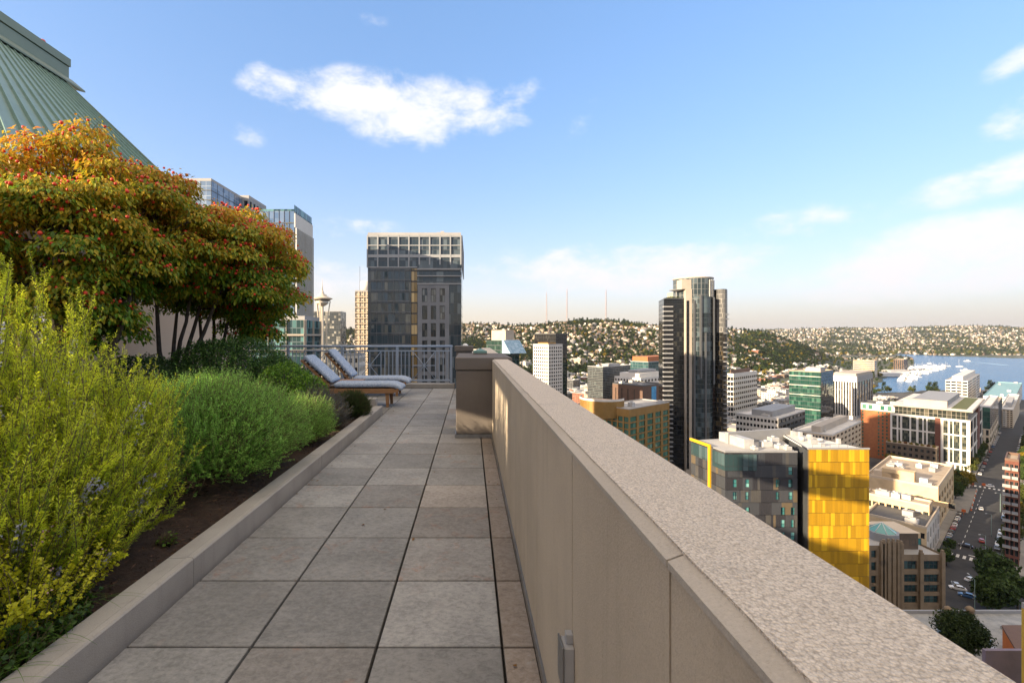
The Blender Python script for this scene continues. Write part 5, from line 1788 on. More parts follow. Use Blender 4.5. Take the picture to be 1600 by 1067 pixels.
# added tower, unseen left of the frame, put in to shade the streets below
tn = Building('shade_tower', 'added concrete tower, unseen beyond the left edge, put in to shade the streets', 'tower', 0, 0, 1, a=70, b=52, th=90, zb=GZ0, ztop=3, at=(-150, -12))
tn.wall(W_BEIGE, gridops(tn.a, -80, 0, 10, 24, 0.6, 0.5), gridops(tn.b, -80, 0, 10, 24, 0.6, 0.5)).windows(M_FRAMED, G_DARK, 1, 1, 0).roof(RF_GREY)

# ---- the observation tower with a saucer ----------------------------
M_NEEDLE_W = pm('needle_white', (0.62, 0.55, 0.44), (0.56, 0.49, 0.38), 0.1, 0.6)
NX, NY = wx(503.5, 787), 787.0
nb = float(hgt(NX, NY)) - 1
sn = thing('observation_tower', 'slender white observation tower with a flying saucer top far off on the skyline', 'tower', (NX, NY, nb))
zs = wz(470, 787)
lg = MB()
for k in range(3):
    a = math.radians(30 + 120 * k)
    for da in (-0.10, 0.10):
        pts = []
        for t in np.linspace(0, 1, 13):
            r = 15.5 - 21 * t + 12.5 * t * t if t < 0.75 else 15.5 - 21 * 0.75 + 12.5 * 0.5625 + (t - 0.75) * 26
            r = max(r, 4.2)
            z = nb + (zs - nb) * t
            pts.append((NX + math.cos(a + da * 8 / r) * r, NY + math.sin(a + da * 8 / r) * r, z))
        lg.tube(pts, [1.0 - 0.2 * t for t in np.linspace(0, 1, 13)], 6)
lg.build('legs', M_NEEDLE_W, sn)
w = MB(); w.lathe([(2.6, 0), (2.4, zs - nb)], (NX, NY, nb), 12); w.build('core', M_NEEDLE_W, sn)
w = MB(); w.lathe([(4, -9), (9.5, -5.0), (11, -4.2), (11, -3.6), (9, -3.4), (12.5, 1.5), (16.8, 3.2), (17.2, 3.9), (16.4, 4.4), (12.5, 5.8), (8.0, 8.0), (7.2, 10.0), (3.8, 11.5), (3.0, 14), (1.2, 18)], (NX, NY, zs), 32); w.build('saucer', M_NEEDLE_W, sn)
w = MB(); w.lathe([(10.9, -0.6), (13.6, 1.6)], (NX, NY, zs - 0.15), 32, cap=False); w.build('window_band', M_FRAMED, sn)
w = MB(); w.lathe([(1.2, 17), (0.5, 26), (0.12, 38)], (NX, NY, zs), 6); w.build('spire', M_NEEDLE_W, sn)

# ---- dark high rise with the curved crown ---------------------------
Y8 = 303.0
gBk = glassmat('black_glass', (0.006, 0.007, 0.008), (0.03, 0.03, 0.025), 1.5, 3.05, (0.012, 0.012, 0.013), 0.06, 0.3, wob=0.03, thresh=0.85)
gMid = glassmat('blue_grey_glass', (0.016, 0.028, 0.033), (0.09, 0.125, 0.14), 1.25, 3.05, (0.06, 0.07, 0.075), 0.07, 0.28, wob=0.03, thresh=0.55)
gRt = glassmat('bronze_glass', (0.014, 0.014, 0.012), (0.16, 0.11, 0.05), 1.4, 3.05, (0.045, 0.042, 0.038), 0.07, 0.35, wob=0.08, thresh=0.75)
t8 = thing('apartment_tower', 'tall black and grey glass high rise with a rounded crown and white balcony edges', 'tower', (wx(1088, Y8), Y8, GZ0 - 1))
OCC.append((wx(1088, Y8), Y8 + 14, 30))
def X8(px):
    return wx(px, Y8)
w = MB(); w.prism([(X8(1040), Y8 + 3), (X8(1070), Y8 + 1), (X8(1070) + 3, Y8 + 26), (X8(1040) + 6, Y8 + 26)], GZ0 - 1, wz(466, Y8), 0, 0); w.build('dark_block', gBk, t8)
w = MB()
z = wz(480, Y8)
k = 0
while z > -85 and k < 40:
    s_ = MB(); s_.box(X8(1040) - 0.6, X8(1053), Y8 + 1.0, Y8 + 3.4, z, z + 0.85); s_.build('balcony', W_GREY, t8)
    z -= 3.05; k += 1
w = MB(); w.box(X8(1040), X8(1070), Y8 + 0.8, Y8 + 3.0, wz(466, Y8) - 0.5, wz(466, Y8) + 0.3); w.build('roof_edge', W_DGREY, t8)
w = MB(); w.box(X8(1070), X8(1079.5), Y8 - 1.5, Y8 + 27, GZ0 - 1, wz(452, Y8)); core = w.build('concrete_core', W_BEIGE, t8)
ops = gridops(X8(1079.5) - X8(1070), -80, wz(462, Y8), 1, 36, 0.35, 0.45)
w = MB(); w.box(X8(1071), X8(1075), Y8 - 1.6, Y8 - 1.505, -85, wz(470, Y8)); w.build('core_glazing', gBk, t8)
w = None
def bow(px0, px1, depth, n=10, yoff=0.0):
    pts = []
    for q in range(n + 1):
        t = q / n
        pts.append((X8(px0 + (px1 - px0) * t), Y8 + yoff - depth * (1 - (2 * t - 1) ** 2)))
    return pts
def bowed(px0, px1, depth, z0, z1, mat, name, back=20, yoff=0.0):
    pts = bow(px0, px1, depth, yoff=yoff)
    w = MB(); w.prism(pts + [(pts[-1][0], Y8 + back), (pts[0][0], Y8 + back)], z0, z1); return w.build(name, mat, t8)
bowed(1079.5, 1112, 4.0, GZ0 - 1, wz(464, Y8), gMid, 'bowed_glass', 20, -1.0)
w = MB()
for px, a, b in ((1081, 470, 700), (1088, 462, 590), (1095, 520, 740), (1111, 465, 600)):
    w.box(X8(px), X8(px) + 0.9, Y8 - 5.9 if 1084 < px < 1105 else Y8 - 3.2, Y8 - 1.2, wz(b, Y8), wz(a, Y8))
w.build('pale_fins', M_MULL, t8)
bowed(1112, 1121, 0.0, GZ0 - 1, wz(452, Y8), gBk, 'dark_recess', 22, 1.5)
bowed(1120, 1137, 2.5, GZ0 - 1, wz(452, Y8), gRt, 'curved_bay', 22, 0.5)
pts = bow(1120, 1137, 3.0, yoff=0.2)
for k in range(38):
    z = wz(492, Y8) - 3.05 * k
    if z < -80:
        break
    if k % 3 == 2 and k < 8:
        continue
    s_ = MB(); s_.prism(bow(1126, 1137.5, 1.5, yoff=-1.2) + [(X8(1137.5), Y8 + 6), (X8(1126), Y8 + 2)], z, z + 0.5); s_.build('balcony', W_GREY, t8)
w = MB(); w.prism(pts + [(pts[-1][0] + 0.3, Y8 + 18), (pts[0][0], Y8 + 18)], wz(520, Y8), wz(453, Y8)); w.build('grey_upper_bay', glassmat('grey_bay_glass', (0.10, 0.10, 0.10), (0.24, 0.23, 0.21), 1.4, 3.05, (0.15, 0.145, 0.14), 0.07, 0.5, wob=0.03, thresh=0.5), t8)
cr = []
for q in range(40):
    a = 2 * math.pi * q / 40
    cr.append((X8(1093) + math.cos(a) * (X8(1123) - X8(1093)), Y8 + 9 + math.sin(a) * 11.5))
w = MB(); w.prism(cr, wz(466, Y8), wz(436, Y8) + 0.6); w.build('crown', glassmat('crown_glass', (0.03, 0.045, 0.05), (0.12, 0.15, 0.16), 1.9, 3.6, (0.22, 0.22, 0.21), 0.25, 0.2, wob=0.02, thresh=0.4), t8)
w = MB(); w.prism([(X8(1093) + (p[0] - X8(1093)) * 1.02, Y8 + 9 + (p[1] - Y8 - 9) * 1.02) for p in cr], wz(436, Y8) + 0.62, wz(435, Y8) + 0.9); w.build('crown_rim', W_BEIGE, t8)
w = MB()
for q in range(20, 40):
    a = 2 * math.pi * q / 40
    c_, s_ = math.cos(a), math.sin(a)
    if c_ > 0.45:
        x, y = X8(1093) + c_ * 12.7, Y8 + 9 + s_ * 11.8
        w.box(x - 0.15, x + 0.15, y - 0.4, y, wz(466, Y8), wz(437, Y8))
w.build('crown_fins', M_MULLW, t8)
w = MB(); w.box(X8(1064), X8(1078.5), Y8 - 1.45, Y8 + 10, wz(452, Y8), wz(437, Y8)); w.build('crown_wall', W_BEIGE, t8)
w = MB(); w.lathe([(0.5, 0), (4.4, 0.9), (4.6, 1.2), (0, 1.6)], (X8(1061), Y8 + 4, wz(455, Y8)), 20); w.lathe([(0.4, -5), (0.4, 0.5)], (X8(1061), Y8 + 4, wz(455, Y8)), 8); w.build('roof_disc', W_GREY, t8)
rsx = random.Random(3)
w = MB()
for q in range(40):
    x = rsx.uniform(X8(1048), X8(1068)); y = Y8 + rsx.uniform(3.5, 8); r = rsx.uniform(0.4, 1.0)
    w.lathe([(0.1, 0), (r, r * 0.6), (r * 0.7, r * 1.3), (0, r * 1.7)], (x, y, wz(466, Y8)), 6)
w.build('roof_garden', pm('roof_green', (0.04, 0.06, 0.02), (0.09, 0.10, 0.03), 1.0, 0.9), t8)

# ---- white grid tower and the black tower behind it -----------------
t9 = Building('apartment_tower', 'white tower with a tight grid of small square windows left of the black high rise', 'tower', 857, 539, 390, xl=833, xr=879)
t9.wall(W_WHITE, gridops(t9.a, -85, t9.zt, 7, 26, 0.62, 0.58, 0.5, 0, 1.0), gridops(t9.b, -85, t9.zt, 6, 26, 0.62, 0.58, 0.5, 0, 1.0), 0.45).windows(M_FRAMED, G_DARK, 1, 1).roof(RF_GREY)
t9.block(4, t9.a - 2, 4, t9.b - 4, t9.zt, t9.zt + 2.0, W_GOLD, 'roof_box')
t9b = Building('glass_tower', 'black glass tower rising right behind the white grid tower', 'tower', 868, 522, 440, xl=835, xr=886)
t9b.curtain(gBk, M_FRAMED, 3.2, 3.0).roof(RF_DARK)
t10 = Building('glass_building', 'building with a slanted pale blue glass side and a dark green side near the pier', 'building', 786, 532, 330, xl=760, b=16, zb=GZ0)
t10.curtain(glassmat('dark_green_glass', (0.012, 0.04, 0.032), (0.05, 0.10, 0.08), 1.5, 3.5, (0.03, 0.05, 0.045), 0.08, 0.3, wob=0.05, thresh=0.6), M_MULL, 3.5, 3.0).roof(RF_GREY, par=0)
w = MB(); p0, p1 = t10.pt(0, 0, t10.zt), t10.pt(0, t10.b, t10.zt)
w.loft([[t10.pt(-0.1, -0.1, z_) + (Vector((t10.dL.x, t10.dL.y, 0)) * -off), t10.pt(-0.1, t10.b, z_) + (Vector((t10.dL.x, t10.dL.y, 0)) * -off), t10.pt(1, t10.b, z_), t10.pt(1, -0.1, z_)] for z_, off in ((wz(552, 330), 7.5), (t10.zt + 0.3, 0.3))], smooth=False)
w.build('slanted_glass', glassmat('sky_glass', (0.22, 0.36, 0.46), (0.36, 0.50, 0.60), 2.2, 1.2, (0.42, 0.52, 0.58), 0.12, 0.12, wob=0.01, thresh=0.4), t10.root)
t10b = Building('beige_building', 'beige windowless box topped building behind the slanted glass building', 'building', 790, 517, 420, xl=768, xr=803)
t10b.wall(W_BEIGE, [], []).roof(RF_TAN).units(1, 4)

# ---- middle distance, left of the high rise -------------------------
gOff = glassmat('office_glass', (0.02, 0.03, 0.032), (0.10, 0.13, 0.13), 1.5, 3.8, (0.10, 0.10, 0.10), 0.08, 0.9, wob=0.04, thresh=0.6)
t12 = Building('office_block', 'dark glass office block with horizontal bands halfway up the view', 'building', 942, 574, 520, xl=918, xr=984)
t12.curtain(gOff, W_DGREY, 3.8, 6.0, bh=1.0).roof(RF_GREY).units(3, 12, True)
t13 = Building('stepped_building', 'white stepped building with a long roof box left of the black high rise', 'building', 1001, 592, 480, xl=960, xr=1046)
t13.wall(W_WHITE, gridops(t13.a, -88, t13.zt, 9, 9, 0.6, 0.5), gridops(t13.b, -88, t13.zt, 9, 9, 0.6, 0.5)).windows(M_FRAMED, G_DARK, 1, 1).roof(RF_WHITE)
t13.block(4, t13.a - 4, 4, t13.b - 8, t13.zt, t13.zt + 5, W_WHITE, 'roof_box'); t13.block(8, t13.a - 12, 8, t13.b - 14, t13.zt + 5, t13.zt + 8, W_GREY, 'plant_room')
t14 = Building('brown_building', 'brown windowless box with a tall bright blue mural panel on its corner', 'building', 1004, 604, 392, xl=957, xr=1036)
t14.wall(W_BROWN, [(3 + 6 * k, 3.8 + 6 * k, -70, t14.zt - 3) for k in range(int(t14.a / 6))], []).windows(M_FRAMED, G_DARK, 1, 3).roof(RF_DARK)
w = MB(); p = t14.pt(0, t14.b * 0.42, 0); q_ = Vector((t14.dR.y, -t14.dR.x, 0))
w.obox(p + q_ * 0.005 + Vector((0, 0, -72)), t14.dR * 7.5, q_ * 0.25, (0, 0, t14.zt + 72 - 1)); w.build('blue_mural', pm('blue_mural', (0.05, 0.26, 0.55), (0.10, 0.42, 0.68), 0.12, 0.6, c3=(0.04, 0.12, 0.22), s3=0.25), t14.root)
t14.units(3, 5)
t15 = Building('gold_building', 'gold banded building with a rounded corner and glass bays below the brown box', 'building', 983, 640, 262, xl=939, xr=1046, zb=GZ0)
t15.zt -= 0
t15.wall(W_GOLD, gridops(t15.a, -88, t15.zt - 4, 5, 12, 0.78, 0.8), gridops(t15.b, -88, t15.zt - 4, 5, 12, 0.72, 0.8), 0.5).windows(M_FRAMED, G_GREEN, 2, 1).roof(RF_GREY, par=0.5)
w = MB()
arc = [(t15.P.x + t15.dL.x * 16 + math.cos(a) * 13, t15.P.y + t15.dL.y * 16 + 6 + math.sin(a) * 13) for a in np.linspace(math.radians(140), math.radians(330), 22)]
w.prism(arc, t15.zt - 6, t15.zt + 3.6); w.build('rounded_drum', W_GOLD, t15.root)
w = MB()
rim = MB()
for (xa, ya), (xb, yb) in zip(arc[:-1], arc[1:]):
    rim.obox((xa, ya, t15.zt + 3.6), (xb - xa, yb - ya, 0), (0.0, 0.5, 0), (0, 0, 1.2))
rim.build('drum_rim', W_WHITE, t15.root)
t15.units(4, 31)
t16 = Building('glass_building', 'teal glass block under a rusty red roof band beside the black high rise', 'building', 1013, 566, 610, xl=985, xr=1052)
t16.curtain(glassmat('teal_office', (0.02, 0.07, 0.075), (0.06, 0.14, 0.14), 1.6, 3.8, (0.05, 0.08, 0.08), 0.08, 0.4, wob=0.03), M_MULL, 3.8, 4).roof(RF_GREY)
t16.block(2, t16.a - 2, 2, t16.b - 2, t16.zt, t16.zt + 7, W_BRICK, 'roof_band')

# ---- right of the high rise -----------------------------------------
t17 = Building('office_block', 'white gridded office block with a green glass end, right beside the black high rise', 'building', 1146, 585, 480, xl=1132, xr=1183)
t17.wall(W_WHITE, gridops(t17.a, -88, t17.zt - 2, 3, 9, 0.9, 0.7), gridops(t17.b, -88, t17.zt - 2, 12, 9, 0.86, 0.48), 0.5).windows(M_FRAMED, G_DARK, 1, 1).roof(RF_WHITE)
t17.block(5, t17.a - 3, 6, t17.b - 6, t17.zt, t17.zt + 4, W_BROWN, 'plant_room')
gGr = glassmat('green_block_glass', (0.012, 0.055, 0.042), (0.05, 0.14, 0.10), 1.8, 4.0, (0.02, 0.045, 0.04), 0.1, 0.5, wob=0.04, thresh=0.6)
t18 = Building('glass_building', 'deep green glass office block with white floor lines in the middle of the right half', 'building', 1283, 582, 430, xl=1233, xr=1302)
t18.curtain(gGr, None, gr=gBk).roof(RF_TAN).units(3, 8, True)
w = MB()
S, d, ln = t18.face('L'); o_ = Vector((d.y, -d.x, 0))
for k in (1, 3, 5, 8):
    w.obox(Vector((S.x, S.y, t18.zt - 4 * k * 1.1)) - o_ * 0.05, d * ln, o_ * 0.6, (0, 0, 0.5))
w.build('floor_lines', W_WHITE, t18.root)
t19 = Building('office_block', 'block with tall white vertical stripes and a dark right side, right of the green block', 'building', 1339, 589, 520, xl=1301, xr=1364)
t19.wall(W_WHITE, gridops(t19.a, -90, t19.zt - 5, 9, 1, 0.55, 0.95), gridops(t19.b, -90, t19.zt - 5, 6, 1, 0.8, 0.95), 0.5, mat2=W_GREY).windows(M_FRAMED, G_DARK, 1, 8).roof(RF_GREY)
t19.block(1, t19.a - 1, 1, t19.b - 1, t19.zt + 0.1, t19.zt + 3.5, W_BEIGE, 'roof_storey')
t20 = Building('office_block', 'tan block with long horizontal window strips near the marina', 'building', 1366, 564, 1330, xl=1333, xr=1371)
t20.wall(W_CREAM, gridops(t20.a, -122, t20.zt, 1, 9, 0.97, 0.42), gridops(t20.b, -122, t20.zt, 1, 9, 0.97, 0.42), 0.6).windows(M_FRAMED, G_DARK, 6, 1).roof(RF_TAN).units(1, 3)
t21 = Building('office_block', 'small brown block with white piers standing by the marina', 'building', 1412, 562, 1600, xl=1396, xr=1418)
t21.wall(W_BROWN, gridops(t21.a, -120, t21.zt, 5, 1, 0.6, 0.95), gridops(t21.b, -120, t21.zt, 3, 5, 0.6, 0.5), 0.5).windows(W_WHITE, G_DARK, 2, 6).roof(RF_TAN)
t22 = Building('office_block', 'low white office building with a set back roof box in front of the green block', 'building', 1216, 655, 300, xl=1150, xr=1258, zb=GZ0)
t22.wall(W_WHITE, gridops(t22.a, -88, t22.zt, 12, 9, 0.7, 0.48), gridops(t22.b, -88, t22.zt, 7, 9, 0.8, 0.5), 0.4, mat2=W_DGREY).windows(M_FRAMED, G_DARK, 1, 1).roof(RF_WHITE).units(2, 6)
t22.block(5, t22.a - 8, 5, t22.b - 4, t22.zt, t22.zt + 4, W_GREY, 'roof_box')
t23 = Building('office_block', 'low tan office building with a white roof and roof court beside the brick hotel', 'building', 1300, 681, 286, xl=1238, xr=1346, zb=GZ0)
t23.wall(W_CREAM, gridops(t23.a, -88, t23.zt, 12, 8, 0.62, 0.5), gridops(t23.b, -88, t23.zt, 8, 8, 0.62, 0.5), 0.4).windows(M_FRAMED, G_DARK, 1, 1).roof(RF_WHITE, 1.0).units(2, 16)
t23.block(7, t23.a - 9, 5, t23.b - 4, t23.zt, t23.zt + 4, W_BEIGE, 'roof_box')

# ---- grey and yellow block in front ---------------------------------
ZY = wz(702, 110)
yb = thing('yellow_building', 'dark grey clad building with a bright yellow panelled end wing', 'building', (79.9, 110, GZ0))
OCC.append((78, 122, 26))
M_YEL = []
for k, c in enumerate(((0.66, 0.40, 0.02), (0.48, 0.275, 0.014), (0.38, 0.215, 0.012), (0.43, 0.245, 0.013))):
    M_YEL.append(pm('yellow_panel_%s' % 'abcd'[k], c, tuple(x * 0.94 for x in c), 0.3, 0.42, spec=0.4))
M_DPAN = [pm('dark_panel_a', (0.055, 0.058, 0.066), (0.048, 0.052, 0.06), 0.3, 0.5), pm('dark_panel_b', (0.034, 0.034, 0.040), (0.03, 0.03, 0.036), 0.3, 0.5), pm('dark_panel_c', (0.08, 0.077, 0.074), (0.07, 0.067, 0.065), 0.3, 0.5), pm('dark_panel_d', (0.13, 0.10, 0.065), (0.115, 0.09, 0.058), 0.3, 0.5)]


def panel_wall(name, mats, S, d, L, zt, zb, fh, widths, seed, parent, holes=(), dep=0.25, weights=(5, 3, 2, 1)):
    """rain-screen wall: storey-high panels of several tones with shadow gaps, holes are (u0,u1,z0,z1)"""
    rs = random.Random(seed)
    mb = MB()
    S = Vector((S[0], S[1], 0)); d = Vector((d[0], d[1], 0)); inn = Vector((-d.y, d.x, 0))
    r = 0
    z = zt
    while z > zb:
        z0 = max(zb, z - fh)
        u = 0.0
        while u < L - 0.01:
            w = min(rs.choice(widths), L - u)
            if L - u - w < 0.3:
                w = L - u
            mi = rs.choices(range(len(mats)), weights[:len(mats)])[0]
            cuts = [h for h in holes if h[0] < u + w and h[1] > u and h[2] < z and h[3] > z0]
            ops = [(max(h[0], u) - u, min(h[1], u + w) - u, max(h[2], z0 + 0.02), min(h[3], z - 0.02)) for h in cuts]
            g, gz = 0.012, 0.05
            if ops:
                t_ = MB(); face_openings(t_, S + d * u, d, w, z0 + gz, z - gz, [o for o in ops if o[1] - o[0] > 0.02], dep)
                n0 = len(mb.v); mb.v += t_.v; mb.f += [tuple(i + n0 for i in f) for f in t_.f]; mb.m += [mi] * len(t_.f); mb.sm += t_.sm
            else:
                n_ = max(1, int(round(w / 0.4)))
                mb.obox(S + d * (u + g) + Vector((0, 0, z0 + gz)), d * (w - 2 * g), inn * 0.12, (0, 0, z - z0 - 2 * gz), mi)
                for q in range(1, n_):
                    mb.obox(S + d * (u + w * q / n_ - 0.012) + Vector((0, 0, z0 + gz)) - inn * 0.04, d * 0.04, inn * 0.038, (0, 0, z - z0 - 2 * gz), mi)
            u += w
        z -= fh
        r += 1
    return mb.build(name, mats, parent)


GRND = GZ0
YW = 94.3 - 79.9
w = MB(); w.prism([(79.98, 110.25), (94.2, 110.25), (88.6, 132), (86.5, 132)], GRND, ZY - 0.4); w.build('wing_core', W_DGREY, yb)
panel_wall('yellow_wall', M_YEL, (79.9, 110.0), (1, 0), YW, ZY, GRND, 3.0, (0.45, 0.62, 0.62, 0.9, 1.25), 5, yb, weights=(3, 4, 4, 3))
w = MB(); w.box(79.85, 94.4, 109.9, 110.3, ZY + 0.01, ZY + 0.35); w.build('wing_coping', W_GREY, yb)
w = MB(); w.prism([(80.1, 110.31), (94.2, 110.31), (88.6, 132), (86.5, 132)], ZY - 0.38, ZY - 0.05); w.build('wing_roof', RF_WHITE, yb)
dv = Vector((87 - 79.9, 132 - 110, 0)); Ld = dv.length; dv.normalize()
panel_wall('wing_side', M_DPAN, (87.0, 132), (-dv.x, -dv.y), Ld, ZY + 0.1, GRND, 3.0, (1.2, 1.8, 2.4), 8, yb)
ZD = wz(707, 112)
dx0, dx1 = wx(1133, 112), wx(1246, 112)
Lf = dx1 - dx0
holes = []
for (px, rows) in ((1148.5, (2, 3)), (1168, (2, 3, 4)), (1215.5, (2, 3)), (1235.5, (1, 2, 3)), (1223.5, (4, 5, 6, 8)), (1239, (4, 5, 6, 8)), (1160, (6, 7, 9)), (1186, (8, 9))):
    for r in rows:
        u = wx(px, 112) - dx0 - 0.52
        za = ZD - 3.0 * r - 0.45 - (0.0 if r < 4 else 0.7)
        holes.append((u, u + 1.05, za - 1.95, za))
w = MB(); w.prism([(dx0 + 0.3, 112.4), (dx1 - 0.1, 112.4), (86.8, 131.5), (60.2, 125.5)], GRND, ZD - 0.4); w.build('main_core', W_DGREY, yb)
panel_wall('grey_wall', M_DPAN, (dx0, 112.0), (1, 0), Lf, ZD, GRND, 3.0, (0.6, 0.8, 1.2, 1.8, 2.4), 3, yb, holes=holes)
for (u0, u1, z0, z1) in holes:
    me = winmesh(u1 - u0, z1 - z0, 1, 2, M_FRAMED, G_TEAL)
    o = bpy.data.objects.new('window', me); COL.objects.link(o); o.parent = yb
    o.location = Vector((dx0 + u0, 112.12, z0)) - yb.location
lv = Vector((dx0 - wx(1080, 125), 112 - 125, 0)); Ll = lv.length; lv.normalize()
P0 = (wx(1080, 125), 125.0)
panel_wall('grey_side_wall', M_DPAN, P0, (lv.x, lv.y), Ll, ZD + 0.05, GRND, 3.0, (0.8, 1.2, 1.8), 4, yb, weights=(3, 2, 4, 1))
# yellow frame round the glazed corner room and roof edges
w = MB()
for u0, u1, z0, z1 in ((0, 8.1, ZD + 0.06, ZD + 0.75), (7.4, 8.1, ZD - 30, ZD + 0.05)):
    w.obox(Vector((*P0, 0)) + lv * u0 + Vector((lv.y, -lv.x, 0)) * 0.45 + Vector((0, 0, z0)), lv * (u1 - u0), Vector((-lv.y, lv.x, 0)) * 0.44, (0, 0, z1 - z0))
w.build('yellow_frame', M_YEL[0], yb)
w = MB(); w.obox(Vector((*P0, 0)) + lv * 0.3 + Vector((lv.y, -lv.x, 0)) * 0.25 + Vector((0, 0, ZD - 3.6)), lv * 7.0, Vector((-lv.y, lv.x, 0)) * 0.2, (0, 0, 3.4)); w.build('corner_glazing', glassmat('room_glass', (0.03, 0.06, 0.065), (0.10, 0.15, 0.16), 1.2, 3.0, (0.03, 0.03, 0.03), 0.08, 0.1, wob=0.03), yb)
w = MB(); w.box(dx0 - 0.15, dx0 + 7.5, 111.8, 112.0, ZD - 4.3, ZD - 0.35); w.obox(Vector((dx0 - 0.15, 111.8, ZD - 4.3)), -lv * 4.5, (0.12, 0.1, 0), (0, 0, 3.95)); w.build('corner_glazing', MATS['room_glass'], yb)
w = MB(); w.prism([(dx0 + 0.3, 112.41), (dx1 - 0.1, 112.41), (86.6, 131.3), (60.4, 125.3)], ZD - 0.38, ZD + 0.02); w.build('main_roof', RF_GREY, yb)
w = MB(); w.box(dx0, dx1, 111.9, 112.3, ZD + 0.03, ZD + 0.4); w.build('roof_edge', W_GREY, yb)
w = MB(); w.obox((wx(1163, 116), 116, ZD + 0.02), (2.4, 0, 0), (-1.5, 9.0, 0), (0, 0, 2.3)); w.build('rooftop_unit', M_UNIT, yb)
w = MB(); w.obox((wx(1138, 121), 121, ZD + 0.02), (20, 5.5, 0), (-0.3, 0.9, 0), (0, 0, 2.9)); w.build('roof_screen', W_GREY, yb)
rs = random.Random(9)
for (px, Y, ww, h) in ((1192, 117, 2.6, 1.4), (1205, 120, 2.2, 1.8), (1216, 115, 1.6, 1.0), (1228, 114, 1.6, 0.9), (1178, 114, 1.2, 0.7)):
    w = MB(); x = wx(px, Y); w.bbox(x, x + ww, Y, Y + 1.8, ZD + 0.02, ZD + h, 0.1); w.lathe([(0.5, 0), (0.5, 0.35), (0, 0.4)], (x + ww / 2, Y + 0.9, ZD + h), 12); w.build('rooftop_unit', M_UNIT, yb)
for q in range(12):
    Y = rs.uniform(112, 127); x = rs.uniform(82 + (Y - 110) * 0.3, 93 - (Y - 110) * 0.22); h = rs.uniform(0.5, 1.5)
    w = MB()
    if q % 3 == 0:
        w.lathe([(0.7, 0), (0.75, h), (0.4, h + 0.15)], (x, Y, ZY - 0.05), 12)
    else:
        w.box(x, x + rs.uniform(0.6, 1.6), Y, Y + rs.uniform(0.5, 1.4), ZY - 0.04, ZY + h)
    w.build('rooftop_unit', M_UNIT if q % 2 else RF_GREY, yb)
w = MB(); w.tube([(82, 111.5, ZY + 0.9), (92.5, 111.5, ZY + 0.9), (88.5, 128, ZY + 0.9)], 0.04, 5)
for x in np.linspace(82, 92.5, 6):
    w.tube([(x, 111.5, ZY - 0.05), (x, 111.5, ZY + 0.9)], 0.03, 4)
w.build('roof_railing', M_MULL, yb)

# ---- brick hotel, white office and brown block ----------------------
t25 = Building('brick_hotel', 'orange brick hotel with a pale top floor and green glazed windows', 'building', 1402, 634, 338, xl=1345, b=18, zb=GZ0)
ops = gridops(t25.a, -88, t25.zt - 5, 9, 13, 0.42, 0.62)
cw = t25.a / 9
ops = [o for o in ops if int(o[0] / cw) not in (1, 2, 3)]
t25.wall(W_BRICK, ops, [], 0.3, zt=t25.zt - 5)
w = MB(); S, d, ln = t25.face('L'); tops = [(u + 0.3, u + 2.6, t25.zt - 4.2, t25.zt - 0.9) for u in (0.6, 4.2, 11.0, 15.0, 18.6, 22.5) if u + 2.6 < ln]
face_openings(w, S, d, ln, t25.zt - 5 + 0.01, t25.zt, tops, 0.3); S2, d2, l2 = t25.face('R'); face_openings(w, S2, d2, l2, t25.zt - 4.99, t25.zt, [], 0.3); w.build('top_floor', W_WHITE, t25.root)
for o in tops:
    t25.wins.append((S, d, o, 0.3))
t25.windows(M_FRAMED, G_GREEN, 1, 1).roof(RF_DARK, 0.6).units(4, 21)

t26 = Building('office_building', 'large white framed office building with tall dark windows and a glazed top storey', 'building', 1516, 657, 306, xl=1391, xr=1535, zb=GZ0)
zA = t26.zt
def px2u(px):       # distance along the front face from its left end
    u = (px - VX) / F
    i = (u * t26.P.y - t26.P.x) / (t26.dL.x - u * t26.dL.y)
    return t26.a - i
opsL = []
rows26 = [(zA - 10.2, zA - 1.6), (zA - 19.7, zA - 11.2), (zA - 29.2, zA - 20.7)]
cols26 = [(1394, 1401), (1403.5, 1406.5), (1409.5, 1421), (1423.5, 1431.5), (1435, 1441), (1443.5, 1447), (1449.5, 1463), (1474, 1481), (1484, 1488.5), (1490, 1499.5), (1503, 1510)]
for (z0, z1) in rows26:
    for (p, q) in cols26:
        opsL.append((px2u(p), px2u(q), z0, z1))
for (p, q) in ((1474, 1481), (1484, 1491), (1494, 1499), (1502, 1505), (1507, 1511)):
    opsL.append((px2u(p), px2u(q), GZ0 + 1.0, zA - 30.5))
t26.wall(W_WHITE, opsL, gridops(t26.b, zA - 30.6, zA - 0.6, 4, 3, 0.86, 0.86), 0.55, zt=zA).windows(M_FRAMED, winglass('office_window', (0.03, 0.04, 0.035), (0.14, 0.14, 0.10)), 1, 4, nxf=1.1)
t26.block(t26.a - px2u(1468) - 0.5, t26.a - px2u(1468) + 2.2, -0.2, 0.5, GZ0, zA - 0.3, W_REDBRICK, 'brick_strip')
t26.block(-0.25, 0.9, t26.b * 0.55, t26.b * 0.72, GZ0, zA + 6, W_REDBRICK, 'brick_strip')
top = MB()
top.obox(t26.pt(1.2, 1.0, zA + 0.02), t26.dL * (t26.a - 3.5), t26.dR * (t26.b - 2), (0, 0, 5.4)); top.build('glazed_storey', glassmat('top_storey_glass', (0.03, 0.035, 0.03), (0.13, 0.12, 0.09), 2.2, 2.7, (0.30, 0.26, 0.21), 0.16, 0.14, wob=0.03), t26.root)
w = MB(); w.obox(t26.pt(-1.3, -1.3, zA + 5.45), t26.dL * (t26.a + 1.5), t26.dR * (t26.b + 2.2), (0, 0, 1.0)); w.build('roof_slab', W_BEIGE, t26.root)
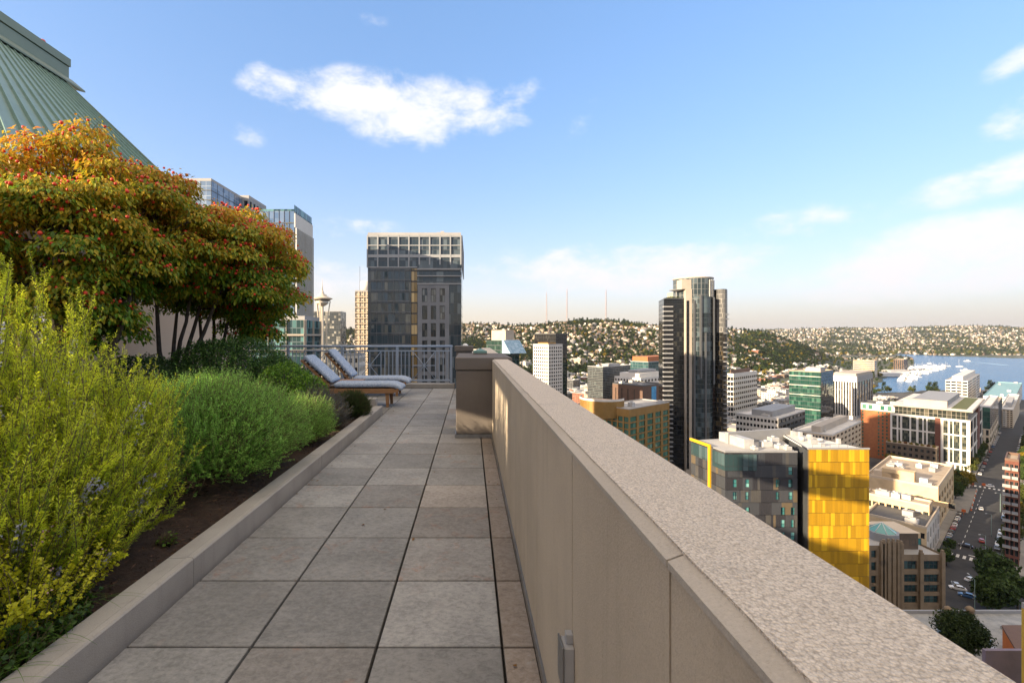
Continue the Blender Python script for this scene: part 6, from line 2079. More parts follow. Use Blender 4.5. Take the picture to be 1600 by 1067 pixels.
w = MB(); w.obox(t26.pt(-0.9, -0.9, zA + 6.47), t26.dL * (t26.a + 0.6), t26.dR * (t26.b + 1.4), (0, 0, 0.12)); w.build('roof', RF_WHITE, t26.root)
t26.block(11, 33, 3.5, 6.0, zA + 6.6, zA + 11, W_BEIGE, 'roof_screen'); t26.block(12, 30, 7, t26.b - 3, zA + 6.6, zA + 10.2, W_GREY, 'plant_room')
t26.block(2.0, 9.0, 3, t26.b - 4, zA + 6.6, zA + 6.8, pm('sedum_roof', (0.07, 0.09, 0.025), (0.12, 0.12, 0.04), 0.6, 0.9), 'green_roof')
t26.block(0, t26.a, 0, t26.b, zA - 0.02, zA + 0.015, RF_GREY, 'ledge')

t27 = Building('apartment_block', 'dark brown brick block with autumn shrubs on its roof in front of the white office', 'building', 1464, 701, 308, xl=1384, b=8.5, zb=GZ0)
t27.wall(W_DKBRICK, gridops(t27.a, GZ0, t27.zt - 0.8, 9, 4, 0.55, 0.52), gridops(t27.b, GZ0, t27.zt - 0.8, 2, 4, 0.5, 0.5), 0.3).windows(M_FRAMED, G_DARK, 2, 1).roof(RF_TAN, 0.5)

# ---- further up the street ------------------------------------------
t28 = Building('office_block', 'narrow dark green glass block with a cream base behind the white office', 'building', 1547, 637, 372, xl=1530, xr=1560)
t28.curtain(gGr, None, gr=gA2, zb=t28.zt - 17).roof(RF_WHITE)
t28.wall(W_CREAM, gridops(t28.a, t28.zb, t28.zt - 17.1, 2, 3, 0.5, 0.7), gridops(t28.b, t28.zb, t28.zt - 17.1, 6, 3, 0.7, 0.7), 0.4, zt=t28.zt - 17.1).windows(M_FRAMED, G_DARK, 2, 2)
t28.block(-0.3, 0.35, 1, t28.b, t28.zt - 0.6, t28.zt + 0.6, W_BEIGE, 'cornice')
t28b = Building('apartment_block', 'tall narrow slate block behind the green glass one, seen edge on along the street', 'building', 1558, 633, 430, xl=1546, xr=1566)
t28b.wall(W_GREY, gridops(t28b.a, -88, t28b.zt, 2, 11, 0.7, 0.6), gridops(t28b.b, -88, t28b.zt, 7, 11, 0.8, 0.6), 0.4, mat2=W_DGREY).windows(M_FRAMED, G_DARK, 1, 1).roof(RF_TAN)
t29 = Building('apartment_block', 'cream apartment block with stacked white balconies at the far end of the street', 'building', 1583, 641, 470, xl=1561, xr=1593)
t29.wall(W_CREAM, gridops(t29.a, -92, t29.zt, 4, 9, 0.6, 0.5), gridops(t29.b, -92, t29.zt, 4, 9, 0.6, 0.5), 0.4).windows(M_FRAMED, G_DARK, 1, 1).roof(RF_WHITE).units(3, 14, True)
for r in range(8):
    t29.block(4, 7, -1.3, 0.0, -92 + (t29.zt + 92) / 9 * (r + 0.7), -92 + (t29.zt + 92) / 9 * (r + 0.7) + 1.1, W_WHITE, 'balcony')
t29b = Building('office_block', 'long low white building with a teal roof edge close to the lake', 'building', 1586, 622, 640, xl=1536, xr=1597)
t29b.wall(W_WHITE, gridops(t29b.a, -108, t29b.zt, 1, 6, 0.97, 0.4), gridops(t29b.b, -108, t29b.zt, 4, 6, 0.8, 0.4), 0.4).windows(M_FRAMED, G_TEAL, 6, 1).roof(pm('teal_roof', (0.20, 0.36, 0.38), (0.25, 0.42, 0.44), 0.1, 0.6)).units(4, 15)
t30 = Building('condo_building', 'white lakeside condominium with deep balcony bands and a stepped top', 'building', 1512, 596, 790, xl=1477, xr=1531)
t30.wall(W_WHITE, gridops(t30.a, -122, t30.zt, 4, 9, 0.86, 0.55), gridops(t30.b, -122, t30.zt, 3, 9, 0.86, 0.55), 1.2).windows(M_FRAMED, G_DARK, 4, 1).roof(RF_WHITE)
t30.block(6, t30.a - 8, 3, t30.b - 4, t30.zt, t30.zt + 8, W_WHITE, 'penthouse')

# ---- cream warehouse, deco building, brick tower --------------------
M_WARE = pm('yellow_cream_stucco', (0.66, 0.50, 0.30), (0.58, 0.43, 0.25), 0.25, 0.85, c3=(0.48, 0.35, 0.21), s3=0.12)
t31 = Building('cream_warehouse', 'tall cream stucco building with a cluttered flat roof beside the street', 'building', 1466, 764, 219, xl=1352, xr=1490, zb=GZ0)
t31.wall(M_WARE, [(30, 32.2, t31.zt - 8, t31.zt - 5.5), (8, 10, t31.zt - 8, t31.zt - 6)], gridops(t31.b, GZ0 + 1, t31.zt - 3, 6, 3, 0.6, 0.7), 0.5).windows(M_FRAMED, G_DARK, 3, 3).roof(RF_TAN, 1.2, 0.5, W_CREAM)
t31.block(t31.a - 18, t31.a - 6, 3, 9, t31.zt, t31.zt + 5, M_WARE, 'stair_tower'); t31.block(14, 24, 3, 7, t31.zt, t31.zt + 3.2, W_CREAM, 'plant_room')
t31.block(16, 22, 14, 20, t31.zt, t31.zt + 2.2, W_BROWN, 'plant_room'); t31.block(4, 7, 4, 7, t31.zt, t31.zt + 2.8, M_UNIT, 'plant_room')
t31.units(9, 41)
t31b = Building('cream_annex', 'lower cream annex with a dark roof stepping down in front of the cream warehouse', 'building', 1452, 792, 200, xl=1352, b=9, zb=GZ0)
t31b.wall(M_WARE, gridops(t31b.a, t31b.zt - 6, t31b.zt - 1.5, 9, 1, 0.75, 0.6), [], 0.4).windows(M_FRAMED, G_DARK, 3, 1).roof(RF_TAN, 0.8, 0.5, W_CREAM).units(4, 51)
t31c = Building('cream_annex', 'lowest cream annex with skylights and a white corner behind the art deco block', 'building', 1448, 826, 186, xl=1352, xr=1468, zb=GZ0)
t31c.wall(M_WARE, gridops(t31c.a, t31c.zt - 5.5, t31c.zt - 1, 8, 1, 0.5, 0.5), gridops(t31c.b, GZ0, t31c.zt - 1, 5, 2, 0.45, 0.7), 0.4, mat2=W_WHITE).windows(M_FRAMED, G_DARK, 2, 2).roof(RF_DARK, 0.8, 0.5, W_CREAM).units(5, 61)

YD = 150.0
dz = lambda py: wz(py, YD)
t32 = thing('art_deco_building', 'sandy art deco block with ribbed piers and dark window bays below the cream annexes', 'building', (wx(1358, YD), YD, GZ0))
OCC.append((140, 165, 24))
xL, xM, xR = wx(1340, YD), wx(1406, YD), wx(1475, YD)
ops = []
for (p, q) in ((1409, 1433), (1442.5, 1467)):
    for (a, b) in ((876, 889.5), (897, 909.5), (913.5, 925), (930.5, 942)):
        ops.append((wx(p, YD) - xM, wx(q, YD) - xM, dz(b), dz(a)))
w = MB(); face_openings(w, (xM, YD), (1, 0), xR - xM, GZ0, dz(866), ops, 0.6)
w.poly([(xR, YD, GZ0), (xR, YD + 26, GZ0), (xR, YD + 26, dz(866)), (xR, YD, dz(866))])
opt = []
for (p, q) in ((1378, 1382.5), (1384.5, 1389.5), (1392, 1396.5), (1358, 1366), (1345, 1353)):
    for (a, b) in ((858, 869.5), (876, 889.5), (897, 909.5), (913.5, 925), (930.5, 942)):
        opt.append((wx(p, YD) - xL, wx(q, YD) - xL, dz(b), dz(a)))
face_openings(w, (xL, YD - 0.8), (1, 0), xM - xL, GZ0, dz(850), opt, 0.6)
w.poly([(xM, YD - 0.8, GZ0), (xM, YD + 20, GZ0), (xM, YD + 20, dz(850)), (xM, YD - 0.8, dz(850))])
w.build('wall', W_DECO, t32)
wl = []
for S_, oo in (((xM, YD), ops), ((xL, YD - 0.8), opt)):
    for (u0, u1, v0, v1) in oo:
        me = winmesh(u1 - u0, v1 - v0, max(1, int(round((u1 - u0) / 1.2))), 2, M_FRAMED, winglass('deco_glass', (0.02, 0.05, 0.055), (0.07, 0.13, 0.13)) if 'deco_glass' not in MATS else MATS['deco_glass'])
        o = bpy.data.objects.new('window', me); COL.objects.link(o); o.parent = t32
        o.location = Vector((S_[0] + u0, S_[1] + 0.45, v0)) - t32.location
for px, t_, yo in ((1373, 846, -0.8), (1376, 844, -0.8), (1383.5, 843, -0.8), (1391, 843, -0.8), (1398.5, 844, -0.8), (1403, 846, -0.8), (1437.5, 862, 0), (1471, 862, 0)):
    w = MB(); x = wx(px, YD); w.box(x - 0.55, x + 0.55, YD + yo - 0.75, YD + yo - 0.005, GZ0, dz(t_)); w.box(x - 0.35, x + 0.35, YD + yo - 0.6, YD + yo - 0.005, dz(t_), dz(t_) + 0.8); w.build('pier', W_DECO, t32)
w = MB(); w.box(xM + 0.05, xR - 0.05, YD + 0.35, YD + 26, dz(866) - 0.8, dz(866) - 0.6); w.box(xL, xM - 0.1, YD - 0.4, YD + 26, dz(850) - 0.8, dz(850) - 0.6); w.build('roof', RF_GREY, t32)
w = MB(); w.box(xM + 1.0, xR - 3.5, YD + 5, YD + 14, dz(866) - 0.6, dz(843)); w.build('penthouse', W_DKBRICK, t32)
w = MB(); w.box(xM + 0.6, xR - 3.1, YD + 4.6, YD + 14.4, dz(843) + 0.01, dz(842)); w.build('penthouse_roof', W_CREAM, t32)
for px in (1421, 1430):
    me = winmesh(2.0, 2.2, 2, 1, M_FRAMED, G_TEAL); o = bpy.data.objects.new('window', me); COL.objects.link(o); o.parent = t32; o.location = Vector((wx(px, YD + 5), YD + 4.97, dz(862))) - t32.location
sk = MB(); cx_, cy_ = wx(1378, YD + 6), YD + 6
oc = [(cx_ + math.cos(a) * 4.6, cy_ + math.sin(a) * 4.6) for a in np.linspace(0.39, 0.39 + 2 * math.pi, 9)[:-1]]
sk.prism(oc, dz(850) - 0.6, dz(850) + 2.0); sko = sk.build('skylight_drum', W_GREY, t32)
sk = MB(); sk.loft([[(cx_ + math.cos(a) * 3.9, cy_ + math.sin(a) * 3.9, dz(850) + 2.01) for a in np.linspace(0.39, 0.39 + 2 * math.pi, 9)[:-1]], [(cx_ + math.cos(a) * 0.3, cy_ + math.sin(a) * 0.3, dz(850) + 4.6) for a in np.linspace(0.39, 0.39 + 2 * math.pi, 9)[:-1]]], smooth=False); sk.build('glass_cone', G_TEAL, sko)
sk = MB()
for a in np.linspace(0.39, 0.39 + 2 * math.pi, 9)[:-1]:
    sk.tube([(cx_ + math.cos(a) * 3.95, cy_ + math.sin(a) * 3.95, dz(850) + 2.05), (cx_, cy_, dz(850) + 4.75)], 0.12, 4)
sk.build('skylight_rib', M_MULLW, sko)

t33 = Building('brick_tower', 'red brick apartment tower with glass balconies at the right edge of the view', 'tower', 1592, 722, 184, xl=1570, b=16, zb=GZ0)
t33.wall(W_REDBRICK, gridops(t33.a, GZ0, t33.zt - 0.8, 3, 12, 0.72, 0.7), gridops(t33.b, GZ0, t33.zt - 0.8, 4, 12, 0.6, 0.6), 0.4).windows(M_FRAMED, G_DARK, 2, 1).roof(RF_TAN, 1.0, 0.4, W_BROWN)
fh = (t33.zt - GZ0) / 12
S, d, ln = t33.face('L'); o_ = Vector((d.y, -d.x, 0))
for r in range(2, 12):
    for (u0, u1) in ((-0.6, ln * 0.42), (ln * 0.5, ln * 0.95)):
        bl = MB(); bl.obox(Vector((S.x, S.y, GZ0 + fh * r)) + d * u0 + o_ * 0.005, d * (u1 - u0), o_ * 1.7, (0, 0, 0.22)); bo = bl.build('balcony', W_BEIGE, t33.root)
        bl = MB(); bl.obox(Vector((S.x, S.y, GZ0 + fh * r + 0.225)) + d * u0 + o_ * 1.6, d * (u1 - u0), o_ * 0.06, (0, 0, 1.0)); bl.build('balustrade', W_GREY, bo)

# ---- flat roof, orange wall and yellow building below right ----------
t34 = Building('flat_roof_building', 'wide flat grey roof with puddles straight below the parapet at the lower right', 'building', 1405, 958, 108, a=2.0, b=2.0, th=90, zb=GZ0)
zr = wz(957, 110)
w = MB(); w.box(92, 152, 72, 110, GZ0, zr - 0.01); w.build('wall', W_BEIGE, t34.root)
pud, nt, out = newmat('puddled_roof')
pco = nt.nodes.new('ShaderNodeTexCoord').outputs['Object']
pn = ramp(nt, noise(nt, vmt(nt, 'MULTIPLY', pco, (0.7, 1.2, 1)), 0.13, 4, 0.55), 0.58, 0.62)
pc = mix(nt, ramp(nt, noise(nt, pco, 0.45, 6, 0.65), 0.3, 0.7), (0.22, 0.23, 0.23), (0.36, 0.36, 0.35))
pb2 = nd(nt, 'ShaderNodeBsdfPrincipled', Base__Color=mix(nt, pn, pc, (0.10, 0.13, 0.16)))
nt.links.new(mth(nt, 'SUBTRACT', 0.85, mth(nt, 'MULTIPLY', pn, 0.78)), pb2.inputs['Roughness'])
nt.links.new(pb2.outputs[0], out.inputs[0])
w = MB(); w.box(92.3, 151.7, 72, 109.6, zr, zr + 0.02); w.build('roof', pud, t34.root)
w = MB(); w.box(91.8, 152, 109.6, 110.1, zr - 0.2, zr + 0.7); w.build('parapet', W_GREY, t34.root)
for px in (1478, 1512):
    w = MB(); x = wx(px, 109.5); w.lathe([(0.8, 0), (0.7, 1.2), (0.95, 1.3), (0.6, 1.9), (0.15, 2.2)], (x, 109.0, zr), 10); w.build('finial', W_DECO, t34.root)
for q, (px, Y) in enumerate(((1535, 100), (1546, 96), (1572, 103), (1590, 94))):
    w = MB(); x = wx(px, Y); w.box(x, x + 1.6, Y, Y + 1.2, zr + 0.021, zr + 0.7 + 0.3 * (q % 2)); w.build('rooftop_unit', M_UNIT, t34.root)
t35 = thing('orange_wall_building', 'small roof building with a bright orange wall on the flat grey roof', 'building', (wx(1578, 92), 92, zr))
w = MB(); w.prism([(wx(1575, 96), 97), (wx(1586, 90), 90), (wx(1640, 90), 90), (wx(1640, 97), 97)], zr + 0.02, wz(984, 96)); w.build('orange_wall', pm('orange_paint', (0.62, 0.17, 0.02), (0.55, 0.14, 0.02), 0.5, 0.7), t35)
w = MB(); w.prism([(wx(1575, 96) - 0.1, 97.1), (wx(1586, 90) - 0.1, 89.9), (wx(1640, 90), 89.9), (wx(1640, 97), 97.1)], wz(984, 96) + 0.01, wz(983, 96) + 0.25); w.build('roof', W_BROWN, t35)
w = MB(); w.box(wx(1540, 84), wx(1640, 84), 84, 84.6, zr + 0.02, wz(1016, 84)); w.build('lavender_wall', pm('lavender_paint', (0.24, 0.20, 0.26), (0.20, 0.17, 0.22), 0.5, 0.8), t35)
t36 = Building('yellow_apartments', 'sliver of a yellow apartment building with white windows at the lower right corner', 'building', 1594, 966, 74, a=3, b=14, th=90, zb=GZ0, ztop=wz(966, 74), at=(91.2, 74))
t36.wall(pm('yellow_stucco', (0.66, 0.44, 0.07), (0.58, 0.38, 0.06), 0.4, 0.8), gridops(t36.a, GZ0, t36.zt, 2, 12, 0.5, 0.6), gridops(t36.b, GZ0, t36.zt, 5, 12, 0.5, 0.6), 0.25).windows(M_MULLW, G_TEAL, 2, 1).roof(RF_GREY)

# ---- radio masts and hilltop ---------------------------------------
M_MAST = pm('mast_red_white', (0.50, 0.42, 0.38), (0.45, 0.20, 0.15), 0.05, 0.6)
for (px, yt, yb_, Y, lab) in ((854, 456, 504, 2150, 'left of the three thin lattice radio masts on the hilltop'), (886, 449, 506, 2050, 'tallest thin lattice radio mast in the middle of the three on the hilltop'), (947, 450, 505, 2100, 'right hand radio mast with side aerials on the hilltop')):
    x = wx(px, Y); z1 = wz(yt, Y); z0 = float(hgt(x, Y))
    root = thing('radio_mast', lab, 'radio mast', (x, Y, z0), 'radio masts on the hilltop')
    w = MB()
    r0 = 3.6
    zs_ = np.linspace(z0, z1 - 14, 15)
    for k in range(3):
        a = 2.094 * k
        w.tube([(x + math.cos(a) * r0 * (1 - 0.6 * (z - z0) / (z1 - z0)), Y + math.sin(a) * r0 * (1 - 0.6 * (z - z0) / (z1 - z0)), z) for z in zs_], 0.42, 4)
    for i in range(14):
        for k in range(3):
            a, b = 2.094 * k, 2.094 * (k + 1)
            f0, f1 = (1 - 0.6 * (zs_[i] - z0) / (z1 - z0)) * r0, (1 - 0.6 * (zs_[i + 1] - z0) / (z1 - z0)) * r0
            w.tube([(x + math.cos(a) * f0, Y + math.sin(a) * f0, zs_[i]), (x + math.cos(b) * f1, Y + math.sin(b) * f1, zs_[i + 1])], 0.28, 3)
    w.build('lattice', M_MAST, root)
    w = MB(); w.tube([(x, Y, z1 - 15), (x, Y, z1)], [0.8, 0.3], 5)
    if px == 947:
        for z in np.linspace(z0 + 45, z0 + 95, 7):
            w.tube([(x - 3, Y, z), (x + 3, Y, z + 1)], 0.4, 4)
    w.build('aerial', M_MAST, root)
hw = Building('school_building', 'long tan brick building crowning the hilltop below the right radio mast', 'building', 948, 503, 2060, xl=912, xr=952)
hw.wall(W_BEIGE, gridops(hw.a, hw.zb, hw.zt, 10, 3, 0.6, 0.6), [], 0.5).windows(M_FRAMED, G_DARK, 1, 1).roof(RF_TAN)
wt_ = thing('water_tank', 'squat reddish water tank on the hilltop left of the radio masts', 'water tank', (wx(844, 2050), 2050, float(hgt(wx(844, 2050), 2050))))
w = MB(); w.lathe([(11, 0), (11, 17), (10, 18.5), (0, 20)], (wx(844, 2050), 2050, wt_.location.z), 20); w.build('tank', W_BROWN, wt_)
w = MB(); w.lathe([(0.7, 0), (0.5, 14)], (wx(838.5, 2060), 2060, wt_.location.z + 14), 6); w.box(wx(838.5, 2060) - 4, wx(838.5, 2060) + 4, 2058, 2062, wt_.location.z + 27, wt_.location.z + 29); w.build('mast', M_MULL, wt_)
# ================================================================== FILLER BLOCKS OF THE CITY
FILL = {}
def fillmat(key, wall, w2, pw, fh, **k):
    FILL[key] = punchmat('facade_' + key.replace(' ', '_'), wall, w2, pw, fh, **k)
fillmat('white', (0.66, 0.62, 0.56), (0.58, 0.55, 0.50), 3.2, 3.2)
fillmat('cream', (0.62, 0.50, 0.37), (0.55, 0.44, 0.32), 3.0, 3.2, wa=0.2, wb=0.75)
fillmat('tan', (0.46, 0.36, 0.26), (0.40, 0.31, 0.22), 3.6, 3.3, wa=0.15, wb=0.85)
fillmat('brick red', (0.32, 0.13, 0.075), (0.26, 0.10, 0.06), 2.8, 3.1, wa=0.3, wb=0.75)
fillmat('grey', (0.30, 0.30, 0.30), (0.25, 0.25, 0.255), 3.0, 3.3, wa=0.1, wb=0.9, ha=0.35, hb=0.8)
fillmat('dark', (0.085, 0.085, 0.09), (0.11, 0.105, 0.10), 2.6, 3.4, wa=0.08, wb=0.95, ha=0.3, hb=0.9)
fillmat('brown', (0.20, 0.13, 0.085), (0.16, 0.105, 0.07), 3.0, 3.1)
COLS = [('white', 5), ('cream', 4), ('tan', 4), ('brick red', 2), ('grey', 4), ('dark', 3), ('brown', 2)]
ROOFS = [('pale', RF_WHITE, 5), ('grey', RF_GREY, 5), ('tan', RF_TAN, 2), ('dark', RF_DARK, 2)]
MARKS = [(745, 'the pier'), (857, 'the white grid tower'), (950, 'the banded glass block'), (1000, 'the blue mural'), (1088, 'the black high rise'), (1165, 'the white gridded block'),
         (1265, 'the deep green glass block'), (1330, 'the white striped block'), (1365, 'the brick hotel'), (1450, 'the large white office'), (1505, 'the lakeside condominium'), (1555, 'the long street')]
used_lab = {}
rf_ = random.Random(77)
NFILL = 0


def relabel(px, Y, desc):
    m = min(MARKS, key=lambda q: abs(q[0] - px))
    side = 'left of' if px < m[0] - 9 else 'right of' if px > m[0] + 9 else 'in line with'
    dist = 'near' if Y < 520 else 'midway' if Y < 850 else 'far off'
    return '%s, %s %s %s' % (desc, dist, side, m[1])


PENDING = []
def filler(x, y, a, b, h, th, ci, ri, kind='building'):
    px = VX + F * x / y
    top = VY - F * (float(hgt(x, y)) + h - HC) / y
    if px > 800 and top > 575 + 0.635 * (px - 815) - 4:
        return                     # wholly behind the parapet
    if 1350 < px < 1610 and y > 640:
        h = min(h, 7.0 if y > 800 else 12.0)
    if 1358 < px < 1475 and y > 800:
        return                     # open water and quay here
    PENDING.append((y, x, a, b, h, th))


FAR_MB = MB()
FAR_M = []


def far_filler(x, y, a, b, h, th):
    z = float(hgt(x, y)) - 2.5
    t = R(th)
    dR = Vector((math.sin(t), math.cos(t), 0)); dL = Vector((-math.cos(t), math.sin(t), 0))
    cn = rf_.choices(COLS, [c[1] for c in COLS])[0][0]
    c = Vector((x, y, z)) - (dL * a + dR * b) / 2
    FAR_MB.obox(c, dL * a, dR * b, (0, 0, h + 2.5), FAR_M.index(cn), skip=(1,))
    top = z + h + 2.5
    FAR_MB.obox(Vector((c.x, c.y, top - 0.02)) + dL * 0.3 + dR * 0.3, dL * (a - 0.6), dR * (b - 0.6), (0, 0, 0.25), len(COLS) + rf_.randrange(3))
    FAR_MB.obox(Vector((c.x, c.y, top + 0.23)) + dL * a * rf_.uniform(0.1, 0.5) + dR * b * rf_.uniform(0.1, 0.5), dL * a * 0.25, dR * b * 0.3, (0, 0, rf_.uniform(1.5, 3)), len(COLS))


def build_filler(x, y, a, b, h, th):
    global NFILL
    z = float(hgt(x, y)) - 2.5
    t = R(th)
    dR = Vector((math.sin(t), math.cos(t), 0)); dL = Vector((-math.cos(t), math.sin(t), 0))
    cn = rf_.choices(COLS, [c[1] for c in COLS])[0][0]
    rn, rm, _ = rf_.choices(ROOFS, [q[2] for q in ROOFS])[0]
    size = 'low' if h < 11 else 'mid height' if h < 19 else 'tall'
    root = thing('city_building', '', 'building', (x, y, z))
    mb = MB(); mb.obox((x, y, z) - (dL * a + dR * b) / 2 if False else Vector((x, y, z)) - (dL * a + dR * b) / 2, dL * a, dR * b, (0, 0, h + 2.5), skip=(1,))
    top = z + h + 2.5
    c = Vector((x, y, 0)) - (dL * a + dR * b) / 2
    setback = h > 14 and rf_.random() < 0.4
    mb.build('wall', FILL[cn], root)
    r_ = MB()
    for P0, D, W in ((c, dL * a, dR * 0.4), (c + dR * (b - 0.4), dL * a, dR * 0.4), (c + dR * 0.4, dR * (b - 0.8), dL * 0.4), (c + dR * 0.4 + dL * (a - 0.4), dR * (b - 0.8), dL * 0.4)):
        r_.obox(Vector((P0.x, P0.y, top - 0.3)), D, W, (0, 0, 1.1), 0)
    r_.poly([Vector((p.x, p.y, top)) for p in (c, c + dR * b, c + dR * b + dL * a, c + dL * a)], 1)
    r_.build('roof', [MATS['beige_concrete'] if cn in ('tan', 'cream') else RF_GREY, rm], root)
    nu = rf_.choice((1, 2, 3)) if y < 900 else 1
    for k in range(nu):
        w, d = rf_.uniform(0.12, 0.42) * a, rf_.uniform(0.15, 0.4) * b
        i, j = rf_.uniform(0.08, 0.5) * a, rf_.uniform(0.08, 0.5) * b
        u = MB(); p = c + dL * i + dR * j; u.obox(Vector((p.x, p.y, top + 0.02)), dL * w, dR * d, (0, 0, rf_.uniform(1.2, 3.6)))
        u.build('rooftop_unit', rf_.choice((M_UNIT, RF_GREY, MATS['beige_concrete'], W_WHITE)), root)
    if setback:
        u = MB(); p = c + dL * a * 0.2 + dR * b * 0.15; u.obox(Vector((p.x, p.y, top + 0.03)), dL * a * 0.6, dR * b * 0.65, (0, 0, 3.4)); u.build('upper_storey', FILL['grey' if cn != 'grey' else 'white'], root)
    px = VX + F * x / y
    lab = relabel(px, y, '%s %s building, %s roof' % (size, cn, rn))
    tag(root, lab, 'building', 'filler city blocks: ' + lab)
    used_lab[lab] = used_lab.get(lab, 0) + 1
    NFILL += 1


def free(x, y, r):
    return all((x - ox) ** 2 + (y - oy) ** 2 > (r + orr) ** 2 for ox, oy, orr in OCC)


s = -260
while s < 1750:
    t = -260
    while t < 1300:
        p = SO + E1 * s + E2 * t
        x, y = p.x + rf_.uniform(-3, 3), p.y + rf_.uniform(-3, 3)
        px = VX + F * x / max(y, 1)
        t += 31
        if y < 250 or y > 1750 or not (690 < px < 1660):
            continue
        if abs((t - 31 + 260) % 93) < 14 and rf_.random() < 0.85:
            continue
        z = float(hgt(x, y))
        near = in_poly(np.array([x - 25, x + 25, x]), np.array([y, y, y + 25]), LAKE).any()
        if near or z < -126 or z > -74:
            continue
        tt = t - 31
        if abs(tt) < 26:
            continue
        a, b = rf_.uniform(17, 27), rf_.uniform(18, 30)
        ymax = 620 if y < 420 else 560
        if y < 420 and px < 1060:
            ymax = 690
        h = rf_.choice((6, 8, 9, 11, 13, 16, 20, 24)) * rf_.uniform(0.9, 1.15)
        if y > 1000:
            h *= 0.6
        htop = -(ymax - VY) / F * y + HC
        h = min(h, max(5, htop - z))
        if y < 480 and px > 1040:
            h = min(h, 14)
        if not free(x, y, 0.5 * math.hypot(a, b) - 5):
            continue
        filler(x, y, a, b, h, 51, 0, 0)
    s += 33

# beige apartment blocks low on the hill, left of the pier and above the marina
for (px, Y, w_, h_) in ((735, 1350, 26, 30), (748, 1420, 30, 24), (765, 1300, 22, 34), (820, 1250, 30, 18), (905, 1300, 28, 22), (1290, 1500, 30, 16), (1322, 1350, 34, 14), (1375, 1250, 40, 9), (1388, 1180, 36, 9), (1180, 1500, 30, 18), (548, 1500, 40, 20), (560, 1350, 30, 16), (546, 900, 26, 26)):
    filler(wx(px, Y), Y, w_, w_ * 0.8, h_, 51, 0, 0)

FAR_M = [c[0] for c in COLS]
PENDING.sort()
for (y, x, a, b, h, th) in PENDING[:285]:
    build_filler(x, y, a, b, h, th)
for (y, x, a, b, h, th) in PENDING[285:]:
    far_filler(x, y, a, b, h, th)
FAR_MB.build('distant_buildings', [FILL[c] for c in FAR_M] + [RF_WHITE, RF_GREY, RF_TAN], kind='stuff')

# ================================================================== HOUSES ON THE HILLS
def house_mesh(name, w, d, h, rh, wall, roof, hip=False, flat=False):
    mb = MB()
    mb.box(-w / 2, w / 2, -d / 2, d / 2, -2.5, h)
    e = 0.5
    if flat:
        mb.box(-w / 2 - 0.2, w / 2 + 0.2, -d / 2 - 0.2, d / 2 + 0.2, h, h + 0.5, 1)
        mb.box(-w / 5, w / 6, -d / 5, d / 5, h + 0.5, h + 2.2, 0)
    else:
        i = w * 0.3 if hip else 0
        A, B_, C_, D_ = (-w / 2 - e, -d / 2 - e, h), (w / 2 + e, -d / 2 - e, h), (w / 2 + e, d / 2 + e, h), (-w / 2 - e, d / 2 + e, h)
        E_, G_ = (-w / 2 - e + i, 0, h + rh), (w / 2 + e - i, 0, h + rh)
        mb.poly([A, B_, G_, E_], 1); mb.poly([C_, D_, E_, G_], 1); mb.poly([B_, C_, G_], 0 if not hip else 1); mb.poly([D_, A, E_], 0 if not hip else 1); mb.poly([D_, C_, B_, A], 1)
        mb.box(w * 0.2, w * 0.2 + 1.0, d * 0.12, d * 0.12 + 1.0, h + rh * 0.3, h + rh + 1.0, 2)
    for x in np.arange(-w / 2 + 1.2, w / 2 - 1.5, 2.7):
        for z in np.arange(0.8, h - 1.4, 2.9):
            for s_ in (-1, 1):
                mb.poly([(x, s_ * (d / 2 + 0.03), z), (x + 1.3, s_ * (d / 2 + 0.03), z), (x + 1.3, s_ * (d / 2 + 0.03), z + 1.4), (x, s_ * (d / 2 + 0.03), z + 1.4)][::s_ * -1], 3)
    for y in np.arange(-d / 2 + 1.2, d / 2 - 1.5, 2.9):
        for z in np.arange(0.8, h - 1.4, 2.9):
            for s_ in (-1, 1):
                mb.poly([(s_ * (w / 2 + 0.03), y, z), (s_ * (w / 2 + 0.03), y + 1.3, z), (s_ * (w / 2 + 0.03), y + 1.3, z + 1.4), (s_ * (w / 2 + 0.03), y, z + 1.4)][::s_], 3)
    return mb.mesh(name, [wall, roof, W_BRICK, M_FRAMED])


HOUSES = []
rs = random.Random(21)
hw_cols = [('white', W_WHITE), ('cream', W_CREAM), ('tan', W_BEIGE), ('brown', pm('brown_siding', (0.26, 0.18, 0.12), (0.22, 0.15, 0.10), 0.3, 0.8)), ('grey', W_GREY)]
hr_cols = [('dark', pm('dark_shingle', (0.10, 0.095, 0.09), (0.14, 0.13, 0.12), 0.5, 0.9)), ('brown', pm('brown_shingle', (0.20, 0.14, 0.10), (0.16, 0.11, 0.08), 0.5, 0.9)), ('pale', RF_WHITE)]
for wn_, wm_ in hw_cols:
    for rn_, rm_ in hr_cols:
        flat = rn_ == 'pale'
        HOUSES.append(('%s house with a %s %s roof among trees on the hillside' % (wn_, rn_, 'flat' if flat else 'pitched'), house_mesh('house', rs.uniform(10, 15), rs.uniform(8, 11), rs.choice((5.5, 6.5, 8.5)), rs.uniform(2.4, 3.6), wm_, rm_, rs.random() < 0.4, flat)))

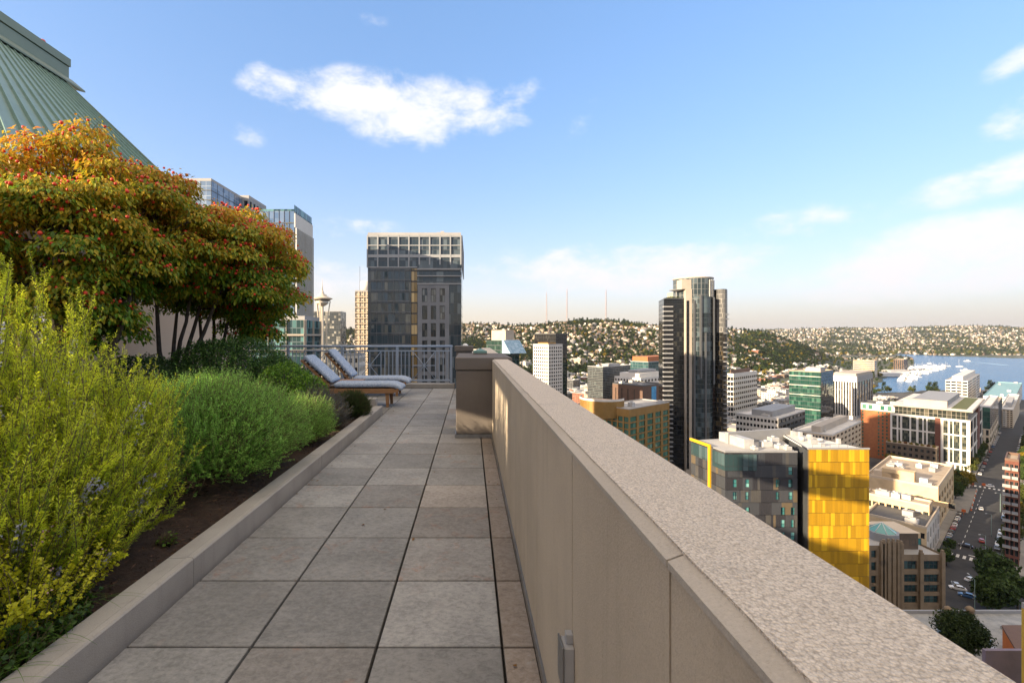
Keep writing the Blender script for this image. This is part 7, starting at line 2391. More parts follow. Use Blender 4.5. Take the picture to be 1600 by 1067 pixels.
# candidate plots
N = 80000
uu = rng.uniform(-0.30, 1.25, N); YYc = np.exp(rng.uniform(np.log(860), np.log(6800), N))
XXc = uu * YYc
ZZc = hgt(XXc, YYc)
e_ = 12.0
wet = in_poly(XXc, YYc, LAKE) | in_poly(XXc + e_, YYc + e_, LAKE) | in_poly(XXc - e_, YYc, LAKE) | in_poly(XXc, YYc - e_, LAKE)
slope_x = (hgt(XXc, YYc + 10) - ZZc)
wood = (np.sin(XXc * 0.006 + 1.3) * np.sin(YYc * 0.005 + 0.4) + 0.35 * np.sin(XXc * 0.02) * np.sin(YYc * 0.017)) 
wood = np.where((uu > 0.57) & (uu < 0.74) & (YYc > 1350) & (YYc < 2300) & (np.sin(XXc * 0.031) * np.sin(YYc * 0.027) < 0.35), 1.2, wood)
pxs = VX + F * uu
onhill = (ZZc > -92) & (YYc > 980) | (YYc > 2300)
okh = onhill & ~wet & (wood < 0.62)
pick = np.where(okh)[0]
# thin out by distance so that houses keep apart
grid = {}
sel = []
for i in pick:
    k = (int(XXc[i] // 20), int(YYc[i] // 29))
    if k in grid:
        continue
    if not free(XXc[i], YYc[i], 6):
        continue
    grid[k] = 1
    sel.append(i)
sel = np.array(sel)
# only slopes facing the viewer or the lake show
ang = (ZZc[sel] - HC) / YYc[sel]
sel = sel[(YYc[sel] < 2450) | (YYc[sel] > 2900)]
sel = sel[np.argsort(YYc[sel])]
near_h, far_h = sel[:300], sel[300:]
far_h = far_h[rng.random(len(far_h)) < np.clip(1500.0 / YYc[far_h] * 1.2, 0.09, 1)]
for i in near_h:
    lab, me = HOUSES[rs.randrange(len(HOUSES))]
    o = bpy.data.objects.new('house', me); COL.objects.link(o)
    o.location = (XXc[i], YYc[i], ZZc[i]); o.rotation_euler = (0, 0, R(rs.choice((39, -51, 129, 0, 90)) + rs.uniform(-4, 4)))
    tag(o, lab, 'house', 'hillside houses: ' + lab)


def merge_copies(name, meshes, idx, rots, scales, mats):
    """one mesh of many small copies"""
    Vs, Fs, Ms, off = [], [], [], 0
    for me, (x, y, z), r_, s_ in zip(meshes, idx, rots, scales):
        v, lt, ls, mi = me
        c, s2 = math.cos(r_), math.sin(r_)
        vv = v * s_
        Vs.append(np.stack([vv[:, 0] * c - vv[:, 1] * s2 + x, vv[:, 0] * s2 + vv[:, 1] * c + y, vv[:, 2] + z], 1))
        Fs.append(ls + off); Ms.append(mi); off += len(v)
    V = np.concatenate(Vs)
    me = bpy.data.meshes.new(name)
    loops = np.concatenate(Fs)
    tot = np.concatenate([m[1] for m in meshes])
    me.vertices.add(len(V)); me.vertices.foreach_set('co', V.astype(np.float32).ravel())
    me.loops.add(len(loops)); me.loops.foreach_set('vertex_index', loops.astype(np.int32))
    me.polygons.add(len(tot))
    st_ = np.concatenate([[0], np.cumsum(tot)[:-1]])
    me.polygons.foreach_set('loop_start', st_.astype(np.int32))
    try:
        me.polygons.foreach_set('loop_total', tot.astype(np.int32))
    except Exception:
        pass
    for m in mats:
        me.materials.append(m)
    me.polygons.foreach_set('material_index', np.concatenate(Ms).astype(np.int32))
    me.update(calc_edges=True)
    o = bpy.data.objects.new(name, me); COL.objects.link(o)
    o['kind'] = 'stuff'
    return o


def meshdata(me, matmap):
    v = np.zeros(len(me.vertices) * 3); me.vertices.foreach_get('co', v)
    lt = np.zeros(len(me.polygons), int); me.polygons.foreach_get('loop_total', lt)
    lv = np.zeros(len(me.loops), int); me.loops.foreach_get('vertex_index', lv)
    mi = np.zeros(len(me.polygons), int); me.polygons.foreach_get('material_index', mi)
    return v.reshape(-1, 3), lt, lv, np.array([matmap[m.name] for m in me.materials])[mi]


hm = []
for lab, me in HOUSES:
    for m in me.materials:
        if m not in hm:
            hm.append(m)
mmap = {m.name: k for k, m in enumerate(hm)}
HD = [meshdata(me, mmap) for lab, me in HOUSES]
ch = rng.integers(0, len(HD), len(far_h))
merge_copies('distant_houses', [HD[c] for c in ch], [(XXc[i], YYc[i], ZZc[i]) for i in far_h], rng.choice([0.68, -0.89, 0.0, 1.57], len(far_h)) + rng.normal(0, 0.06, len(far_h)), np.where(YYc[far_h] > 3000, 1.15, 1.0) * rng.uniform(0.85, 1.3, len(far_h)), hm)

# ================================================================== TREES
M_TLEAF = leafmat('city_tree_leaves', 0.2, 0.6, spec=0.15)


def tree_mesh(h, r, ca, cb, nclump, nleaf, size, conifer=False, seed=0, trunk=True):
    """returns numpy data of crown and trunk: uneven crown of many small leaf sprays"""
    rs_ = np.random.default_rng(seed)
    parts = []
    if conifer:
        m = nclump * nleaf
        t = rs_.random(m) ** 0.8
        a = rs_.uniform(0, 6.283, m)
        rr = r * (1 - t) * (0.55 + 0.45 * np.abs(np.sin(t * 22 + a))) * np.sqrt(rs_.random(m))
        C_ = np.stack([rr * np.cos(a), rr * np.sin(a), h * (0.12 + 0.88 * t)], 1)
        D = norm(np.stack([np.cos(a), np.sin(a), -0.35 + 0 * a], 1) + rs_.normal(0, .3, (m, 3)))
        N_ = np.stack([0 * a, 0 * a, 1 + 0 * a], 1) + rs_.normal(0, .35, (m, 3))
        tone = rs_.random(m) * 0.6
    else:
        cc = rs_.normal(size=(nclump, 3)); cc /= np.linalg.norm(cc, axis=1, keepdims=True)
        cc = cc * (rs_.uniform(0.35, 1.0, nclump) ** 0.6)[:, None]
        cc = cc * [r * 0.72, r * 0.72, h * 0.29] + [0, 0, h * 0.62]
        cr_ = r * rs_.uniform(0.28, 0.46, nclump)
        m = nclump * nleaf
        k = rs_.integers(0, nclump, m)
        d = rs_.normal(size=(m, 3)); d /= np.linalg.norm(d, axis=1, keepdims=True)
        C_ = cc[k] + d * (cr_[k] * rs_.uniform(0.6, 1.0, m))[:, None] * [1, 1, 0.8]
        D = norm(np.cross(d, rs_.normal(size=(m, 3))) + d * 0.3)
        N_ = d + rs_.normal(0, .4, (m, 3))
        tone = np.clip(rs_.random(nclump)[k] * 0.7 + rs_.random(m) * 0.4, 0, 1)
    sz = size * rs_.uniform(0.6, 1.3, m)
    V_, Q_ = leaves(C_, D, N_, sz, sz * 0.75, 0.12, 0.5)
    col = lerp3(ca, cb, tone) * rs_.uniform(0.75, 1.2, (m, 1))
    return V_, Q_, np.repeat(col, 4, 0)


TKIND = {'dark green': ((0.020, 0.040, 0.012), (0.060, 0.095, 0.022)), 'olive green': ((0.045, 0.060, 0.014), (0.12, 0.13, 0.025)), 'yellowing': ((0.13, 0.11, 0.014), (0.34, 0.24, 0.025)), 'rusty': ((0.12, 0.05, 0.014), (0.26, 0.10, 0.02))}
TM = {}
for k, (ca, cb) in TKIND.items():
    for v in range(2):
        V_, Q_, c_ = tree_mesh(9, 4.0, ca, cb, 26, 60, 0.85, seed=hash(k) % 97 + v)
        TM[k, v] = npobj('crown', V_, Q_, M_TLEAF, col=c_, mesh_only=True)
V_, Q_, c_ = tree_mesh(12, 3.0, (0.014, 0.030, 0.012), (0.045, 0.070, 0.022), 20, 50, 1.0, True, 5)
TM['conifer', 0] = npobj('crown', V_, Q_, M_TLEAF, col=c_, mesh_only=True)
tkm = MB(); tkm.tube([(0, 0, -0.5), (0.05, 0, 2), (0, 0.08, 5.5)], [0.30, 0.22, 0.10], 6)
for q in range(5):
    a = q * 1.26
    tkm.tube([(0, 0, 2.4 + 0.3 * q), (math.cos(a) * 1.8, math.sin(a) * 1.8, 4.6 + 0.3 * q)], [0.11, 0.03], 4)
TRUNK = tkm.mesh('trunk', M_BARK)


def street_tree(x, y, z, kind, v, s, label, group, cat='tree'):
    root = thing('street_tree', label, cat, (x, y, z), group)
    for nm, me in (('trunk', TRUNK), ('crown', TM[kind, v])):
        o = bpy.data.objects.new(nm, me); COL.objects.link(o); o.parent = root
    root.scale = (s, s, s * rs.uniform(0.9, 1.15)); root.rotation_euler = (0, 0, rs.uniform(0, 6.28))
    return root


# along the street
for side, t in (('left', 11.0), ('right', -11.0)):
    for s_ in list(range(34, 160, 11)) + list(range(196, 420, 10)):
        if side == 'left' and s_ < 120:
            continue
        p = ST(s_ + rs.uniform(-2, 2), t + rs.uniform(-0.5, 0.5))
        kd = rs.choices(('dark green', 'olive green', 'yellowing'), (5, 3, 1 if s_ < 196 else 2))[0]
        near = 'beside the near carriageway' if s_ < 160 else 'in the row beyond the far crossing'
        street_tree(p.x, p.y, p.z, kd, rs.randrange(2), rs.uniform(0.75, 1.05), '%s street tree on the %s pavement %s' % (kd, side, near), '%s street trees, %s pavement, %s' % (kd, side, near))
# autumn trees round the brown block and the white office
for k, (px, py) in enumerate(((1392, 722), (1402, 728), (1412, 724), (1424, 733), (1438, 736), (1451, 740), (1468, 744), (1479, 748), (1487, 752), (1498, 754), (1512, 758))):
    Y = (HC - GZ0) * F / (py + 6 - VY)
    kd = ('yellowing', 'olive green', 'olive green', 'dark green', 'olive green', 'dark green', 'yellowing', 'rusty', 'yellowing', 'dark green', 'yellowing')[k]
    street_tree(wx(px, Y), Y, GZ0, kd, k % 2, 1.05, '%s tree in the row at the foot of the brown block and white office' % kd, kd + ' trees at the foot of the white office')
# dark grove at the near crossing
for k, (px, py, s_) in enumerate(((1551, 950, 1.15), (1543, 938, 1.1), (1557, 938, 1.35), (1562, 950, 1.2), (1546, 905, 1.2), (1560, 912, 1.35), (1575, 925, 1.25), (1590, 940, 1.2), (1541, 878, 0.9), (1556, 888, 0.9), (1479, 872, 0.8), (1484, 852, 0.6))):
    Y = (HC - GZ0) * F / (py + 12 - VY)
    street_tree(wx(px, Y), Y, GZ0, 'dark green', k % 2, s_, 'dark green tree in the shaded grove beside the near crossing', 'dark trees of the grove by the near crossing')
# shrubs on the brown block's roof terrace
for k in range(9):
    p = t27.pt(t27.a * (0.06 + 0.11 * k), 1.2 + (k % 2) * 1.2, t27.zt)
    kd = ('yellowing', 'rusty', 'yellowing', 'olive green')[k % 4]
    o = bpy.data.objects.new('roof_shrub', TM[kd, k % 2]); COL.objects.link(o); o.location = (p.x, p.y, p.z - 0.8); o.scale = (0.28, 0.28, 0.30); o.rotation_euler = (0, 0, k)
    tag(o, '%s shrub in the planter along the brown block roof terrace' % kd, 'shrub', kd + ' shrubs on the brown block roof terrace')
# dark tree over the flat roof, lower right
V_, Q_, c_ = tree_mesh(10.5, 4.3, (0.012, 0.026, 0.010), (0.045, 0.07, 0.02), 70, 150, 0.42, seed=4)
big = thing('rooftop_tree', 'big dark tree with a ragged crown rising in front of the flat grey roof', 'tree', (wx(1502, 93), 93, zr))
npobj('crown', V_ + np.array([wx(1502, 93), 93, zr]), Q_, M_TLEAF, big, c_)
o = bpy.data.objects.new('trunk', TRUNK); COL.objects.link(o); o.parent = big; o.scale = (0.9, 0.9, 1.1)

# trees among the city blocks: individuals
cnt = 0
tries = 0
lim = 5000
while cnt < 110 and tries < lim:
    tries += 1
    px, Y = rs.uniform(760, 1560), math.exp(rs.uniform(math.log(330), math.log(1200)))
    x = wx(px, Y)
    if in_poly(np.array([x]), np.array([Y]), LAKE)[0] or not free(x, Y, 3) or float(hgt(x, Y)) < -125:
        continue
    q = (Vector((x, Y, 0)) - SO)
    if abs(q.dot(E2)) < 13:
        continue
    kd = rs.choices(('dark green', 'olive green', 'yellowing', 'rusty'), (6, 4, 2, 1))[0]
    lab = '%s tree between the city blocks, %s' % (kd, 'nearer than the green glass block' if Y < 430 else 'midway to the lake' if Y < 800 else 'towards the foot of the hill')
    o = bpy.data.objects.new('city_tree', TM[kd, rs.randrange(2)]); COL.objects.link(o)
    o.location = (x, Y, float(hgt(x, Y))); s_ = rs.uniform(0.8, 1.25); o.scale = (s_, s_, s_); o.rotation_euler = (0, 0, rs.uniform(0, 6.28))
    tag(o, lab, 'tree', 'city trees: ' + lab)
    cnt += 1

# trees of the hills: nearest ones as individuals, the rest as one wood
low = {}
for k, (ca, cb) in list(TKIND.items())[:3]:
    V_, Q_, c_ = tree_mesh(10, 4.6, ca, cb, 12, 16, 2.0, seed=len(k))
    low[k] = (V_, Q_, c_)
V_, Q_, c_ = tree_mesh(16, 3.6, (0.014, 0.030, 0.012), (0.045, 0.070, 0.022), 10, 14, 2.2, True, 5)
low['conifer'] = (V_, Q_, c_)
LK = list(low)
LM = {k: npobj('crown', *low[k][:2], M_TLEAF, col=low[k][2], mesh_only=True) for k in LK}
okt = (((ZZc > -100) & (YYc > 900)) | (YYc > 2300) | (rng.random(N) < 0.10)) & ~wet & ((YYc < 2450) | (YYc > 2900))
pt_ = np.where(okt)[0]
hs = {(int(XXc[i] // 12), int(YYc[i] // 12)) for i in sel}
pt_ = np.array([i for i in pt_ if (int(XXc[i] // 12), int(YYc[i] // 12)) not in hs and (YYc[i] > 1300 or free(XXc[i], YYc[i], 4))])
dens = np.where(wood[pt_] > 0.62, 0.9, np.where(YYc[pt_] > 2900, 0.95, 0.66))
pt_ = pt_[rng.random(len(pt_)) < dens]
pt_ = pt_[np.argsort(YYc[pt_])]
nt_, ft_ = pt_[:160], pt_[160:]
for i in nt_:
    k = LK[rs.choices(range(4), (5, 3, 1, 3))[0]]
    o = bpy.data.objects.new('hillside_tree', LM[k]); COL.objects.link(o)
    o.location = (XXc[i], YYc[i], ZZc[i] - 0.5); s_ = rs.uniform(0.8, 1.3); o.scale = (s_, s_, s_); o.rotation_euler = (0, 0, rs.uniform(0, 6.28))
    lab = '%s tree on the lower slope of the house covered hill' % k
    tag(o, lab, 'tree', 'lower slope trees: ' + lab)
Vs, Qs, Cs, off = [], [], [], 0
kk = rng.choice(4, len(ft_), p=[0.46, 0.24, 0.06, 0.24])
for i, k in zip(ft_, kk):
    V_, Q_, c_ = low[LK[k]]
    s_ = rng.uniform(0.85, 1.5) * (1.1 if YYc[i] < 2500 else 1.6)
    Vs.append(V_ * s_ + [XXc[i], YYc[i], ZZc[i] - 0.5]); Qs.append(Q_ + off); Cs.append(c_); off += len(V_)
wd = npobj('hillside_wood', np.concatenate(Vs), np.concatenate(Qs), M_TLEAF, col=np.concatenate(Cs))
wd['kind'] = 'stuff'
print('fill', NFILL, 'houses', len(near_h), len(far_h), 'trees', len(nt_), len(ft_))

# ================================================================== MARINA AND BOATS
M_HULL = pm('boat_white', (0.78, 0.76, 0.72), (0.70, 0.68, 0.65), 0.8, 0.4)
M_PIERD = pm('dock_timber', (0.36, 0.30, 0.24), (0.30, 0.25, 0.20), 0.5, 0.9)
bo = MB()
def hull(mb, L, W, H):
    rings = []
    for t, wf, zf in ((0, 0.75, 0.1), (0.3, 1.0, 0.0), (0.65, 0.85, 0.05), (0.88, 0.45, 0.2), (1.0, 0.03, 0.35)):
        y = (t - 0.5) * L
        w = W / 2 * wf
        rings.append([(-w, y, H + zf), (-w * 0.75, y, -0.2), (w * 0.75, y, -0.2), (w, y, H + zf)])
    mb.loft(rings, 0, smooth=False)
hull(bo, 11, 3.6, 1.3)
bo.box(-1.2, 1.2, -3, 1.6, 1.3, 2.8); bo.box(-1.25, 1.25, -2.6, 1.8, 1.9, 2.5, 1); bo.box(-1.0, 1.0, -2.6, 0.4, 2.8, 3.6)
MOTOR = bo.mesh('motor_boat', [M_HULL, M_FRAMED])
bo = MB(); hull(bo, 11, 3.2, 1.2); bo.box(-0.9, 0.9, -2.5, 2.0, 1.2, 1.9); bo.tube([(0, 0.6, 1.2), (0, 0.6, 15.5)], 0.13, 4); bo.tube([(0, 0.6, 2.6), (0, -4.4, 2.5)], 0.16, 4)
SAIL = bo.mesh('sailing_boat', [M_HULL, M_FRAMED])
bo = MB(); hull(bo, 15, 4.4, 1.0); bo.box(-1.9, 1.9, -6, 4.5, 1.0, 4.0); bo.box(-1.7, 1.7, -5, 3.0, 4.0, 6.4); bo.box(-1.95, 1.95, -4, 3, 2.0, 3.2, 1)
HBOAT = bo.mesh('houseboat', [M_HULL, M_FRAMED])
pn = 0
dk_a, dk_b = Vector((*on_water(1412, 596), 0)), Vector((*on_water(1483, 572), 0))
out_d = (dk_b - dk_a).normalized()
for k in range(11):
    q = dk_a.lerp(dk_b, k / 10)
    inn = Vector((*on_water(1418 - 1.5 * k, 590 - 1.6 * k), 0)) - q
    ln = min(inn.length, 190)
    inn.normalize()
    dk = MB(); dk.obox(Vector((q.x, q.y, WATER_Z + 0.3)), inn * ln, inn.cross(Vector((0, 0, 1))) * 2.4, (0, 0, 0.7))
    tag(dk.build('marina_dock', M_PIERD, origin=(q.x, q.y, WATER_Z)), 'timber dock running out from the shore into the crowded marina', 'dock', 'docks of the marina')
    m = int(ln / 9)
    for j in range(m):
        for sd in (-1, 1):
            if rs.random() < 0.12:
                continue
            p = q + inn * (j * 9 + 4) + inn.cross(Vector((0, 0, 1))) * (1.2 + sd * 8.5)
            me, nm, lab, cat = rs.choices(((MOTOR, 'motor_boat', 'white motor boat moored at a marina dock', 'boat'), (SAIL, 'sailing_boat', 'sailing boat with a bare mast moored at a marina dock', 'boat'), (HBOAT, 'houseboat', 'two storey white houseboat moored at a marina dock', 'boat')), (5, 4, 2))[0]
            o = bpy.data.objects.new(nm, me); COL.objects.link(o); o.location = (p.x, p.y, WATER_Z + 0.1)
            o.rotation_euler = (0, 0, math.atan2(inn.y, inn.x) + (0 if sd > 0 else math.pi)); s_ = rs.uniform(0.85, 1.25); o.scale = (s_, s_, s_)
            tag(o, lab, cat, 'moored boats: ' + lab)
            pn += 1
print('boats', pn)
for (px, py, me, nm, lab, s_) in ((1499, 573, SAIL, 'sailing_boat', 'lone sailing boat out on the open lake beyond the marina', 2.0), (1507, 579, MOTOR, 'motor_boat', 'white motor boat crossing the open lake just off the marina', 2.2), (1571, 603.5, MOTOR, 'motor_boat', 'white motor boat on the lake above the long white building', 1.6), (1452, 568, SAIL, 'sailing_boat', 'sailing boat leaving the far tip of the marina', 1.4), (1511, 564.6, MOTOR, 'motor_boat', 'far motor boat trailing a white wake', 2.2)):
    x, y = on_water(px, py)
    o = bpy.data.objects.new(nm, me); COL.objects.link(o); o.location = (x, y, WATER_Z + 0.1); o.scale = (s_,) * 3; o.rotation_euler = (0, 0, 1.2)
    tag(o, lab, 'boat')
xw, yw = on_water(1511, 564.6)
wk = MB(); x2, y2 = on_water(1575, 570.5)
dv2 = Vector((x2 - xw, y2 - yw, 0)); sd2 = dv2.cross(Vector((0, 0, 1))).normalized()
wk.poly([Vector((xw, yw, WATER_Z + 0.15)), Vector((xw, yw, WATER_Z + 0.15)) + sd2 * 4, Vector((x2, y2, WATER_Z + 0.15)) + sd2 * 22, Vector((x2, y2, WATER_Z + 0.15)) - sd2 * 6])
struct(wk.build('boat_wake', pm('foam', (0.35, 0.50, 0.62), (0.25, 0.42, 0.58), 0.06, 0.5)))
# boat sheds by the marina
for (px, Y, w_, d_, h_, lab) in ((1388, 1450, 62, 34, 8, 'long white boat shed beside the marina, nearer one'), (1399, 1540, 60, 34, 9, 'grey roofed boat shed behind the white one at the marina')):
    x = wx(px, Y); z = -124.0
    r_ = thing('boat_shed', lab, 'shed', (x, Y, z))
    w = MB(); w.box(x - w_ / 2, x + w_ / 2, Y - d_ / 2, Y + d_ / 2, z - 1, z + h_); w.build('wall', W_WHITE, r_)
    w = MB(); w.loft([[(xx, Y - d_ / 2 - 1, z + h_), (xx, Y, z + h_ + 4), (xx, Y + d_ / 2 + 1, z + h_), (xx, Y + d_ / 2 + 1, z + h_ - 0.5), (xx, Y - d_ / 2 - 1, z + h_ - 0.5)] for xx in (x - w_ / 2 - 1, x + w_ / 2 + 1)], smooth=False); w.build('roof', RF_WHITE if px < 1390 else RF_GREY, r_)

# ================================================================== CARS, LAMPS, SMALL STREET THINGS
CARP = {}
M_TYRE = pm('tyre_rubber', (0.02, 0.02, 0.02), (0.03, 0.03, 0.03), 20, 0.9)
M_CGLASS = pm('car_glass', (0.012, 0.015, 0.018), (0.02, 0.024, 0.028), 2, 0.05)
M_LAMPW = pm('headlight_glass', (0.75, 0.75, 0.72), (0.7, 0.7, 0.68), 5, 0.1)
def carpaint(n, c):
    m, nt, out = newmat(n)
    b = nd(nt, 'ShaderNodeBsdfPrincipled', Base__Color=(*c, 1), Roughness=0.3)
    b.inputs['Coat Weight'].default_value = 0.8
    nt.links.new(b.outputs[0], out.inputs[0]); return m
CP = {'white': carpaint('white_car_paint', (0.78, 0.78, 0.77)), 'silver': carpaint('silver_car_paint', (0.45, 0.48, 0.50)), 'blue': carpaint('blue_car_paint', (0.05, 0.14, 0.32)), 'dark grey': carpaint('grey_car_paint', (0.06, 0.065, 0.07)), 'red': carpaint('red_car_paint', (0.40, 0.035, 0.03)), 'black': carpaint('black_car_paint', (0.015, 0.015, 0.017))}
def profile_loft(mb, prof_lo, halfw, mi=0):
    rings = []
    for x, z0, z1, w in prof_lo:
        rings.append([(x, -w, z0), (x, -w * 1.02, (z0 + z1) * 0.55), (x, -w * 0.94, z1), (x, w * 0.94, z1), (x, w * 1.02, (z0 + z1) * 0.55), (x, w, z0)])
    mb.loft(rings, mi, smooth=False)
car_meshes = {}
b_ = MB(); profile_loft(b_, [(-2.25, 0.35, 0.78, 0.72), (-2.1, 0.22, 0.95, 0.85), (-1.2, 0.20, 1.0, 0.90), (0.7, 0.20, 0.98, 0.90), (1.6, 0.20, 0.88, 0.88), (2.15, 0.24, 0.72, 0.80), (2.3, 0.36, 0.62, 0.66)], 0.9)
car_meshes['body'] = b_
b_ = MB(); b_.loft([[(-1.85, -0.76, 0.97), (1.05, -0.76, 0.96), (1.05, 0.76, 0.96), (-1.85, 0.76, 0.97)], [(-1.25, -0.60, 1.42), (0.25, -0.60, 1.42), (0.25, 0.60, 1.42), (-1.25, 0.60, 1.42)]], smooth=False)
car_meshes['windows'] = b_
b_ = MB(); b_.bbox(-1.30, 0.30, -0.63, 0.63, 1.40, 1.47, 0.03)
for s_ in (-1, 1):
    b_.tube([(-1.8, s_ * 0.77, 0.97), (-1.25, s_ * 0.62, 1.42)], 0.045, 4); b_.tube([(1.02, s_ * 0.77, 0.96), (0.27, s_ * 0.62, 1.42)], 0.04, 4); b_.tube([(-0.4, s_ * 0.78, 0.97), (-0.45, s_ * 0.63, 1.42)], 0.045, 4)
car_meshes['roof'] = b_
wme = MB(); wme.lathe([(0.22, -0.11), (0.33, -0.09), (0.33, 0.09), (0.22, 0.11)], n=14); wheel_me = wme.mesh('wheel', M_TYRE)
rme = MB(); rme.lathe([(0.02, -0.115), (0.20, -0.115), (0.20, 0.115), (0.02, 0.115)], n=10); rim_me = rme.mesh('rim', M_UNIT)
hme = MB(); hme.bbox(-0.05, 0.05, -0.17, 0.17, -0.06, 0.06, 0.015); head_me = hme.mesh('headlight', M_LAMPW); tail_me = hme.mesh('tail_light', M_RED)
for cn, cpm in CP.items():
    CARP[cn] = (car_meshes['body'].mesh('body', cpm), car_meshes['roof'].mesh('roof', cpm))
cwin = car_meshes['windows'].mesh('windows', M_CGLASS)


def car(p, ang, colour, label, group=None):
    r_ = thing('parked_car', label, 'car', p, group); r_.rotation_euler = (0, 0, ang)
    def add(nm, me, loc=(0, 0, 0), rot=(0, 0, 0), par=None):
        o = bpy.data.objects.new(nm, me); COL.objects.link(o); o.parent = par or r_; o.location = loc; o.rotation_euler = rot; return o
    add('body', CARP[colour][0]); add('roof', CARP[colour][1]); add('windows', cwin)
    for x in (-1.4, 1.42):
        for y in (-0.80, 0.80):
            w_ = add('wheel', wheel_me, (x, y, 0.33), (R(90), 0, 0)); add('rim', rim_me, par=w_)
    for y in (-0.55, 0.55):
        add('headlight', head_me, (2.22, y, 0.66)); add('tail_light', tail_me, (-2.2, y, 0.80))
    return r_


ea = math.atan2(E1.y, E1.x)
near_cars = [(1493.5, 912, 'silver', 0.35, 'silver blue car turning at the near crossing, left of the white one'), (1517.5, 904, 'white', -0.5, 'white car at the near crossing, upper right of the three'), (1496.5, 917.5, 'white', 1.9, 'white saloon crossing broadside just below the other two at the near crossing'),
             (1511, 929, 'blue', 1.7, 'dark blue car in deep shade under the three cars at the crossing'), (1534, 843, 'red', 0.05, 'red car driving towards the crosswalk'), (1533, 793, 'white', 0.03, 'white car alone halfway down the empty street'), (1509, 851, 'black', 1.62, 'long black car stopped across the lane above the crosswalk'),
             (1545, 757, 'white', 1.75, 'white car crossing beside the orange barriers at the far junction')]
for (px, py, cn, da, lab) in near_cars:
    Y = (HC - GZ0 - 0.1) * F / (py + 3 - VY)
    car((wx(px, Y), Y, GZ0 + 0.075), ea + da, cn, lab)
pk = 0
for k in range(9):
    p = ST(38 + k * 6.3, 7.2, 0.07); cn = ('blue', 'blue', 'silver', 'dark grey', 'red', 'white', 'dark grey', 'white', 'black')[k]
    car(p, ea, cn, '%s car parked at the left kerb of the street, %s' % (cn, 'near the crosswalk' if k < 3 else 'midway along' if k < 6 else 'by the work zone'), 'cars parked at the left kerb')
for k in range(10):
    p = ST(48 + k * 6.4 + (20 if k > 4 else 0), -7.2, 0.07); cn = ('dark grey', 'white', 'black', 'silver', 'white', 'blue', 'white', 'silver', 'red', 'white')[k]
    car(p, ea + math.pi, cn, '%s car parked under the trees at the right kerb, %s half' % (cn, 'nearer' if k < 5 else 'farther'), 'cars parked at the right kerb: %s %s' % (cn, k < 5))
for k in range(34):
    p = ST(194 + k * 6.6, 6.8 if k % 2 else -6.8, 0.08); cn = rs.choices(('white', 'silver', 'dark grey', 'blue', 'black', 'red'), (6, 3, 3, 1, 2, 1))[0]
    lab = '%s car parked on the %s side of the street past the far crossing' % (cn, 'left' if k % 2 else 'right')
    car(p, ea, cn, lab, lab)
# long truck strip of parked vehicles by the work zone is replaced by a lane of barriers
M_ORANGE = pm('orange_plastic', (0.70, 0.16, 0.03), (0.62, 0.13, 0.03), 2, 0.5)
for k in range(10):
    p = ST(104 + k * 5.4, 4.2 + 0.12 * k, 0.07)
    b_ = MB(); b_.loft([[(-0.9, -0.28, 0), (0.9, -0.28, 0), (0.9, 0.28, 0), (-0.9, 0.28, 0)], [(-0.9, -0.09, 1.0), (0.9, -0.09, 1.0), (0.9, 0.09, 1.0), (-0.9, 0.09, 1.0)]], smooth=False)
    o = b_.build('road_barrier', M_ORANGE if k % 2 == 0 else W_WHITE); o.location = p; o.rotation_euler = (0, 0, ea)
    tag(o, '%s plastic road barrier in the line along the fenced work zone' % ('orange' if k % 2 == 0 else 'white'), 'barrier', ('orange' if k % 2 == 0 else 'white') + ' road barriers')
A = ST(96, 4.8, 0.0)
ex = MB(); ex.obox(A, E1 * 58, E2 * 6.5, (0, 0, 0.5)); tag(ex.build('work_zone_slab', pm('fresh_slab', (0.20, 0.185, 0.165), (0.26, 0.24, 0.21), 0.5, 0.9), origin=tuple(A)), 'raised grey slab of the fenced work zone taking up the left lane', 'slab')
for k, (s_, t_) in enumerate(((92, 6.0), (158, 7.5), (162, 3.0), (40, 11), (166, 12))):
    p = ST(s_, t_, 0.1)
    b_ = MB(); b_.box(-0.05, 0.05, -0.05, 0.05, 0, 1.6); b_.obox((-0.08, -0.75, 1.5), (0.06, 0, 0), (0, 1.5, 0), (0, 0, 1.4)); o = b_.build('road_work_sign', M_ORANGE); o.location = p; o.rotation_euler = (0, 0, ea)
    tag(o, ('blank orange work sign at the near end of the work zone', 'blank orange sign at the far left of the work zone', 'blank orange sign in mid lane at the far crossing', 'blank orange sign on the left pavement by the cream annex', 'blank orange sign beside the white office corner')[k], 'sign')
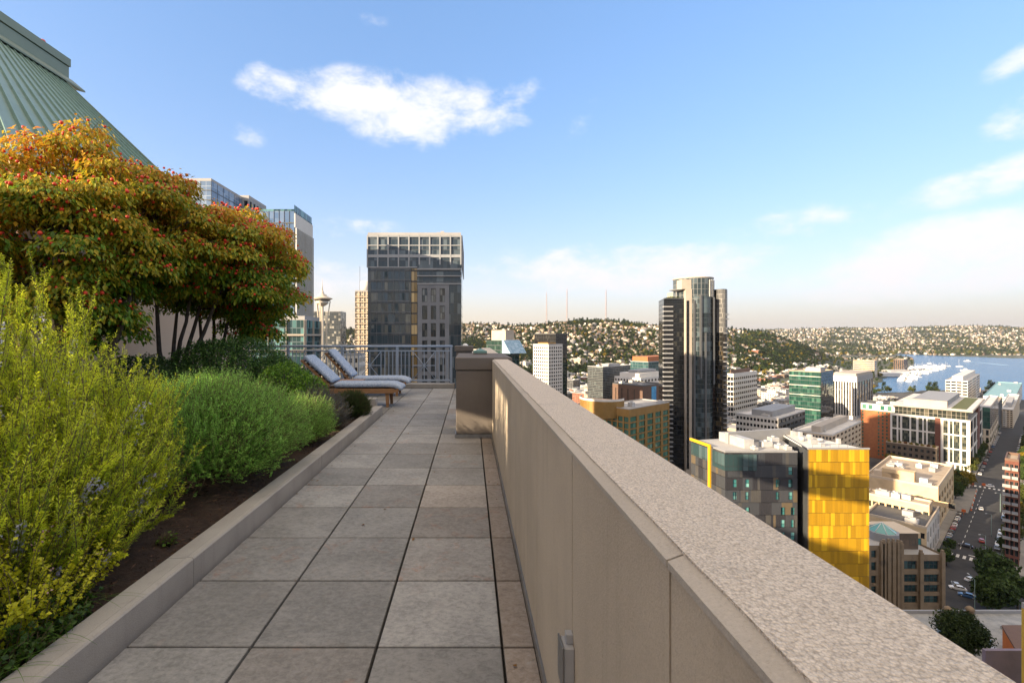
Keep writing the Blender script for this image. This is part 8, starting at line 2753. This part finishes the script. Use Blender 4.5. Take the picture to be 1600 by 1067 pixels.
# street lamps
M_POLE = pm('lamp_pole_paint', (0.18, 0.26, 0.25), (0.15, 0.22, 0.21), 1, 0.5)
def lamp(p, ang, label, h=9.5):
    r_ = thing('street_lamp', label, 'street lamp', p, 'street lamps'); r_.rotation_euler = (0, 0, ang)
    for nm, f in (('pole', 0), ('arm', 1), ('lamp_head', 2)):
        b_ = MB()
        if f == 0:
            b_.tube([(0, 0, 0), (0, 0, 0.8), (0, 0, h)], [0.16, 0.11, 0.07], 8)
        elif f == 1:
            b_.tube([(0, 0, h - 0.1), (1.2, 0, h + 0.45), (2.6, 0, h + 0.6)], 0.05, 6)
        else:
            b_.bbox(2.4, 3.3, -0.17, 0.17, h + 0.5, h + 0.66, 0.04)
        o = b_.build(nm, M_POLE if f < 2 else M_UNIT); o.parent = r_
for (px, py, h, a, lab) in ((1523, 958, 11, 0.6, 'tall teal street lamp rising from the crossing beside the cars'), (1540, 884, 12, 2.6, 'teal street lamp with traffic signals right of the crosswalk'), (1549, 838, 10, 2.6, 'street lamp arching over the right kerb of the street'), (1563, 800, 9.5, 2.6, 'street lamp half hidden in the right hand street trees'), (1500, 752, 13, -0.5, 'tall street lamp standing at the white office corner')):
    Y = (HC - GZ0) * F / (py - VY); lamp((wx(px, Y), Y, GZ0 + 0.1), ea + a, lab, h)
# traffic signal by the crosswalk
sgr = thing('traffic_signal', 'traffic signal mast reaching over the crosswalk from the right', 'traffic signal', ST(23, -9.5, 0.1))
b_ = MB(); L0 = sgr.location; b_.tube([L0, L0 + Vector((0, 0, 6.2))], [0.14, 0.10], 8); b_.build('pole', M_POLE, sgr)
b_ = MB(); b_.tube([L0 + Vector((0, 0, 5.9)), L0 + E2 * 7.5 + Vector((0, 0, 6.3))], [0.08, 0.05], 6); b_.build('arm', M_POLE, sgr)
for q in (3.2, 7.0):
    b_ = MB(); c0 = L0 + E2 * q + Vector((0, 0, 5.5)); b_.bbox(c0.x - 0.17, c0.x + 0.17, c0.y - 0.17, c0.y + 0.17, c0.z, c0.z + 1.0, 0.03); b_.build('signal_head', pm('signal_black', (0.03, 0.03, 0.03), (0.02, 0.02, 0.02), 3, 0.6), sgr)

# a pedestrian on the plaza
sk_v = [((0, 0, 0.98), .13), ((0, 0, 1.22), .13), ((0, 0, 1.42), .14), ((0, 0, 1.52), .055), ((0, 0.01, 1.62), .085), ((0, 0.01, 1.73), .075),
        ((-.10, 0.05, 0.90), .085), ((-.11, 0.16, 0.50), .058), ((-.11, 0.10, 0.09), .042), ((-.11, 0.22, 0.03), .035),
        ((.10, -0.05, 0.90), .085), ((.11, -0.06, 0.50), .058), ((.11, -0.28, 0.12), .042), ((.11, -0.20, 0.04), .035),
        ((-.20, 0, 1.40), .055), ((-.25, -0.08, 1.13), .042), ((-.24, 0.02, 0.88), .034), ((.20, 0, 1.40), .055), ((.25, 0.06, 1.13), .042), ((.24, 0.18, 0.92), .034)]
sk_e = [(0, 1), (1, 2), (2, 3), (3, 4), (4, 5), (0, 6), (6, 7), (7, 8), (8, 9), (0, 10), (10, 11), (11, 12), (12, 13), (2, 14), (14, 15), (15, 16), (2, 17), (17, 18), (18, 19)]
pm_, nt, out = newmat('pedestrian_clothes')
pz = nt.nodes.new('ShaderNodeSeparateXYZ'); nt.links.new(nt.nodes.new('ShaderNodeTexCoord').outputs['Object'], pz.inputs[0])
pcx = mix(nt, mth(nt, 'GREATER_THAN', pz.outputs[2], 0.95), (0.03, 0.03, 0.035), (0.72, 0.71, 0.68))
pcx = mix(nt, mth(nt, 'GREATER_THAN', pz.outputs[2], 1.47), pcx, (0.45, 0.28, 0.20))
pbs = nd(nt, 'ShaderNodeBsdfPrincipled', Base__Color=pcx, Roughness=0.8); nt.links.new(pbs.outputs[0], out.inputs[0])
pme = bpy.data.meshes.new('person'); pme.from_pydata([v[0] for v in sk_v], sk_e, [])
pob = bpy.data.objects.new('person', pme); COL.objects.link(pob)
sm = pob.modifiers.new('skin', 'SKIN'); ss_ = pob.modifiers.new('sub', 'SUBSURF'); ss_.levels = 2; ss_.render_levels = 2
for q, v in enumerate(sk_v):
    pme.skin_vertices[0].data[q].radius = (v[1], v[1])
pme.skin_vertices[0].data[0].use_root = True
pme.materials.append(pm_)
pob.location = ST(30, -17, 0.2); pob.rotation_euler = (0, 0, 0.5)
tag(pob, 'person in a white top and dark trousers walking across the pale plaza', 'person')
hb = MB(); hb.lathe([(0.0, 0.115), (0.06, 0.10), (0.088, 0.04), (0.085, -0.02), (0.06, -0.05)][::-1], (0, -0.012, 1.70), 12); ho = hb.build('hair', pm('dark_hair', (0.02, 0.015, 0.012), (0.03, 0.02, 0.015), 30, 0.7)); ho.parent = pob

# ================================================================== EVENING HAZE
hz = MB(); hz.box(-9000, 20000, -1600, 15800, -136, 330)
hm_, nt, out = newmat('haze')
hv = nt.nodes.new('ShaderNodeVolumePrincipled')
hv.inputs['Color'].default_value = (0.86, 0.88, 0.95, 1)
hv.inputs['Density'].default_value = 0.000026
hv.inputs['Anisotropy'].default_value = 0.2
nt.links.new(hv.outputs[0], out.inputs['Volume'])
ho_ = hz.build('haze', hm_, kind='stuff')
